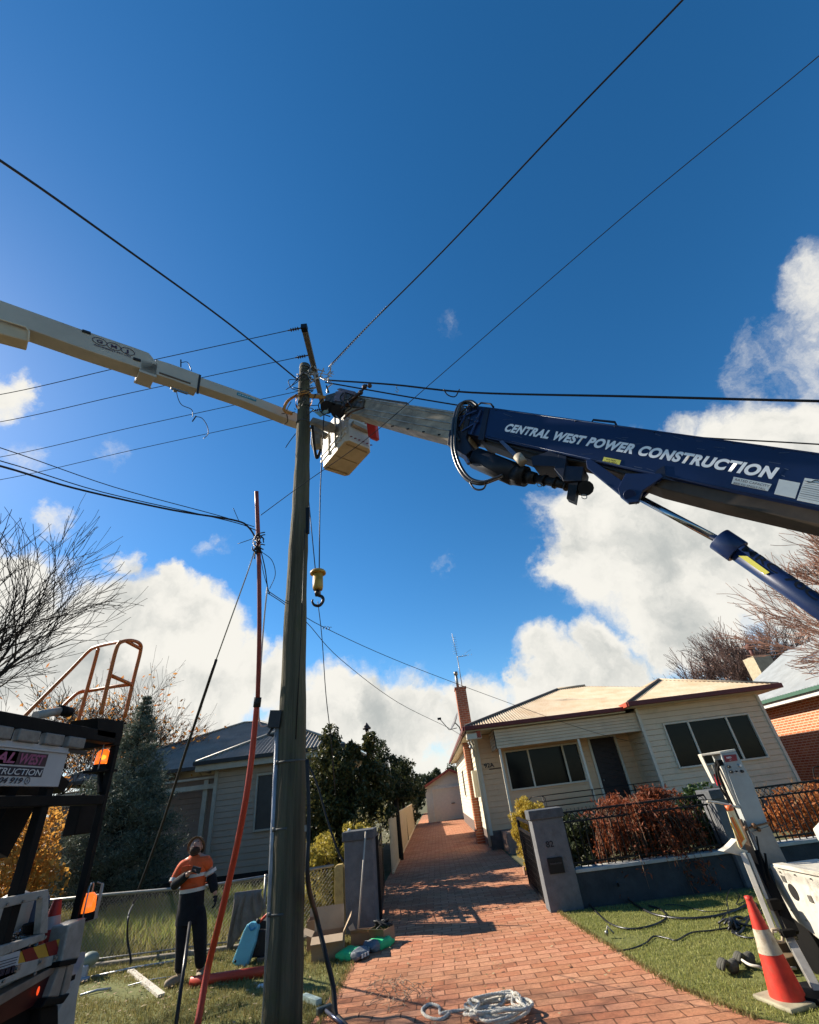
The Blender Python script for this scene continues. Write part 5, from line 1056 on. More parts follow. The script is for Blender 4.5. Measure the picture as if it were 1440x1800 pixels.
# stabiliser leg (grey, folded, leaning)
sgm = mat('leg_grey', (.33, .31, .28), .5, metal=.2, var=.3, scale=5, dirt=.5, dirtcol=(.12, .10, .08))
b = MB(); b.prism([tx(122, 1625, .06), tx(152, 1612, .06), tx(140, 1684, .06), tx(107, 1692, .06)], (-.14, 0, 0)); b.build('leg_sleeve', sgm, LT, bevel=.012)
b = MB(); b.prism([tx(106, 1690, .08), tx(138, 1684, .08), tx(134, 1694, .08), tx(104, 1700, .08)], (-.18, 0, 0)); b.build('leg_collar', blkp, LT, bevel=.006)
b = MB(); b.prism([tx(105, 1699, .05), tx(118, 1697, .05), tx(104, 1752, .05), tx(85, 1753, .05)], (-.08, 0, 0)); b.prism([tx(120, 1697, .045), tx(132, 1694, .045), tx(122, 1738, .045), tx(106, 1760, .045)], (-.1, 0, 0)); b.build('leg_ram', mat('ram_tan', (.30, .24, .19), .5, var=.3, dirt=.3), LT, bevel=.008)
b = MB(); b.prism([tx(84, 1753, .07), tx(104, 1752, .07), tx(125, 1745, .07), tx(112, 1764, .07), tx(72, 1772, .07)], (-.2, 0, 0)); b.prism([tx(70, 1770, .02), tx(103, 1766, .02), tx(104, 1890, .02), tx(66, 1890, .02)], (-.2, 0, 0)); b.build('leg_foot', blkp, LT, bevel=.01)
b = MB(); b.prism([tx(152, 1672, -.15), tx(145, 1690, -.15), tx(102, 1780, -.15), tx(100, 1900, -.15), tx(122, 1900, -.15), tx(135, 1760, -.15)], (-.12, 0, 0)); b.build('leg_plate', mat('plate_white', (.42, .38, .33), .6, var=.2), LT, bevel=.006)
b = MB(); b.prism([tx(152, 1614, .05), tx(172, 1608, .05), tx(173, 1613, .05), tx(155, 1621, .05)], (-.1, 0, 0)); b.build('light_shelf', twh, LT)
b = MB(); q0 = tx(110, 1870, .0); b.tube([q0+Vector((-.05, 0, 0)), Vector((q0.x-.05, q0.y, 0))], .06, 10); b.tube([(q0.x-.05, q0.y, 0), (q0.x-.05, q0.y, .05)], .2, 16); b.build('leg_pad', blkp, LT)
# things carried: stacked cones and white bin, hoses
b = MB(); c_ = tx(88, 1610, -.35); 
def cone_stack(c, n, label, tilt):
    t = thing('traffic_cone', label, 'traffic cone', c, 'red and silver cones stowed on the left truck'); M_ = Matrix.Rotation(tilt, 3, 'X')
    def ringp(h0, h1, r0, r1, nm, m):
        b = MB(); b.tube([Vector(c)+M_@Vector((0, 0, h0)), Vector(c)+M_@Vector((0, 0, h1))], [r0, r1], 20, cap=False); b.build(nm, m, t)
    rd_ = mat('cone_red_dull', (.38, .03, .02), .5); sv = mat('cone_silver', (.42, .40, .38), .4)
    ringp(0, .12, .17, .135, 'body', rd_); ringp(.12, .22, .135, .105, 'stripe', sv); ringp(.22, .34, .105, .07, 'body', rd_); ringp(.34, .42, .07, .05, 'stripe', sv); ringp(.42, .52, .05, .03, 'body', rd_)
    b = MB(); b.box(Vector(c), (.36, .36, .03), M_); b.build('base', blkp, t)
cone_stack(tx(80, 1668, -.25)-Vector((0, 0, .22)), 3, 'red and silver striped traffic cone stowed behind the truck rail end', 0)
cone_stack(tx(50, 1680, -.28)-Vector((0, 0, .24)), 3, 'partly hidden red and silver cone further along the truck tray', 0)
b = MB(); wc = tx(24, 1592, -.30); b.tube([wc+Vector((0, 0, -.42)), wc+Vector((0, 0, 0)), wc+Vector((0, 0, .05)), wc+Vector((0, 0, .08))], [.115, .125, .11, .05], 22); tag(b.build('water_cooler', mat('cooler_grey', (.26, .25, .23), .35, dirt=.4), None), 'pale grey rounded water drum standing on the left truck tray', 'drum')
b = MB(); wc = tx(56, 1600, -.32); b.tube([wc+Vector((0, 0, -.4)), wc+Vector((0, 0, .04)), wc+Vector((0, 0, .1))], [.10, .11, .08], 22); tag(b.build('storage_drum', mat('drum_navy', (.03, .04, .07), .5), None), 'dark navy drum beside the pale drum on the truck tray', 'drum')
b = MB()
for k in range(26):
    c = tx(random.uniform(-4, 66), random.uniform(1642, 1668), -.1); d = Vector((0, random.uniform(-.09, .09), random.uniform(-.05, .05))); b.tube(curve_pts([c-d, c+Vector((.03, 0, random.uniform(-.04, .04))), c+d], 4), .012, 6)
tag(b.build('chain_pile', mat('chain_dark', (.11, .11, .11), .25, metal=.9), None), 'heap of dark chain and fittings in the left truck tray', 'chain')
b = MB()
for k in range(9): c = tx(56, 1650-k*3.2, -.1); b.tube([c+Vector((.05*math.cos(a), .05*math.sin(a), 0)) for a in np.linspace(0, 6.283, 12)], .008, 5, False)
tag(b.build('coil_spring', blkp, None), 'black coiled spring standing in the left truck tray', 'spring')

# ================= right truck corner =================
crm = mat('panel_cream', (.60, .56, .46), .45, var=.12, scale=3, dirt=.45, dirtcol=(.22, .15, .09))
crg = mat('column_grey', (.34, .36, .34), .5, var=.1, scale=4, dirt=.25, dirtcol=(.22, .18, .14))
RT = thing('crane_truck', 'white rear corner of the crane truck with a tall control column', 'truck', (3.6, 5.4, 0))
YC = 6.0
def ty(u, v, off=0.): return gy(u, v, YC-off)
def cpanel(name, pxs, m, off=0., th=.04, parent=RT, bev=0):
    b = MB(); b.prism([ty(u, v, off) for u, v in pxs], (0, th, 0)); return b.build(name, m, parent, bevel=bev)
col = cpanel('control_column', [(1267, 1325), (1294, 1320), (1322, 1372), (1353, 1455), (1384, 1518), (1343, 1523), (1312, 1445), (1283, 1368)], crg, 0, .20, bev=.006)
col2 = cpanel('column_lower', [(1322, 1462), (1353, 1452), (1385, 1518), (1350, 1528)], mat('column_worn', (.34, .31, .26), .6, var=.2, dirt=.5, dirtcol=(.14, .10, .06)), .012, .1, bev=.004)
# side cheek lit by sun and hood
b = MB(); p1_, p2_ = ty(1267, 1325), ty(1294, 1320)
b.prism([p1_+Vector((-.16, .12, -.0)), p1_, p2_, p2_+Vector((0, .2, 0)), p1_+Vector((-.16, .2, 0))], (0, 0, .022)); b.prism([p1_+Vector((-.16, .12, 0)), p1_+Vector((-.16, .2, 0)), p1_+Vector((-.13, .2, -.28)), p1_+Vector((-.13, .14, -.28))], (.012, 0, 0)); b.build('column_hood', crm, col, bevel=.004)
b = MB(); b.prism([ty(1266, 1345, -.02), ty(1272, 1343, -.02), ty(1302, 1415, -.02), ty(1305, 1425, -.02), ty(1296, 1416, -.02)], (0, .1, 0)); b.build('sunlit_strip', crm, col)  # cream against the grey column puts its sunlit side into the colour
b = MB(); b.prism([ty(1253, 1345, -.14), ty(1262, 1345, -.14), ty(1290, 1412, -.14), ty(1278, 1405, -.14)], (0, .03, 0)); b.build('rear_strip', crm, col)
b = MB(); b.prism([ty(1255, 1361, -.12), ty(1261, 1360, -.12), ty(1268, 1380, -.12), ty(1262, 1381, -.12)], (0, .01, 0)); b.build('red_reflector', mat('reflector_red', (.65, .02, .04), .3), col)
b = MB(); b.tube(curve_pts([ty(1264, 1340, -.06), ty(1263, 1360, -.06), ty(1280, 1400, -.05), ty(1290, 1420, -.03), ty(1312, 1470, .0)], 5), .014, 6); b.tube(curve_pts([ty(1258, 1340, -.08), ty(1262, 1375, -.08), ty(1284, 1412, -.05)], 5), .012, 6); b.box(ty(1266, 1341, -.05), (.07, .06, .06)); b.build('column_hoses', blkp, col)
st = cpanel('red_panel', [(1272, 1328), (1294, 1326), (1297, 1337), (1276, 1340)], mat('panel_red', (.26, .03, .035), .4), .006, .004, col)
text('panel_text', 'RED', ty(1278, 1333.5, .014), (1, 0, 0), (0, 0, 1), .016, lw, st, width=.055, bold=.02)
text('panel_text', 'POWER', ty(1282, 1337, .014), (1, 0, 0), (0, 0, 1), .006, lw, st, width=.03)
for (u, v, m_) in ((1281, 1348, 'k'), (1300, 1346, 'w'), (1285, 1357, 'k'), (1294, 1356, 's'), (1303.5, 1356, 'k')):
    b = MB(); q = ty(u, v, .0); r = .009 if m_ == 's' else .016; b.cyl(q, q+Vector((0, -.03, 0)), r, r*.8, 14); b.build('knob', mat('knob_black', (.03, .028, .025), .4) if m_ != 'w' else white_paint, col)
cpanel('knob_plate', [(1280, 1352.5), (1308, 1350.5), (1311, 1361), (1285, 1364)], mat('knob_plate', (.34, .34, .32), .5), .004, .004, col)
b = MB(); b.beam(ty(1318, 1455, .03), ty(1352, 1446, .03), .03, .012); b.sphere(ty(1326, 1452, .04), .028, 8, 6); b.sphere(ty(1334, 1458, .04), .022, 8, 6); b.sphere(ty(1311, 1456, .04), .022, 8, 6); b.build('column_latch', mat('rust_latch', (.16, .09, .05), .6, metal=.5), col)
# chevron marker
cv = cpanel('chevron_marker', [(1278, 1424), (1290, 1422), (1313, 1478), (1303, 1493), (1299, 1488)], mat('chev_bright', (.80, .72, .45), .4), .05, .01)
b = MB(); och = mat('chev_orange', (.75, .17, .02), .4)
b.prism([ty(u, v, .054) for u, v in ((1284, 1437), (1288, 1436), (1308, 1476), (1304, 1482))], (0, .002, 0)); b.prism([ty(u, v, .054) for u, v in ((1293, 1466), (1297, 1470), (1306, 1488), (1303, 1491))], (0, .002, 0)); b.build('orange_stripe', och, cv)
b = MB(); b.prism([ty(u, v, .053) for u, v in ((1283, 1445), (1286, 1447), (1306, 1486), (1303, 1489))], (0, .002, 0)); b.prism([ty(u, v, .053) for u, v in ((1287, 1431), (1291, 1437), (1310, 1475), (1308, 1477))], (0, .002, 0)); b.build('yellow_stripe', mat('chev_gold', (.78, .42, .04), .4), cv)
b = MB(); q = ty(1284, 1425, .06); b.tube([q, q+Vector((0, 0, .05))], .038, 16); b.build('marker_cap', mat('amber_cap', (.70, .16, .05), .3), RT)
cpanel('marker_bracket', [(1283, 1490), (1297, 1475), (1303, 1492), (1316, 1496), (1310, 1506), (1272, 1497)], crm, .02, .12, bev=.004)
# column rails going down to the ground
b = MB(); b.beam(ty(1306, 1500, .03), ty(1362, 1640, .15), .05, .06); b.beam(ty(1316, 1500, .02), ty(1375, 1645, .16), .03, .05); b.build('leg_slide', crm, RT, bevel=.004)
b = MB(); b.beam(ty(1298, 1440, -.03), ty(1330, 1520, .0), .06, .08); b.beam(ty(1330, 1520, 0), ty(1388, 1650, .2), .05, .06); b.build('leg_beam', mat('leg_rusty', (.17, .11, .07), .6, var=.4, dirt=.5, dirtcol=(.06, .04, .03)), RT, bevel=.004)
b = MB(); b.beam(ty(1325, 1498, -.04), ty(1395, 1640, .22), .09, .1); b.build('leg_inner', blkp, RT)
b = MB(); b.tube([ty(1345, 1545, .06), ty(1394, 1655, .24)], .016, 8); b.tube([ty(1352, 1540, .06), ty(1402, 1652, .24)], .012, 8); b.build('hydraulic_ram', mat('ram_bright', (.62, .58, .5), .2, metal=.9), RT)
def pz(u, v, z): return gz(u, v, z)
g0 = ty(1388, 1650, .22); foot = Vector((3.02, 5.5, .02))
b = MB(); b.beam(g0, foot, .07, .07); b.build('outrigger_leg', mat('leg_silver', (.46, .44, .40), .4, metal=.5, var=.3, dirt=.4), RT, bevel=.004)
b = MB(); b.cyl(foot, foot+Vector((0, 0, .04)), .2); b.build('outrigger_foot', blkp, RT)
b = MB(); hx_ = ty(1367, 1645, .24); b.tube([hx_+Vector((.05*math.cos(a), 0, .05*math.sin(a)))for a in np.linspace(0, 6.283, 7)], .014, 6, False); b.build('hex_bracket', mat('hex_tan', (.42, .33, .22), .5), RT)
for q_, d_3 in ((ty(1362, 1590, .2), (.1, .06, .08)), (ty(1385, 1640, .26), (.12, .06, .05))): b = MB(); b.box(q_, d_3); b.build('latch_block', blkp, RT, bevel=.006)
# white box with oval hole (side face x=3.3)
XR = 3.3
def rx(u, v, off=0.): return gx(u, v, XR-off)
bo = MB(); poly = [rx(1352, 1520), rx(1362, 1522), rx(1440, 1538), rx(1520, 1555), rx(1520, 1680), rx(1440, 1652), rx(1388, 1610), rx(1380, 1603), rx(1356, 1530)]
bo.prism(poly, (.5, 0, 0)); box_ = bo.build('side_box', mat('box_white_dirty', (.62, .58, .48), .5, var=.2, scale=4, dirt=.75, dirtcol=(.07, .05, .035)), RT, bevel=.012)
b = MB(); c = rx(1395, 1568, .003); a1 = Vector((0, .055, 0)); a2 = Vector((0, 0, .062)); b.prism([c+a1*math.cos(t)+a2*math.sin(t) for t in np.linspace(0, 2*math.pi, 24)[:-1]], (-.003, 0, 0)); b.build('oval_hole_disc', dark, box_)  # flat dark disc, the shade inside the hole is put into its colour
b = MB(); b.prism([rx(1358, 1518, .02), rx(1440, 1533, .02), rx(1520, 1548, .02), rx(1520, 1558, .02), rx(1440, 1541, .02), rx(1362, 1525, .02)], (.1, 0, 0)); b.build('box_lid', crm, box_, bevel=.004)
b = MB(); b.prism([rx(1388, 1612, -.04), rx(1520, 1682, -.04), rx(1520, 1900, -.04), rx(1436, 1800, -.04), rx(1400, 1690, -.04)], (.5, 0, 0)); b.build('under_body', blkp, RT)
b = MB(); b.prism([rx(1428, 1457, 0), rx(1440, 1444, 0), rx(1500, 1420, 0), rx(1500, 1500, 0), rx(1438, 1478, 0)], (.3, 0, 0)); b.build('white_fairing', crm, RT, bevel=.01)
b = MB(); b.bx(3.4, 5.9, -4, 4.9, .8, 1.15); b.bx(3.5, 5.8, -7, -4.2, .6, 2.8); b.build('chassis', mat('truck_side_white', (.5, .5, .48), .5), RT, bevel=.03)
for (x, y) in ((3.75, 3.0), (5.6, 3.0), (3.75, -5.4), (5.6, -5.4)):
    b = MB(); b.tube([(x-.15, y, .5), (x-.13, y, .5), (x+.13, y, .5), (x+.15, y, .5)], [.44, .5, .5, .44], 24); b.build('wheel', lk, RT)
# loose strap / rope on column
cable('column_strap', [ty(1243, 1409, .0), ty(1262, 1411, .02), ty(1285, 1416, .04), ty(1300, 1420, .03)], .012, crm, 'pale strap poking left from the white control column', 'strap', parent=RT)
# ================= orange tube, leaning poles, hoses =================
ot = thing('orange_conduit', 'tall bent orange conduit tube standing upright left of the power pole', 'conduit', gz(350, 1803))
org = mat('conduit_orange', (.50, .055, .025), .45, var=.15, scale=3, dirt=.15)
ord_ = mat('conduit_red_brown', (.27, .05, .035), .45, var=.15, scale=3)
tubelow = [gz(345, 1815), gd(365, 1705, 4.95), gd(384, 1628, 5.05), gd(400, 1560, 5.15), gd(416, 1490, 5.25), gd(433, 1400, 5.4), gd(444, 1318, 5.65), gd(452, 1235, 5.9)]
b = MB(); b.tube(curve_pts(tubelow, 5), .036, 16); b.build('lower_tube', org, ot)
b = MB(); b.tube(curve_pts([gd(453, 1236, 5.9), gd(456, 1110, 6.1), gd(455, 980, 6.4), gd(451, 864, 6.7)], 5), .030, 14); b.build('upper_tube', ord_, ot)
b = MB(); b.tube([gd(451.5, 1243, 5.88), gd(453.5, 1226, 5.92)], .048, 16); b.build('joint_band', lk, ot)
kn = MB()
for i in range(16):
    c = gd(455+random.uniform(-6, 6), 950+random.uniform(-10, 22), 6.42); kn.tube(curve_pts([c-Vector((.05, 0, random.uniform(-.08, .1))), c+Vector((random.uniform(-.04, .04), -.05, 0)), c+Vector((.05, 0, random.uniform(-.1, .08)))], 4), .009, 5)
kn.tube(curve_pts([gd(458, 965, 6.4), gd(466, 1000, 6.4), gd(470, 1030, 6.4), gd(474, 1045, 6.4)], 5), .008, 5); kn.tube(curve_pts([gd(460, 970, 6.4), gd(478, 985, 6.4), gd(484, 1010, 6.4), gd(474, 1035, 6.4)], 5), .005, 5); kn.tube(curve_pts([gd(457, 975, 6.4), gd(464, 1010, 6.4), gd(470, 1030, 6.4)], 5), .005, 5)
tag(kn.build('cable_knot', wm, None), 'black knot of wires tied round the upper orange tube', 'cable')
for (pts, r, m_, lab) in (([(410, 893, 6.5), (421, 918, 6.5)], .005, wm, 'short stray wire end above the cable beside the orange tube'), ([(418, 956, 6.5), (450, 945, 6.5)], .005, wm, 'short stray wire end below the cable beside the orange tube'),
                          ([(470, 1032, 6.4), (462, 1120, 6.2), (455, 1260, 6.0), (470, 1275, 6.0), (484, 1268, 6.0)], .012, white_paint, 'white cable hanging beside the orange tube to the conduit head')):
    wirepx('loose_wire', pts, r, m_, lab, 'cable', n=5)
steelp = mat('pole_pale_blue', (.45, .50, .52), .4, metal=.4)
b = MB(); b.tube([gd(448, 968, 6.4), gd(434, 1010, 6.45), gd(380, 1160, 6.7)], .010, 6); cc = b.build('upper_run', steelp, None)
b = MB(); b.tube(curve_pts([gd(380, 1160, 6.7), gd(330, 1310, 7.2), gd(280, 1465, 7.9), gd(234, 1590, 8.4)], 5), .022, 8)
rr0 = thing('leaning_cable', 'long black cable leaning from the orange tube down to the fence rail', 'cable', gd(234, 1590, 8.4)); lo_ = b.build('lower_run', wm, rr0)
cc.parent = rr0; cc.location = cc.location-rr0.location
b = MB(); b.tube(curve_pts([gd(234, 1590, 8.4), gy(226, 1610, 9.6), gy(224, 1650, 9.6), gy(230, 1690, 9.6), gy(222, 1702, 9.6)], 5), .016, 7); b.build('tail', wm, rr0)
# black pole in front of the worker
bp0 = gz(308, 1812); bp1 = gy(334, 1622, 7.6)
tag(MB().tube([bp0, bp1], .022, 10).build('digging_bar', mat('bar_black', (.03, .028, .025), .35, metal=.5), None), 'black steel bar leaning upright in front of the worker', 'bar')
# hose beside the pole
cable('black_hose', [gy(540, 1335, 6.0), gy(543, 1440, 5.95), gy(541, 1545, 5.9), gd(556, 1610, 5.0), gd(573, 1680, 4.75), gd(586, 1735, 4.6), gd(590, 1782, 4.4), gz(600, 1802)+Vector((0, 0, .03)), gz(640, 1840)], .026, lk, 'thick black hose bending down beside the power pole onto the driveway', 'hose')
cable('black_cable', [gy(530, 1320, 10.6), gy(556, 1375, 10.5), gy(575, 1440, 10.4), gy(596, 1500, 10.3), gy(614, 1526, 10.2)], .022, lk, 'dark cable sloping down behind the power pole to the broom pillar', 'cable')
# ================= ground clutter at left =================
b = MB(); a, c = gz(334, 1737), gz(468, 1717); a.z = c.z = .055; b.tube([a, (a+c)/2, c], .055, 16); tag(b.build('orange_pipe', org, None), 'short orange pipe lying on the grass behind the power pole', 'pipe')
b = MB(); a, c = gz(229, 1706, .02), gz(284, 1750, .02); b.beam(a, c, .085, .03); tag(b.build('timber_batten', mat('timber_pale', (.62, .56, .46), .7, var=.15), None), 'pale timber batten lying on the grass near the worker', 'timber')
for k, (p, q, r, lab) in enumerate((((140, 1750), (195, 1738), .014, 'short pale rod lying on the grass nearest the truck leg'), ((160, 1718), (306, 1690), .016, 'long pale conduit lying along the foot of the fence'), ((225, 1733), (310, 1716), .008, 'thin pale rod lying on the grass behind the batten'))):
    a, c = gz(*p, .02), gz(*q, .02); b = MB(); b.tube([a, (a+c)/2+Vector((0, .03, .01)), c], r, 8); tag(b.build('pale_rod', mat('rod_pale', (.48, .48, .45), .4, metal=.3), None), lab, 'rod', 'pale rods on the verge')
hh_ = thing('tool_bundle', 'small grey and white tool bundle on the grass beside the truck leg', 'tool', gz(150, 1725))
b = MB(); c = gz(150, 1722); b.sphere(c+Vector((0, 0, .22)), .13, 14, 9, (1, .9, .7)); b.build('pouch', mat('pouch_green_grey', (.22, .25, .2), .5), hh_)
b = MB(); b.box(c+Vector((-.04, -.1, .09)), (.2, .14, .18), Matrix.Rotation(.4, 3, 'Z')); b.box(c+Vector((.0, -.16, .03)), (.28, .1, .05), Matrix.Rotation(.3, 3, 'Z')); b.build('case', mat('case_grey', (.4, .4, .42), .4), hh_, bevel=.02)
# blue jerry can
jm = mat('can_blue', (.16, .48, .60), .35, var=.1, scale=6, dirt=.2)
jb = gz(422, 1698); J = thing('jerry_can', 'light blue plastic jerry can leaning on the grass left of the pole', 'jerry can', jb)
ux = Vector((.36, .10, .93)).normalized(); sx_ = ux.cross(Vector((0, 1, 0))).normalized(); sy_ = sx_.cross(ux)
def jl(x, y, z): return jb+sx_*(-x)+sy_*y+ux*z
pro = [(-.10, 0), (.10, 0), (.115, .02), (.115, .30), (.10, .34), (.085, .40), (.075, .46), (.02, .49), (-.05, .48), (-.10, .43), (-.115, .36), (-.115, .02)]
b = MB(); b.prism([jl(x, -.08, z) for x, z in pro], sy_*.16); b.build('can_body', jm, J, bevel=.025)
b = MB(); b.tube([jl(.03, 0, .48), jl(.03, 0, .53)], .03, 12); b.build('cap', lk, J)
b = MB(); b.tube(curve_pts([jl(-.07, -.082, .44), jl(-.0, -.088, .40), jl(.05, -.085, .44)], 4), .012, 6); b.build('handle_moulding', mat('can_blue_deep', (.04, .26, .48), .4), J)
b = MB(); b.sphere(jl(-.07, -.08, .04), .018, 8, 6); b.build('drain_plug', lk, J)
# jacket over the rail
JK = MB(); jx0, jx1 = gy(412, 1578, 9.72).x, gy(462, 1562, 9.72).x; zt = gy(440, 1571, 9.72).z+.03
nu, nv = 22, 16; vs = []
for j in range(nv):
    for i in range(nu):
        s = i/(nu-1); t = j/(nv-1); x = jx0+(jx1-jx0)*s+.02*math.sin(t*6+s*3); fold = .028*math.sin(s*26+t*2)*min(1, t*3)
        hang = (.30+.5*(1-s)**1.5 if s < .85 else .26)
        vs.append((x+(.08*t if s > .5 else -.02*t), 9.74-.05*math.sin(min(1, t*5)*math.pi/2)-fold, zt-max(0, t-.08)*hang*1.05))
JK.add(vs, [(j*nu+i, j*nu+i+1, (j+1)*nu+i+1, (j+1)*nu+i) for j in range(nv-1) for i in range(nu-1)], True)
jo = JK.build('jacket', mat('cloth_brown_grey', (.20, .17, .145), .9, var=.25, scale=8, bump=.3), None); tag(jo, 'brown grey jacket draped over the chain link fence rail', 'jacket')
so_ = jo.modifiers.new('thick', 'SOLIDIFY'); so_.thickness = .012
# dark machine behind pole with red handle
MC = thing('ground_tamper', 'dark compact machine with a red handle in the grass behind the pole', 'machine', gz(455, 1690))
c = gz(458, 1688); b = MB(); b.box(c+Vector((0, .1, .2)), (.36, .4, .3)); b.box(c+Vector((.05, .1, .38)), (.2, .24, .12)); b.cyl(c+Vector((-.1, -.12, .2)), c+Vector((-.1, .0, .2)), .1); b.build('engine', lk, MC, bevel=.02)
b = MB(); b.beam(c+Vector((0, .1, .03)), c+Vector((.1, .1, .03)), .5, .05); b.build('sole_plate', galv, MC)
b = MB(); b.tube([c+Vector((-.06, 0, .42)), c+Vector((.18, -.05, .58))], .018, 8); b.build('handle', mat('handle_red', (.55, .06, .03), .4), MC)
# cardboard boxes
card = mat('cardboard', (.33, .215, .125), .85, var=.12, scale=4)
cardl = mat('cardboard_inner', (.45, .33, .21), .85, var=.1)
def carton(c, w, d, h, rot, label, flaps):
    t = thing('cardboard_box', label, 'box', c, 'open cardboard boxes beside the driveway'); M_ = Matrix.Rotation(rot, 3, 'Z'); c = Vector(c)
    P = lambda x, y, z: c+M_@Vector((x, y, z))
    b = MB(); th = .006
    b.box(P(0, -d/2, h/2), (w, th, h), M_); b.box(P(0, d/2, h/2), (w, th, h), M_); b.box(P(-w/2, 0, h/2), (th, d, h), M_); b.box(P(w/2, 0, h/2), (th, d, h), M_); b.box(P(0, 0, .006), (w, d, .006), M_); b.build('carton_body', card, t)
    for k, (side, ang, L) in enumerate(flaps):
        b = MB(); ca, sa = math.cos(ang), math.sin(ang)
        if side == 'f': q = [P(-w/2, -d/2, h), P(w/2, -d/2, h), P(w/2, -d/2-L*sa, h+L*ca), P(-w/2, -d/2-L*sa, h+L*ca)]
        if side == 'b': q = [P(-w/2, d/2, h), P(w/2, d/2, h), P(w/2, d/2+L*sa, h+L*ca), P(-w/2, d/2+L*sa, h+L*ca)]
        if side == 'r': q = [P(w/2, -d/2, h), P(w/2, d/2, h), P(w/2+L*sa, d/2, h+L*ca), P(w/2+L*sa, -d/2, h+L*ca)]
        if side == 'l': q = [P(-w/2, -d/2, h), P(-w/2, d/2, h), P(-w/2-L*sa, d/2, h+L*ca), P(-w/2-L*sa, -d/2, h+L*ca)]
        b.prism(q, (0, 0, .005)); b.build('flap', cardl, t)
    return t
cb0 = gz(572, 1693); carton((cb0.x, cb0.y+.22, 0), .44, .36, .27, .12, 'larger open cardboard box with raised flaps right of the power pole', [('b', .1, .26), ('r', .6, .2), ('f', 1.9, .16), ('l', 1.2, .15)])
carton((cb0.x+.42, cb0.y+.62, 0), .26, .26, .17, -.1, 'small open cardboard box between the big box and the broom pillar', [('f', 1.0, .08), ('l', .5, .08)])
carton((cb0.x+.72, cb0.y+.55, 0), .30, .28, .19, -.5, 'cardboard box with dark items behind the cement bags', [('f', 1.3, .1)])
carton((cb0.x-.22, cb0.y+.75, 0), .40, .30, .36, .1, 'brown cardboard box half hidden behind the power pole', [('b', .2, .1)])
b = MB(); c = Vector((cb0.x+.72, cb0.y+.6, .2))
for k in range(9): b.tube(curve_pts([c+Vector((random.uniform(-.12, .12), random.uniform(-.1, .1), -.03)), c+Vector((random.uniform(-.12, .12), 0, .06)), c+Vector((random.uniform(-.12, .2), random.uniform(-.1, .1), 0))], 4), .014, 6)
tag(b.build('cable_offcuts', lk, None), 'black cable offcuts piled in the box behind the cement bags', 'cable')
# cement bags
def bag(c, rot, label, green_first):
    t = thing('cement_bag', label, 'bag', c, 'green and grey paper cement bags'); M_ = Matrix.Rotation(rot, 3, 'Z'); c = Vector(c)
    gm = mat('bag_green', (.04, .52, .20), .6, var=.15, scale=14, bump=.4); gy_ = mat('bag_grey', (.17, .19, .21), .6, var=.2, scale=14, bump=.4)
    def part(x0, x1, nm, m_):
        nx, ny = 12, 12; vs = []
        L, Wd, Hh = .44, .28, .12
        for i in range(nx+1):
            s = x0+(x1-x0)*i/nx
            e = (1-abs(2*s-1)**5)*.97+.03
            for k in range(ny*2):
                a = 2*math.pi*k/(ny*2); y = math.copysign(abs(math.cos(a))**.45, math.cos(a)); z = math.copysign(abs(math.sin(a))**.6, math.sin(a))
                wob = .006*math.sin(s*23+a*3)+.006*math.sin(a*5+s*11)
                vs.append(c+M_@Vector(((s-.5)*L, y*Wd/2*(.85+.15*e), Hh/2+z*(Hh/2)*e+wob)))
        n_ = ny*2; fs = [(i*n_+k, i*n_+(k+1) % n_, (i+1)*n_+(k+1) % n_, (i+1)*n_+k) for i in range(nx) for k in range(n_)]
        fs += [tuple(range(n_-1, -1, -1)), tuple(nx*n_+k for k in range(n_))]
        b = MB(); b.add(vs, fs, True); return b.build(nm, m_, t)
    part(0, .68, 'bag_body', gm); part(.682, 1., 'bag_end', gy_)
    b = MB()
    for k in range(3): q = c+M_@Vector((.222, -.06+.06*k, .06)); b.box(q, (.004, .035, .04), M_)
    b.build('bag_print', whs, t)
    return t
bc1 = gz(617, 1690); bag((bc1.x+.02, bc1.y+.05, .0), -.55, 'green and grey cement bag in front of the cartons, nearest the pole', True)
bc2 = gz(662, 1672); bag((bc2.x+.02, bc2.y+.08, .0), -2.35, 'green topped cement bag on the driveway, nearer the gate', True)
# broom
bq0 = gz(624, 1664)+Vector((0, .25, .02)); bq1 = gy(643, 1462, 9.6)
br = thing('long_handled_tool', 'long pale wooden handled tool leaning on the left gate pillar', 'tool', bq0)
b = MB(); b.tube([bq0, bq1], .014, 8); b.build('handle', mat('ash_handle', (.46, .40, .32), .5, var=.2), br)
b = MB(); b.prism([bq0+Vector((-.09, 0, -.02)), bq0+Vector((.09, 0, -.02)), bq0+Vector((.06, .02, .12)), bq0+Vector((-.06, .02, .12))], (0, .02, 0)); b.build('blade', galv, br)
b = MB(); s_ = gy(608, 1463, 9.7); b.sphere((-1.66, 9.75, 1.40), .03, 8, 6); tag(b.build('white_stone', white_paint, None), 'small white pebble on top of the broom pillar cap', 'stone')
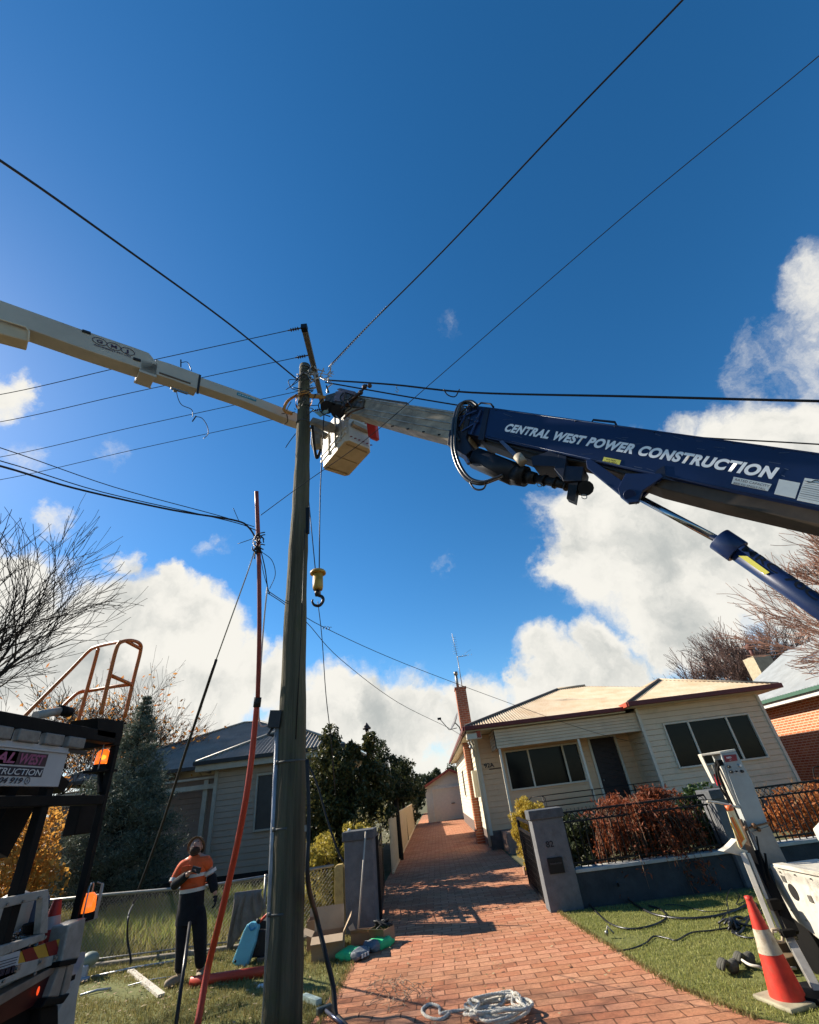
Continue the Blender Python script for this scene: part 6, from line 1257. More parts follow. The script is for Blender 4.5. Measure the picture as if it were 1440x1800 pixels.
# sledge hammer and level at bottom
hm = thing('sledge_hammer', 'sledge hammer lying at the bottom beside the power pole', 'hammer', gz(566, 1778))
a, c = gz(570, 1775, .04), gz(602, 1800, .04); b = MB(); b.tube([a, c], .016, 8); b.build('handle', mat('hammer_shaft', (.22, .24, .33), .3, metal=.7), hm)
b = MB(); d = (c-a).normalized(); n_ = Vector((-d.y, d.x, 0)); b.beam(a-n_*.08, a+n_*.08, .06, .06); b.build('head', mat('hammer_head', (.10, .12, .11), .4, metal=.5), hm, bevel=.01)
b = MB(); a, c = gz(534, 1752, .03), gz(561, 1762, .03); b.beam(a, c, .07, .05); tag(b.build('paint_tin_box', mat('pale_green', (.50, .60, .52), .5), None, bevel=.004), 'pale green box shaped level end showing past the power pole', 'tool')
b = MB(); c = gz(462, 1733, .01); b.box(c, (.12, .1, .02)); tag(b.build('paper_scrap', whs, None), 'white paper scrap on the grass left of the pole conduit', 'paper')
# rope coil on the driveway
ropem = mat('rope_white', (.80, .75, .64), .8, var=.25, scale=60, bump=.8, bscale=120, dirt=.25, dirtcol=(.3, .25, .2))
def twist(pts, r, m, nm, parent):
    P_ = curve_pts(pts, 10); b = MB()
    for ph in (0, 2.094, 4.189):
        q = []; L = 0
        for i, p in enumerate(P_):
            if i: L += (p-P_[i-1]).length
            t_ = (P_[min(i+1, len(P_)-1)]-P_[max(i-1, 0)]).normalized(); a = t_.orthogonal(); a = (Vector((0, 0, 1))-t_*t_.z).normalized(); c = t_.cross(a); q.append(p+(a*math.cos(L*70+ph)+c*math.sin(L*70+ph))*r*.5)
        b.tube(q, r*.62, 5)
    return b.build(nm, m, parent)
rp_ = thing('rope_coil', 'heap of white twisted rope lying on the brick driveway', 'rope', gz(870, 1785)); 
random.seed(3)
ctr = gz(878, 1782, .03)
pts = [gz(u, v, .02) for u, v in ((790, 1782), (775, 1792), (752, 1788), (742, 1776), (755, 1766), (772, 1770), (774, 1782), (790, 1779), (830, 1775))]
for i in range(64):
    a = i*.83; rr_ = .13+.12*random.random(); pts.append(Vector((ctr.x+.62*rr_*2.2*math.cos(a)+random.uniform(-.05, .05), ctr.y+rr_*1.1*math.sin(a)+random.uniform(-.04, .04), .02+.06*random.random()+.0008*i)))
twist(pts, .014, ropem, 'rope_strand', rp_)
# dead vine twigs on the driveway
tw = MB(); random.seed(5)
for i in range(46):
    u, v = random.gauss(690, 26), random.gauss(1742, 13); c = gz(u, v, .015); d = Vector((random.uniform(-1, 1), random.uniform(-1, 1), 0))*.1
    tw.tube(curve_pts([c-d, c+Vector((random.uniform(-.05, .05), random.uniform(-.05, .05), random.uniform(0, .06))), c+d*.6, c+d+Vector((random.uniform(-.05, .05), 0, random.uniform(0, .04)))], 4), .0028, 4)
tag(tw.build('dead_twigs', mat('twig_pale', (.42, .30, .2), .8), None), 'tangle of dead pale vine twigs on the brick driveway', 'twigs')
# cables on the right lawn
cabm = mat('cable_black', (.012, .012, .013), .35, spec=.6)
def gcable(nm, pts, r, lab, m=cabm, z=.02): cable(nm, [gz(p[0], p[1], p[2] if len(p) > 2 else z) for p in pts], r, m, lab, 'cable', group='black service cables on the right lawn', n=7)
gcable('lawn_cable', [(1085, 1550, .3), (1092, 1566, .12), (1107, 1583, .03), (1135, 1601), (1160, 1610), (1200, 1615), (1250, 1612), (1290, 1602), (1320, 1588), (1330, 1590), (1328, 1600)], .017, 'thick black cable curving right across the lawn to the cone')
gcable('lawn_cable', [(990, 1465, .78), (998, 1500, .5), (1010, 1545, .2), (1028, 1578, .06), (1050, 1605), (1075, 1625), (1110, 1633), (1150, 1626), (1172, 1612), (1160, 1598), (1140, 1592)], .013, 'black cable dropping from pillar number 82 and looping on the lawn')
gcable('lawn_cable', [(1085, 1672), (1110, 1668), (1135, 1658), (1150, 1646), (1175, 1650), (1190, 1653), (1215, 1640), (1250, 1636), (1285, 1630), (1300, 1620), (1340, 1608)], .009, 'thin wavy black wire crossing the lawn near the driveway edge')
gcable('lawn_cable', [(1170, 1590), (1200, 1592), (1240, 1602), (1280, 1600), (1300, 1596)], .006, 'thin wire lying on the lawn beside the blue wall shade')
gcable('lawn_cable', [(1265, 1632), (1268, 1618), (1280, 1600, .05), (1278, 1580, .12), (1286, 1562, .1), (1300, 1575, .05), (1295, 1590), (1310, 1585)], .007, 'upright curled wire loops standing on the lawn')
gcable('lawn_cable', [(1340, 1650), (1310, 1648), (1290, 1640), (1284, 1625), (1296, 1618), (1300, 1632), (1288, 1640), (1300, 1620), (1340, 1600)], .011, 'knotted black cable bundle on the lawn left of the cone')
gcable('lawn_cable', [(1345, 1625), (1320, 1628), (1295, 1622), (1285, 1630), (1300, 1641), (1320, 1612, .06), (1340, 1605, .05)], .014, 'shiny black cable clump just behind the traffic cone')
b = MB(); c = gz(1292, 1626, .05)
for i in range(18): d = Vector((random.uniform(-.16, .16), random.uniform(-.12, .12), random.uniform(-.02, .06))); b.tube(curve_pts([c+d, c+d*.3+Vector((0, 0, .05)), c-d*.8], 4), .012, 6)
tag(b.build('connector_cluster', cabm, None), 'cluster of black connectors where the lawn cables meet', 'cable')
b = MB(); c = gz(1068, 1645, .03); b.sphere(c+Vector((0, 0, .03)), .025, 8, 6); b.tube([c, c+Vector((.03, .0, .09)), c+Vector((.08, -.04, .02))], .012, 6); tag(b.build('cable_clamp', galv, None), 'small metal clamp standing on the driveway edge by the lawn', 'clamp')
# grey gloves / pads behind the cone
gl = mat('glove_grey', (.10, .095, .075), .8, var=.3, scale=14, bump=.4); 
for (u, v, sc, lab) in ((1292, 1712, .9, 'left one of two folded grey work gloves beside the cone'), (1320, 1700, 1.0, 'right one of two folded grey work gloves beside the cone')):
    t = thing('work_glove', lab, 'glove', gz(u, v), 'grey work gloves on the lawn by the cone'); c = gz(u, v)+Vector((0, 0, .05))
    b = MB(); b.sphere(c, .075*sc, 14, 9, (1.1, .8, .75), Matrix.Rotation(.6, 3, 'Z')); b.sphere(c+Vector((.05, .05, .01)), .05*sc, 12, 8, (1, .9, .8)); b.build('palm', gl, t)
    b = MB()
    for k in range(4): a = -.5+k*.3; p0_ = c+Vector((-.03, -.02, .02)); b.tube(curve_pts([p0_, p0_+Vector((-.06*math.cos(a), -.08*math.sin(a)-.02, .04)), p0_+Vector((-.11*math.cos(a), -.12*math.sin(a), -.02))], 4), [.019]*8+[.014], 8)
    b.build('finger', gl, t)
b = MB(); b.tube(curve_pts([gz(1305, 1688, .1), gz(1318, 1696, .1), gz(1335, 1700, .09), gz(1345, 1703, .07), gz(1400, 1702, .05)], 5), .012, 7); tag(b.build('white_strap', crm, None), 'pale strap running from the gloves behind the traffic cone', 'strap')
b = MB(); c = gz(1385, 1690, .06); b.box(c, (.24, .16, .1), Matrix.Rotation(.3, 3, 'Z')); b.box(c+Vector((.05, .1, .08)), (.12, .1, .08)); tag(b.build('timber_chock', mat('chock_brown', (.18, .12, .06), .8, var=.3), None, bevel=.012), 'brown timber block on the grass right of the cone', 'block')
# traffic cone
cb_ = gz(1390, 1763); CN = thing('traffic_cone', 'dirty red and white traffic cone standing on the right lawn', 'traffic cone', (cb_.x, cb_.y, 0))
cred = mat('cone_red', (.66, .045, .025), .5, var=.2, scale=12, dirt=.5, dirtcol=(.35, .1, .06)); cwh = mat('cone_white', (.50, .44, .33), .5, var=.15, scale=18, dirt=.9, dirtcol=(.22, .14, .07)); cbs = mat('cone_base', (.40, .36, .24), .7, var=.2, dirt=.5)
x_, y_ = cb_.x, cb_.y; tz = .68
tilt_ = Vector((-.0, 0, 0))
def cpt(h): return Vector((x_, y_, h))+tilt_*h
def rad(h): return .138-(.138-.028)*(h-.04)/(tz-.04)
for (h0, h1, nm, m_) in ((.04, .31, 'body', cred), (.31, .47, 'reflective_band', cwh), (.47, tz, 'body', cred)):
    b = MB(); hs_ = np.linspace(h0, h1, 5); b.tube([cpt(h) for h in hs_], [rad(h)+(.002 if nm != 'body' else 0) for h in hs_], 28, cap=False); b.build(nm, m_, CN)
b = MB(); b.tube([cpt(tz-.01), cpt(tz+.01), cpt(tz+.012), cpt(tz-.01)], [.034, .034, .022, .022], 20, cap=False); b.build('top_lip', cred, CN)
b = MB(); b.box((x_, y_, .022), (.38, .38, .035), Matrix.Rotation(.25, 3, 'Z')); b.build('base', cbs, CN, bevel=.012)

# ================= worker =================
def skin(name, V, Ed, Rr, m, parent, sub=2, root=0):
    me = bpy.data.meshes.new(name); me.from_pydata([tuple(v) for v in V], Ed, []); o = bpy.data.objects.new(name, me); COL.objects.link(o)
    sk = o.modifiers.new('skin', 'SKIN'); sk.use_smooth_shade = True
    for i, r in enumerate(Rr): me.skin_vertices[0].data[i].radius = r if isinstance(r, tuple) else (r, r)
    for i in range(len(V)): me.skin_vertices[0].data[i].use_root = (i == root)
    su = o.modifiers.new('sub', 'SUBSURF'); su.levels = sub; su.render_levels = sub
    bpy.context.view_layer.update(); n_ = bpy.data.meshes.new_from_object(o.evaluated_get(bpy.context.evaluated_depsgraph_get())); bpy.data.objects.remove(o)
    off = wloc(parent)
    for v in n_.vertices: v.co = v.co-off
    for p in n_.polygons: p.use_smooth = True
    n_.materials.clear(); n_.materials.append(m); n_.name = name
    o = bpy.data.objects.new(name, n_); COL.objects.link(o); o.parent = parent; return o
WY = 8.3
WK = thing('person', 'worker in orange and navy hi-vis shirt and brown hat looking up beside the fence', 'person', gy(330, 1728, WY)*1.0); WK.location.z = 0
def w(u, v, dy=0.): return gy(u, v, WY+dy)
skn = mat('skin', (.38, .21, .15), .5, var=.08, scale=12)
nav = mat('cloth_navy', (.006, .007, .011), .85, var=.3, scale=8, bump=.3, bscale=50)
ora = mat('cloth_orange', (.62, .10, .025), .8, var=.15, scale=8, bump=.3, bscale=50)
refl = mat('reflective_tape', (.50, .48, .45), .4, var=.1)
pel = w(336, 1588); nk = w(344, 1509); hdc = w(345, 1489, -.03); shL = w(322, 1519); shR = w(364, 1511); elL = w(304, 1558, -.10); haL = w(333, 1535, -.30); elR = w(373, 1546, .04); haR = w(379, 1574, 0)
hiL = w(324, 1598); hiR = w(350, 1596); knL = w(321, 1652, -.05); knR = w(352, 1652, 0); anL = w(317, 1712, 0); anR = w(352, 1714, .1)
anL.z = .075; anR.z = .075
spn = (pel+nk)/2
V = [pel, spn, nk, hdc, shL, elL, haL, shR, elR, haR, hiL, knL, anL, hiR, knR, anR, nk+(hdc-nk)*.45]
Ed = [(0, 1), (1, 2), (2, 16), (16, 3), (2, 4), (4, 5), (5, 6), (2, 7), (7, 8), (8, 9), (0, 10), (10, 11), (11, 12), (0, 13), (13, 14), (14, 15)]
Rr = [(.13, .10), (.12, .09), .07, .095, .06, .042, .030, .06, .042, .030, .08, .055, .04, .08, .055, .04, .055]
skin('body', V, Ed, Rr, skn, WK)
# face
fd = Vector((.15, -.80, .55)).normalized(); fr_ = Vector((1, .18, 0)).normalized(); fu = fr_.cross(fd); fu = fu if fu.z > 0 else -fu
b = MB(); b.sphere(hdc, .098, 20, 14, (.86, 1.0, 1.12)); b.sphere(hdc+fd*.095-fu*.012, .018, 8, 6, (.8, 1, 1.4)); 
for s in (-1, 1): b.sphere(hdc+fr_*(.088*s)-fu*.01, .024, 8, 6, (.4, .8, 1.2))
b.build('head', skn, WK)
b = MB()
for s in (-1, 1): b.sphere(hdc+fd*.086+fr_*.032*s+fu*.022, .011, 8, 6)
b.build('eye', mat('eye_dark', (.03, .02, .015), .3), WK)
b = MB(); b.sphere(hdc+fd*.086-fu*.045, .02, 10, 6, (1.5, .6, .5)); b.build('mouth', mat('lip', (.25, .09, .07), .5), WK)
b = MB(); b.sphere(hdc+fd*.022-fu*.062, .082, 16, 10, (.9, .9, .75)); b.build('beard', mat('beard', (.045, .025, .015), .9, var=.3), WK)
hatm = mat('hat_brown', (.10, .055, .03), .9, var=.25); b = MB()
up_ = (fu*.9-fd*.45).normalized(); hb = hdc+up_*.045
b.tube([hb-up_*.0, hb+up_*.03, hb+up_*.07, hb+up_*.085], [.108, .104, .082, .03], 22); b.build('hat_crown', hatm, WK)
rim = MB(); a1 = fr_; a2 = up_.cross(fr_).normalized(); vs = []
for j, (rr_, dz) in enumerate(((.100, .008), (.13, .0), (.142, -.016), (.140, -.022), (.128, -.008), (.100, .0))):
    for i in range(28): t_ = 2*math.pi*i/28; vs.append(hb+a1*rr_*.92*math.cos(t_)+a2*rr_*math.sin(t_)+up_*(dz-.03*abs(math.cos(t_))))
rim.add(vs, [(j*28+i, (j+1)*28+i, (j+1)*28+(i+1) % 28, j*28+(i+1) % 28) for j in range(5) for i in range(28)], True); rim.build('hat_brim', mat('hat_brim_tan', (.20, .12, .065), .8, var=.2), WK)
b = MB(); b.tube(curve_pts([hdc+fr_*-.10, hdc+fr_*-.09-fu*.07, hdc-fu*.13+fd*.03, hdc+fr_*.09-fu*.07], 5), .006, 5); b.build('hat_cord', hatm, WK)
# shirt: upper orange, lower navy; sleeves
chs = pel+(nk-pel)*.62
def lerp(a, c, t): return a+(c-a)*t
def loft(name, rings, m_, n=26):
    b = MB(); vs = []
    for (c, rx_, ry_) in rings: vs += [Vector(c)+Vector((rx_*math.copysign(abs(math.cos(a))**.85, math.cos(a)), ry_*math.sin(a)+.004*math.sin(a*7+c[2]*30), .0)) for a in np.linspace(0, 2*math.pi, n, endpoint=False)]
    b.add(vs, [(j*n+i, j*n+(i+1) % n, (j+1)*n+(i+1) % n, (j+1)*n+i) for j in range(len(rings)-1) for i in range(n)], True); return b.build(name, m_, WK)
T_ = lambda f: pel+(nk-pel)*f
loft('shirt_body', [(T_(.30), .172, .135), (T_(.42), .176, .138), (T_(.6), .188, .142), (T_(.78), .200, .142), (T_(.88), .196, .132), (T_(.96), .165, .115), (T_(1.03), .115, .095), (T_(1.10), .082, .08), (T_(1.13), .06, .06)], ora)
loft('shirt_hem', [(T_(-.12), .180, .145), (T_(.0), .178, .142), (T_(.15), .174, .138), (T_(.32), .175, .137)], nav)
loft('waist', [(T_(-.42), .19, .15), (T_(-.25), .19, .15), (T_(-.08), .176, .14), (T_(.05), .165, .13)], nav)
skin('shirt', [chs, lerp(chs, nk, .55), nk+Vector((0, 0, -.02)), shL, lerp(shL, elL, .5), elL, shR, lerp(shR, elR, .6), pel+(nk-pel)*.38], [(0, 1), (1, 2), (1, 3), (3, 4), (4, 5), (1, 6), (6, 7), (0, 8)],
     [(.15, .12), (.15, .12), (.08, .08), .098, .088, .074, .098, .082, (.175, .135)], ora, WK)
skin('sleeve', [elL, lerp(elL, haL, .45), lerp(elL, haL, .9)], [(0, 1), (1, 2)], [.076, .066, .054], nav, WK)
skin('sleeve', [lerp(shR, elR, .72), elR, lerp(elR, haR, .85)], [(0, 1), (1, 2)], [.08, .072, .06], nav, WK)
def band(p, q, r, ry, wd, nm='reflective_band'):
    p = Vector(p); q = Vector(q); d = (q-p).normalized(); a = d.cross(Vector((0, 1, 0))).normalized(); c = d.cross(a); b = MB(); vs = []
    for o in (-wd/2, wd/2):
        for i in range(24): t_ = 2*math.pi*i/24; vs.append(p+d*o+a*r*math.cos(t_)+c*ry*math.sin(t_))
    b.add(vs, [(i, (i+1) % 24, 24+(i+1) % 24, 24+i) for i in range(24)], True); b.build(nm, refl, WK)
band(pel+(nk-pel)*.30, nk, .182, .146, .045); band(pel+(nk-pel)*.62, nk, .196, .152, .04); band(lerp(shR, elR, .62), elR, .088, .088, .045); band(lerp(shL, elL, .78), elL, .084, .084, .045)
skin('trousers', [pel, hiL, knL, anL+Vector((0, 0, .02)), hiR, knR, anR+Vector((0, 0, .02)), pel+Vector((0, 0, .10)), lerp(hiL, knL, .5), lerp(hiR, knR, .5)], [(7, 0), (0, 1), (1, 8), (8, 2), (2, 3), (0, 4), (4, 9), (9, 5), (5, 6)], [(.16, .13), .125, .092, .080, .125, .092, .080, (.15, .12), .112, .112], nav, WK)
boot = mat('boot_tan', (.30, .22, .14), .7, var=.2)
for an_, dx in ((anL, -.07), (anR, .05)):
    skin('boot', [Vector((an_.x, an_.y, .14)), Vector((an_.x, an_.y+.03, .05)), Vector((an_.x+dx, an_.y-.12, .045)), Vector((an_.x+dx*1.5, an_.y-.20, .04))], [(0, 1), (1, 2), (2, 3)], [.074, (.068, .062), (.062, .052), (.05, .042)], boot, WK)
def hand(c, d, nrm, m_, curl=.6, flip=1):
    d = Vector(d).normalized(); nrm = Vector(nrm); nrm = (nrm-d*nrm.dot(d)).normalized(); s = d.cross(nrm)*flip; V = [c, c+d*.045]; E_ = [(0, 1)]; R2 = [(.03, .018), (.038, .018)]
    for k, L in enumerate((.062, .072, .068, .054)):
        o = s*(-.027+.018*k); i = len(V); p0_ = c+d*.085+o; p1_ = p0_+(d*math.cos(curl*.5)+nrm*math.sin(curl*.5))*L*.5; p2_ = p1_+(d*math.cos(curl*1.6)+nrm*math.sin(curl*1.6))*L*.5
        V += [p0_, p1_, p2_]; E_ += [(1, i), (i, i+1), (i+1, i+2)]; R2 += [.0095, .009, .0075]
    i = len(V); V += [c+d*.03-s*.04, c+d*.06-s*.055+nrm*.02]; E_ += [(0, i), (i, i+1)]; R2 += [.011, .009]
    return skin('hand', V, E_, R2, m_, WK, sub=1)
hand(haL, w(346, 1527, -.32)-haL, (0, -.3, -1), skn, .8)
hand(haR, (.12, -.05, -1), (-.8, -.2, 0), mat('glove_navy', (.012, .012, .016), .8), .7)
b = MB(); c = w(345, 1529, -.33); b.box(c, (.13, .04, .07), Matrix.Rotation(.3, 3, 'Y')); ph = b.build('hand_tool', lk, None, bevel=.008); tag(ph, 'black pouch or radio held in the worker hand against the chest', 'radio')
# ================= vegetation =================
def leafcloud(name, pts, size, m, parent, tri=False, up=.0, aspect=.6):
    P = np.asarray(pts, float); n = len(P); d = rng.normal(size=(n, 3)); d[:, 2] += up; d /= np.linalg.norm(d, axis=1)[:, None]
    e = rng.normal(size=(n, 3)); e -= d*(e*d).sum(1)[:, None]; e /= np.linalg.norm(e, axis=1)[:, None]; s = size*rng.uniform(.55, 1.35, n)[:, None]
    a, c = d*s, e*s*aspect
    V = np.stack([P-a, P-c*.8+a*.1, P+a, P+c*.8+a*.1], 1).reshape(-1, 3); F = np.arange(len(V)).reshape(-1, 4)
    return fastmesh(name, V, F, m, parent)
def ball(n, c, r, shell=.55):
    d = rng.normal(size=(n, 3)); d /= np.linalg.norm(d, axis=1)[:, None]; t = (shell**3+(1-shell**3)*rng.uniform(size=n))**(1/3); return np.array(c)+d*t[:, None]*np.array(r)
def clumps(n, c, r, k, cr, shell=.7, seed=0):
    g = np.random.default_rng(seed); d = g.normal(size=(k, 3)); d /= np.linalg.norm(d, axis=1)[:, None]; t = g.uniform(shell, 1, k); ctr = np.array(c)+d*t[:, None]*np.array(r)
    return np.concatenate([ball(max(4, n//k), q, cr*g.uniform(.6, 1.3), .2) for q in ctr])
def segmesh(name, segs, m, parent, ns=4):
    A = np.array([s[0] for s in segs], float); B_ = np.array([s[1] for s in segs], float); r0 = np.array([s[2] for s in segs]); r1 = np.array([s[3] for s in segs])
    d = B_-A; d /= np.linalg.norm(d, axis=1)[:, None]+1e-9; ref = np.where(np.abs(d[:, 2:3]) < .9, [[0, 0, 1.]], [[1., 0, 0]]); a = np.cross(d, ref); a /= np.linalg.norm(a, axis=1)[:, None]; c = np.cross(d, a)
    V = []; 
    for P, r in ((A, r0), (B_, r1)):
        for k in range(ns): t = 2*math.pi*k/ns; V.append(P+(a*math.cos(t)+c*math.sin(t))*r[:, None])
    V = np.stack(V, 1); n = len(A); base = np.arange(n)[:, None]*2*ns
    F = np.concatenate([base+np.array([k, (k+1) % ns, ns+(k+1) % ns, ns+k]) for k in range(ns)]); return fastmesh(name, V.reshape(-1, 3), F, m, parent, smooth=ns > 4)
def grow(p, d, L, r, depth, out, rnd, spread=.55, up=.15, nb=(2, 3), shrink=.72, rmin=.004, wig=.16, tips=None):
    k = 4; q = Vector(p); dd = Vector(d).normalized(); nodes = []
    for i in range(k):
        dd = (dd+Vector((rnd.uniform(-wig, wig), rnd.uniform(-wig, wig), rnd.uniform(-wig, wig)+up*.25))).normalized(); q2 = q+dd*L/k
        ra = r*(1-.35*i/k); rb = r*(1-.35*(i+1)/k); out.append((q[:], q2[:], max(ra, rmin), max(rb, rmin))); q = q2; nodes.append((q.copy(), dd.copy(), rb))
    if depth == 0:
        if tips is not None: tips.append(q.copy())
        return
    for (qn, dn, rn) in [nodes[-1]]*rnd.choice(nb)+[nodes[1], nodes[2]]:
        ax = Vector((rnd.uniform(-1, 1), rnd.uniform(-1, 1), rnd.uniform(-1, 1))); nd = (dn+ax*spread+Vector((0, 0, up))).normalized()
        grow(qn, nd, L*shrink*rnd.uniform(.75, 1.2), rn*rnd.uniform(.5, .72), depth-1, out, rnd, spread, up, nb, shrink, rmin, wig, tips)
bark = mat('bark_dark', (.022, .017, .013), .9, var=.3)
barkp = mat('bark_pink', (.38, .19, .12), .85, var=.35, scale=3, col2=(.14, .08, .06))
def baretree(label, base, H_, th, m, seed, depth=5, dirs=None, spread=.55, up=.15, shrink=.74, rmin=.004, budleaf=None, L0=None, name='bare_tree', leaves=0, leafsize=.05, trunkm=None):
    t = thing(name, label, 'tree', base); rnd = random.Random(seed); base = Vector(base); segs = []; tips = []
    L0 = L0 or H_*.3
    tk = base+Vector((rnd.uniform(-.1, .1), 0, L0)); b = MB(); b.tube([base, base+(tk-base)*.5+Vector((.04, 0, 0)), tk], [th*1.25, th, th*.85], 12); b.build('trunk', trunkm or m, t)
    for dr in (dirs or [(rnd.uniform(-1, 1), rnd.uniform(-1, 1), 1) for _ in range(5)]): grow(tk, dr, H_*.24, th*.55, depth, segs, rnd, spread, up, (2, 2), shrink, rmin, .16, tips)
    segmesh('branches', segs, m, t, 4)
    if leaves:
        T = np.array([s[1] for s in segs if s[3] < th*.12]); idx = rng.integers(0, len(T), leaves); leafcloud('leaves', T[idx]+rng.normal(size=(leaves, 3))*.12, leafsize, budleaf, t)
    return t
# bare tree upper left
baretree('dark bare tree with fine twigs rising behind the truck at the left edge', (-9.5, 8.4, 0), 6.9, .19, bark, 11, 4, [(-.3, 0, 1), (.25, -.1, 1), (.45, .1, .8), (.1, .3, 1.2)], .62, .12, .80, .0055, L0=2.6)
lo = mat('leaf_orange', (.50, .26, .06), .6, var=.3, col2=(.42, .13, .03), island=.8, trans=.5)
baretree('autumn tree with sparse orange leaves behind the truck rack', (-14.6, 19, 0), 8.6, .16, bark, 5, 5, None, .7, .10, .78, .006, lo, L0=1.2, name='autumn_tree', leaves=3400, leafsize=.085)
ly = mat('leaf_amber', (.60, .34, .08), .6, var=.3, col2=(.45, .20, .04), island=.8, trans=.5)
ps = thing('amber_shrub', 'dense amber leaved shrub seen through the truck frame at the left edge', 'shrub', (-9.6, 11.6, 0))
leafcloud('foliage', np.concatenate([clumps(9000, (-9.8, 11.8, 1.35), (1.5, 1.0, 1.2), 60, .35, .5, 3)]), .06, ly, ps)
sg = []; rnd = random.Random(2)
for k in range(8): grow(Vector((-9.8, 11.8, 0)), (rnd.uniform(-.8, .8), rnd.uniform(-.6, .6), 1), .8, .03, 2, sg, rnd)
segmesh('stems', sg, bark, ps)
# blue spruce
sp = thing('blue_spruce', 'blue grey conifer with a pointed leader between the truck and grey house', 'tree', (-8.85, 14.5, 0))
nd = mat('needle_blue_grey', (.16, .18, .13), .7, var=.3, scale=2, col2=(.05, .075, .05), island=.7, trans=.2)
b = MB(); b.tube([(-8.85, 14.5, 0), (-8.8, 14.5, 3.2), (-8.9, 14.5, 5.35)], [.12, .07, .012], 10); b.build('trunk', bark, sp)
L = []; rnd = random.Random(9); segs = []
z = .25
while z < 5.3:
    R0 = 1.8*(1-z/5.4)**.85 if z < 3.0 else .78*(5.4-z)/2.4+.03
    nb = 9 if z < 3 else 7
    for k in range(nb):
        a = rnd.uniform(0, 6.28); R1 = R0*rnd.uniform(.7, 1.12); st = Vector((-8.82, 14.5, z)); dr = Vector((math.cos(a), math.sin(a), .38)); en = st+dr*R1
        segs.append((st[:], en[:], .012, .004)); n_ = int(40+190*R1)
        tt_ = rng.uniform(.15, 1, n_)**.7; wd = .05+.22*R1*(1-tt_*.75)
        P_ = np.array(st)[None]+np.outer(tt_, np.array(en-st)); P_ += rng.normal(size=(n_, 3))*np.c_[wd, wd, wd*.38]; L.append(P_)
    z += .115 if z < 3 else .15
segmesh('branches', segs, bark, sp); leafcloud('needles', np.concatenate(L), .055, nd, sp, aspect=.22, up=.4)
# dark camellia-like tree at centre left
dl_ = mat('leaf_dark_gold', (.10, .085, .024), .45, var=.3, scale=2.5, col2=(.045, .055, .02), island=.6, trans=.32)
dt = thing('dark_evergreen', 'dense dark evergreen tree with golden lit edges behind the broom pillar', 'tree', (-2.4, 12.6, 0))
b = MB(); b.tube([(-2.1, 12.7, 0), (-2.15, 12.7, 1.2), (-2.1, 12.7, 2.4)], [.12, .10, .05], 10); b.build('trunk', bark, dt)
P_ = np.concatenate([clumps(15000, (-2.2, 12.7, 1.75), (1.02, .85, 1.35), 95, .27, .72, 1), ball(6000, (-2.2, 12.7, 1.7), (.95, .8, 1.25), .3), clumps(3600, (-2.15, 12.7, 1.7), (.7, .6, 1.1), 30, .3, .1, 2), clumps(1800, (-2.25, 12.6, 3.05), (.32, .3, .38), 14, .16, .5, 4), clumps(900, (-1.62, 12.6, 2.95), (.16, .2, .3), 8, .12, .4, 5), clumps(2200, (-1.25, 12.8, 1.9), (.35, .4, .8), 22, .2, .6, 6)])
P_ = P_[(P_[:, 2] > .15) & (P_[:, 0] < -1.28+.0*P_[:, 2])]-np.array([.36, 0, 0]); q_ = np.concatenate([clumps(1800, (-1.62, 12.6, 2.75), (.2, .2, .5), 12, .15, .4, 91), clumps(4200, (-1.45, 12.9, 1.95), (.34, .4, .85), 24, .2, .4, 92)]); P_ = np.concatenate([P_, q_[(q_[:, 2] > 1.42) | (q_[:, 0] < -1.6)]]); leafcloud('foliage', P_[::2], .062, dl_, dt, aspect=.55); leafcloud('foliage', P_[1::2], .042, mat('leaf_dark_small', (.075, .08, .025), .4, var=.3, col2=(.03, .04, .015), island=.7, trans=.3), dt, aspect=.7)
# fine green tree behind
dg = mat('leaf_green_dark', (.05, .062, .025), .5, var=.3, scale=2, col2=(.03, .04, .015), island=.6, trans=.3)
t2 = thing('green_tree', 'upright dark green tree beyond the panel fence', 'tree', (-1.35, 19, 0))
b = MB(); b.tube([(-1.5, 19, 0), (-1.5, 19, 2.5)], [.12, .06], 8); b.build('trunk', bark, t2)
q_ = np.concatenate([clumps(9000, (-1.75, 19, 2.3), (.72, .7, 1.35), 60, .26, .6, 7), clumps(2500, (-1.1, 19.3, 1.9), (.6, .5, 1.1), 25, .25, .5, 8)]); leafcloud('foliage', q_[(q_[:, 2] > 1.75) | (q_[:, 0] < -1.75)], .06, dg, t2)
t3 = thing('green_tree', 'second darker tree further down the driveway fence', 'tree', (-1.5, 26, 0))
b = MB(); b.tube([(-1.7, 26, 0), (-1.7, 26, 2.0)], [.12, .06], 8); b.build('trunk', bark, t3)
q_ = clumps(5000, (-1.85, 26, 2.3), (.9, 1.0, 1.05), 45, .3, .6, 17); leafcloud('foliage', q_[(q_[:, 2] > 1.6) | (q_[:, 0] < -1.8)], .08, dg, t3)
t5 = thing('green_shrub', 'tall dark shrub behind the near end of the panel fence', 'shrub', (-2.3, 15.3, 0))
leafcloud('foliage', np.concatenate([clumps(8000, (-2.7, 15.0, 1.6), (.65, 1.9, 1.45), 55, .3, .5, 77), ball(2500, (-2.7, 15, 1.5), (.5, 1.7, 1.3), .2)]), .06, dg, t5)  # foliage behind the fence, raised and widened to throw shade on the driveway
t4 = thing('green_shrub', 'low dark shrubs beside the garage at the fence end', 'shrub', (-1.9, 36, 0))
leafcloud('foliage', clumps(3500, (-2.2, 36, 1.2), (1.0, 2, 1.0), 30, .35, .5, 19), .09, dg, t4)
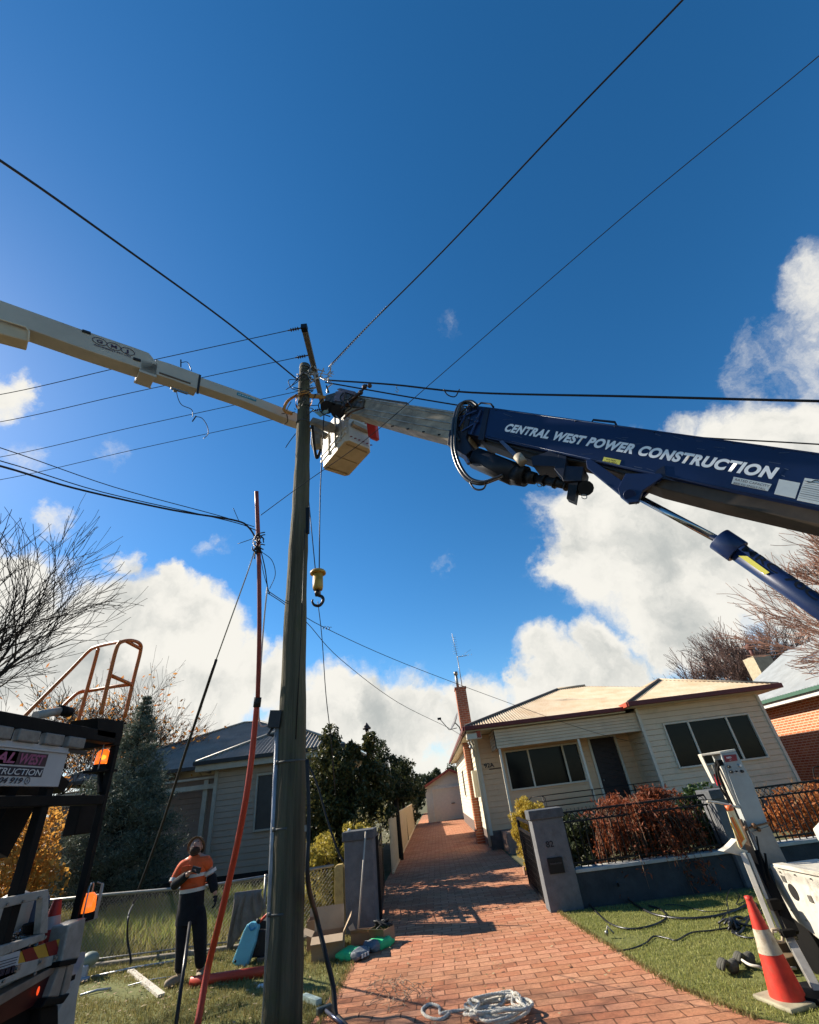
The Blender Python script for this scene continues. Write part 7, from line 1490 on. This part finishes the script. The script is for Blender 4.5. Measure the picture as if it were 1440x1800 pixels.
for (x, y, rx_, z, s, lab) in ((1.0, 62, 3.0, 4.2, 31, 'distant rounded dark tree left above the garage roof'), (4.6, 60, 2.4, 4.9, 32, 'distant rounded dark tree behind the garage ridge'), (-3, 58, 2.2, 3.4, 33, 'distant tree left of the garage above the fence end')):
    t = thing('distant_tree', lab, 'tree', (x, y, 0)); b = MB(); b.tube([(x, y, 0), (x, y, z*.6)], [.2, .1], 8); b.build('trunk', bark, t)
    leafcloud('crown', clumps(4500, (x, y, z*.62), (rx_, rx_, z*.42), 40, .6, .6, s), .2, dg, t)
# golden hedge by the left pillar
gh = thing('golden_hedge', 'yellow leaved hedge between the power pole and the broom pillar', 'hedge', (-2.3, 10.9, 0))
gl_ = mat('leaf_golden', (.52, .40, .07), .5, var=.3, scale=2, col2=(.26, .22, .04), island=.7, trans=.4)
leafcloud('foliage', np.concatenate([clumps(9500, (-2.35, 10.9, .68), (.75, .42, .62), 70, .17, .7, 41), clumps(1500, (-1.7, 10.9, 1.32), (.35, .3, .12), 14, .1, .5, 42)]), .032, gl_, gh)
sg = []
for k in range(9): grow(Vector((-2.4+random.uniform(-.4, .4), 10.9, 0)), (random.uniform(-.5, .5), random.uniform(-.4, .4), 1), .5, .015, 2, sg, random.Random(k))
segmesh('stems', sg, bark, gh)
ts = thing('shrub_spray', 'upright leafy sprays sticking up behind the broom pillar', 'shrub', (-1.6, 11.1, 0))
L = []
for k in range(7):
    x = -1.9+.13*k; h = 1.5+random.uniform(0, .28); 
    L.append(np.c_[np.full(60, x)+rng.normal(size=60)*.035, 11.1+rng.normal(size=60)*.05, rng.uniform(1.0, h, 60)])
leafcloud('foliage', np.concatenate(L), .03, mat('leaf_spray', (.16, .14, .05), .5, island=.6, trans=.4), ts)
# yellow conifer and red nandina by the right gate
yc = thing('golden_conifer', 'columnar golden yellow conifer beside the right gate', 'shrub', (1.98, 12.4, 0))
gy2 = mat('conifer_yellow', (.62, .42, .05), .6, var=.3, scale=3, col2=(.32, .26, .04), island=.6, trans=.35)
ypts = np.concatenate([clumps(9000, (1.93, 12.4, .9), (.30, .3, .58), 60, .10, .75, 51), clumps(2500, (2.1, 12.2, 1.22), (.30, .25, .14), 20, .09, .6, 52), ball(2500, (1.9, 12.4, .8), (.24, .24, .5), .3), ball(800, (1.86, 12.4, .35), (.16, .2, .3), .3)])
leafcloud('foliage', ypts, .028, gy2, yc, aspect=.35)
nn = thing('red_shrub', 'red leaved nandina shrub between the golden conifer and open gate', 'shrub', (1.95, 11.7, 0))
leafcloud('foliage', clumps(1800, (1.98, 11.75, .68), (.11, .15, .3), 20, .07, .5, 53), .026, mat('leaf_red', (.42, .08, .06), .5, var=.3, col2=(.25, .05, .03), island=.7, trans=.4), nn)
b = MB(); b.bx(1.75, 2.2, 11.0, 11.25, 0, .22); b.bx(1.78, 2.6, 13.0, 13.2, 0, .16); tag(b.build('garden_edging', mat('edging', (.34, .2, .13), .8, var=.2), None), 'low brick garden edging at the right gate', 'edging')
# rusty weeping maple
rm = thing('weeping_maple', 'rusty orange weeping maple spilling over the blue front wall', 'shrub', (3.6, 10.6, 0))
rl_ = mat('leaf_rust', (.34, .085, .03), .65, var=.35, scale=3, col2=(.07, .025, .012), island=.7, trans=.35)
L = []; segs = []; rnd = random.Random(8)
for k in range(240):
    a = rnd.uniform(0, 6.28); R1 = rnd.uniform(.3, 1.0); tp_ = Vector((3.7, 10.35, 1.05)); hv = .10*math.sin(a*3.1+1)+.08*math.sin(a*7.3); e0 = tp_+Vector((math.cos(a)*R1*(1.0+hv*1.5), math.sin(a)*R1*.85-.12, .20-.30*R1+hv+rnd.uniform(-.05, .09))); e1_ = e0+Vector((math.cos(a)*.18, math.sin(a)*.12-.06, -rnd.uniform(.15, 1.0)))
    pts = curve_pts([tp_, (tp_+e0)/2+Vector((0, 0, .12)), e0, e1_], 4)
    for i in range(len(pts)-1): segs.append((pts[i][:], pts[i+1][:], .006, .003))
    for p in pts[4:]:
        if math.sin(p.x*9+p.z*7)+math.sin(p.z*13-p.x*5) > -.5: L.append(np.array(p)+rng.normal(size=(12, 3))*.055)
segmesh('branches', segs, mat('twig_brown', (.20, .12, .07), .8), rm, 3); leafcloud('foliage', np.concatenate(L), .040, rl_, rm, aspect=.38, up=-.4)
b = MB(); b.tube([(3.65, 10.5, 0), (3.6, 10.5, .6), (3.7, 10.45, 1.2)], [.05, .04, .03], 8); b.build('trunk', bark, rm)
th_ = thing('twiggy_shrub', 'straw coloured twiggy shrub tops behind the ring railing', 'shrub', (4.4, 11.2, 0))
sg = []
for k in range(26): grow(Vector((3.2+k*.085, 11.2+rnd.uniform(-.2, .2), .3)), (rnd.uniform(-.5, .5), rnd.uniform(-.4, .2), 1), .42, .006, 2, sg, rnd, .5, .2, (2, 2), .7, .0028)
segmesh('stems', sg, mat('twig_straw', (.42, .26, .13), .8, var=.3), th_, 3); leafcloud('leaves', np.array([s[1] for s in sg])[rng.integers(0, len(sg), 1800)]+rng.normal(size=(1800, 3))*.03, .022, mat('leaf_tan', (.42, .2, .07), .6, island=.6, trans=.4), th_)
for (x0, x1, zc_, m_, sd, n_, lab, nm) in ((2.2, 3.1, .7, dg, 61, 4200, 'dark green hedge behind the railing right of pillar 82', 'green_hedge'), (4.6, 5.6, .75, mat('leaf_camellia', (.06, .10, .025), .35, var=.3, col2=(.03, .05, .015), island=.6, trans=.25), 62, 4200, 'glossy green shrub behind the railing left of the control column', 'green_shrub'), (2.9, 4.6, .6, dg, 63, 4500, 'low dark green shrub under the rusty maple', 'green_hedge')):
    t = thing(nm, lab, 'hedge', ((x0+x1)/2, 10.4, 0)); c_ = ((x0+x1)/2, 10.5, zc_)
    leafcloud('foliage', clumps(n_, c_, ((x1-x0)/2, .4, zc_*.75), 40, .17, .5, sd), .045, m_, t)
    sg = []
    for k in range(4): grow(Vector((c_[0]+rnd.uniform(-.3, .3), 10.5, 0)), (0, 0, 1), .5, .015, 1, sg, rnd)
    segmesh('stems', sg, bark, t)
orh = thing('orange_hedge', 'orange leaved hedge behind the railing right of the control column', 'hedge', (8, 10.5, 0))
leafcloud('foliage', np.concatenate([clumps(15000, (8.6, 10.5, .72), (2.9, .4, .55), 150, .2, .4, 71)]), .04, mat('leaf_copper', (.52, .21, .06), .6, var=.3, col2=(.30, .09, .03), island=.7, trans=.4), orh)
sg = []
for k in range(34): grow(Vector((6.1+k*.14, 10.6, .6)), (rnd.uniform(-.6, .6), rnd.uniform(-.3, .3), 1), .34, .007, 2, sg, rnd, .5, .1, (2, 2), .65, .003)
segmesh('stems', sg, mat('twig_straw', (.42, .26, .13)), orh, 3)
b = MB()
for k in range(4): b.tube(curve_pts([(7.6+.1*k, 10.8, 1.1), (7.7+.15*k, 10.8, 1.4), (7.9+.16*k, 10.8, 1.42+.07*k)], 4), .012, 5)
tag(b.build('arching_stem', bark, None), 'dark arching bare stems before the bay wall above orange hedge', 'stem')
# bare trees on the right
bud = mat('bud_pink', (.40, .22, .15), .8, var=.3, island=.5)
baretree('pinkish bare tree spreading behind the crane cylinder at the right edge', (20.2, 17.0, 0), 8.4, .2, barkp, 21, 5, [(-.6, -.1, 1), (-.9, .1, .6), (-.3, 0, 1.2), (-.8, -.3, .5), (.2, 0, 1), (-.9, 0, .15)], .42, .09, .80, .010, L0=3.0)
baretree('rounded bare tree with brown buds above the right house ridge', (26.0, 38.0, 0), 9.4, .26, mat('bark_mauve', (.16, .10, .085), .9, var=.3), 25, 5, [(-1, 0, .8), (-.7, .3, 1), (-.3, 0, 1.2), (.2, 0, 1.2), (.6, 0, 1), (1, 0, .8), (0, .5, 1)], .5, .10, .80, .014, bud, L0=2.6, leaves=3500, leafsize=.06)
# shading trees out of frame to the left that throw the driveway shade
# ================= small extra details =================
# boom bolts, weld seams and scuffs
b = MB()
for u in np.linspace(872, 1430, 9): 
    v = 716+(u-866)*.1376+4.2; b.sphere(bp(u, v, .002), .0085, 8, 5, (1, 1, 1))
b.build('bolt', navyd, CB)
b = MB(); b.tube([bp(868, 719, .002), bp(1700, 834, .002)], .0045, 5); b.build('weld_seam', mat('weld_navy', (.02, .04, .10), .35), CB)
b = MB(); b.tube([bp(850, 765, .002), bp(1180, 838, .002), bp(1700, 946, .002)], .005, 5); b.build('weld_seam', MATS['weld_navy'], CB)
b = MB(); b.tube(curve_pts([bp(846, 770, -.02), bp(900, 786, -.02), bp(975, 803, -.02), bp(1040, 815, -.02), bp(1160, 850, -.02)], 6), .011, 6); b.build('hydraulic_line', lk, CB)
# weeds and moss tufts in drive joints and edges
def edgearea(n):
    L = [(-1.45, 6.0), (-1.42, 8.2), (-1.5, 9.6)]; R2 = [(1.74, 9.5), (1.80, 8.4), (1.95, 7.15), (2.09, 6.06), (2.37, 5.29)]
    P = []
    for seg, k in ((L, .45), (R2, .55)):
        for i in range(len(seg)-1):
            m_ = int(n*k/(len(seg)-1)); t = rng.uniform(size=m_); a, c = np.array(seg[i]), np.array(seg[i+1]); q = a+(c-a)*t[:, None]; q[:, 0] += np.abs(rng.normal(size=m_))*.035*(1 if seg is L else -1); P.append(q)
    P = np.concatenate(P); return np.c_[P, np.full(len(P), .012)]
blades('edge_tufts', 3200, edgearea, .012, .05, dryg, .007, 1.2, label='ragged grass tufts creeping over the brick driveway edges', cat='grass')
# curtains behind the panes of the right house
cur = mat('curtain_dim', (.10, .085, .065), .9, var=.3)
for (x0, x1, y, z0, z1) in ((8.02, 8.25, 17.06, 1.7, 2.88), (10.62, 10.86, 17.06, 1.7, 2.88)):
    vs = []; n = 14
    for i in range(n+1):
        x = x0+(x1-x0)*i/n; o = .02*math.sin(i*1.9); vs += [(x, y+o, z0), (x, y+o, z1)]
    b = MB(); b.add(vs, [(2*i, 2*i+2, 2*i+3, 2*i+1) for i in range(n)], True); b.build('curtain', cur, H)

# latches, hinges and bolts on both trucks
for (u, v) in ((30, 1702), (72, 1690), (98, 1683)):
    b = MB(); q = tx(u, v, .022); b.box(q, (.012, .05, .03)); b.cyl(q+Vector((.005, -.015, 0)), q+Vector((.02, -.015, 0)), .008, n=8); b.build('latch', galv, LT)
b = MB()
for (u, v) in ((12, 1590), (40, 1585), (68, 1578), (20, 1672), (50, 1662), (78, 1648), (5, 1725), (60, 1712)): q = tx(u, v, .024); b.cyl(q, q+Vector((.012, 0, 0)), .009, n=8)
b.build('bolt', galv, LT)
for (u, v) in ((1378, 1545), (1425, 1580)):
    b = MB(); q = rx(u, v, .004); b.box(q, (.012, .05, .05)); b.build('latch', galv, box_, bevel=.003)
b = MB()
for (u, v) in ((1372, 1533), (1398, 1538), (1426, 1545), (1392, 1600), (1418, 1618)): q = rx(u, v, .003); b.cyl(q, q+Vector((-.01, 0, 0)), .007, n=8)
b.build('bolt', galv, box_)
# dangling grease lines and clips at the crane box
b = MB(); b.tube(curve_pts([ty(1345, 1500, .08), ty(1352, 1540, .1), ty(1366, 1570, .14), ty(1372, 1610, .2)], 5), .011, 6); b.tube(curve_pts([ty(1330, 1470, .08), ty(1338, 1510, .09), ty(1350, 1560, .12)], 5), .008, 6); b.build('leg_hoses', blkp, RT)

# boom tip clutter
def bt(nm, pxs, r, m_, off=.0, s=6): b = MB(); b.tube(curve_pts([bp(u, v, off) for u, v in pxs], 5), r, s); return b.build(nm, m_, CB)
bt('tip_hose', [(604, 690), (598, 700), (606, 712), (600, 724)], .014, lk, .05); bt('tip_hose', [(622, 694), (612, 704), (618, 716), (608, 724)], .012, lk, .05); bt('tip_hose', [(568, 700), (560, 712), (566, 726), (580, 732)], .012, lk, .08)
bt('tip_chain', [(590, 730), (600, 739), (612, 738), (618, 730)], .010, galv, .06); bt('tip_bracket', [(578, 690), (574, 678)], .016, blkp, .0); bt('tip_bracket', [(640, 716), (618, 724), (604, 736)], .02, mat('linkage_rust', (.12, .07, .05)), .03)
for i in range(9):
    u, v = random.uniform(574, 640), random.uniform(692, 720); b = MB(); b.box(bp(u, v, .015), (random.uniform(.02, .07), .03, random.uniform(.015, .05))); b.build('tip_fitting', mat('fitting_mixed', (.28, .24, .20), .5, var=.6, scale=20, col2=(.04, .035, .03)), CB)
# scuffs and scratches on the boom paint
b = MB(); random.seed(12)
for i in range(34):
    u = random.uniform(880, 1420); v0_ = 722+(u-866)*.1376; v1_ = 768+(u-866)*.214; v = random.uniform(v0_, v1_); L_ = random.uniform(4, 22); b.beam(bp(u, v, .0022), bp(u+L_, v+L_*random.uniform(-.1, .4), .0022), .001, random.uniform(.0015, .004))
b.build('paint_scratches', mat('scratch_pale', (.10, .13, .19), .6), CB)
# collar, belt and pocket of the worker
loft('collar', [(T_(1.04), .088, .088), (T_(1.12), .082, .084), (T_(1.17), .076, .078)], mat('cloth_navy', (.006, .007, .011)))
b = MB(); q = T_(.78)+Vector((-.08, -.148, 0)); b.box(q, (.09, .012, .10), Matrix.Rotation(.1, 3, 'Z')); b.build('chest_pocket', MATS['cloth_orange'], WK, bevel=.004)
b = MB()
for s_, f in ((-1, .72), (1, .50), (-1, .40), (1, .85), (1, .68)): a_ = T_(f)+Vector((.03*s_, -.143, 0)); b.tube(curve_pts([a_+Vector((-.06, .012, .01)), a_, a_+Vector((.07, .014, -.018))], 4), .005, 5)
b.build('cloth_fold', MATS['cloth_orange'], WK)
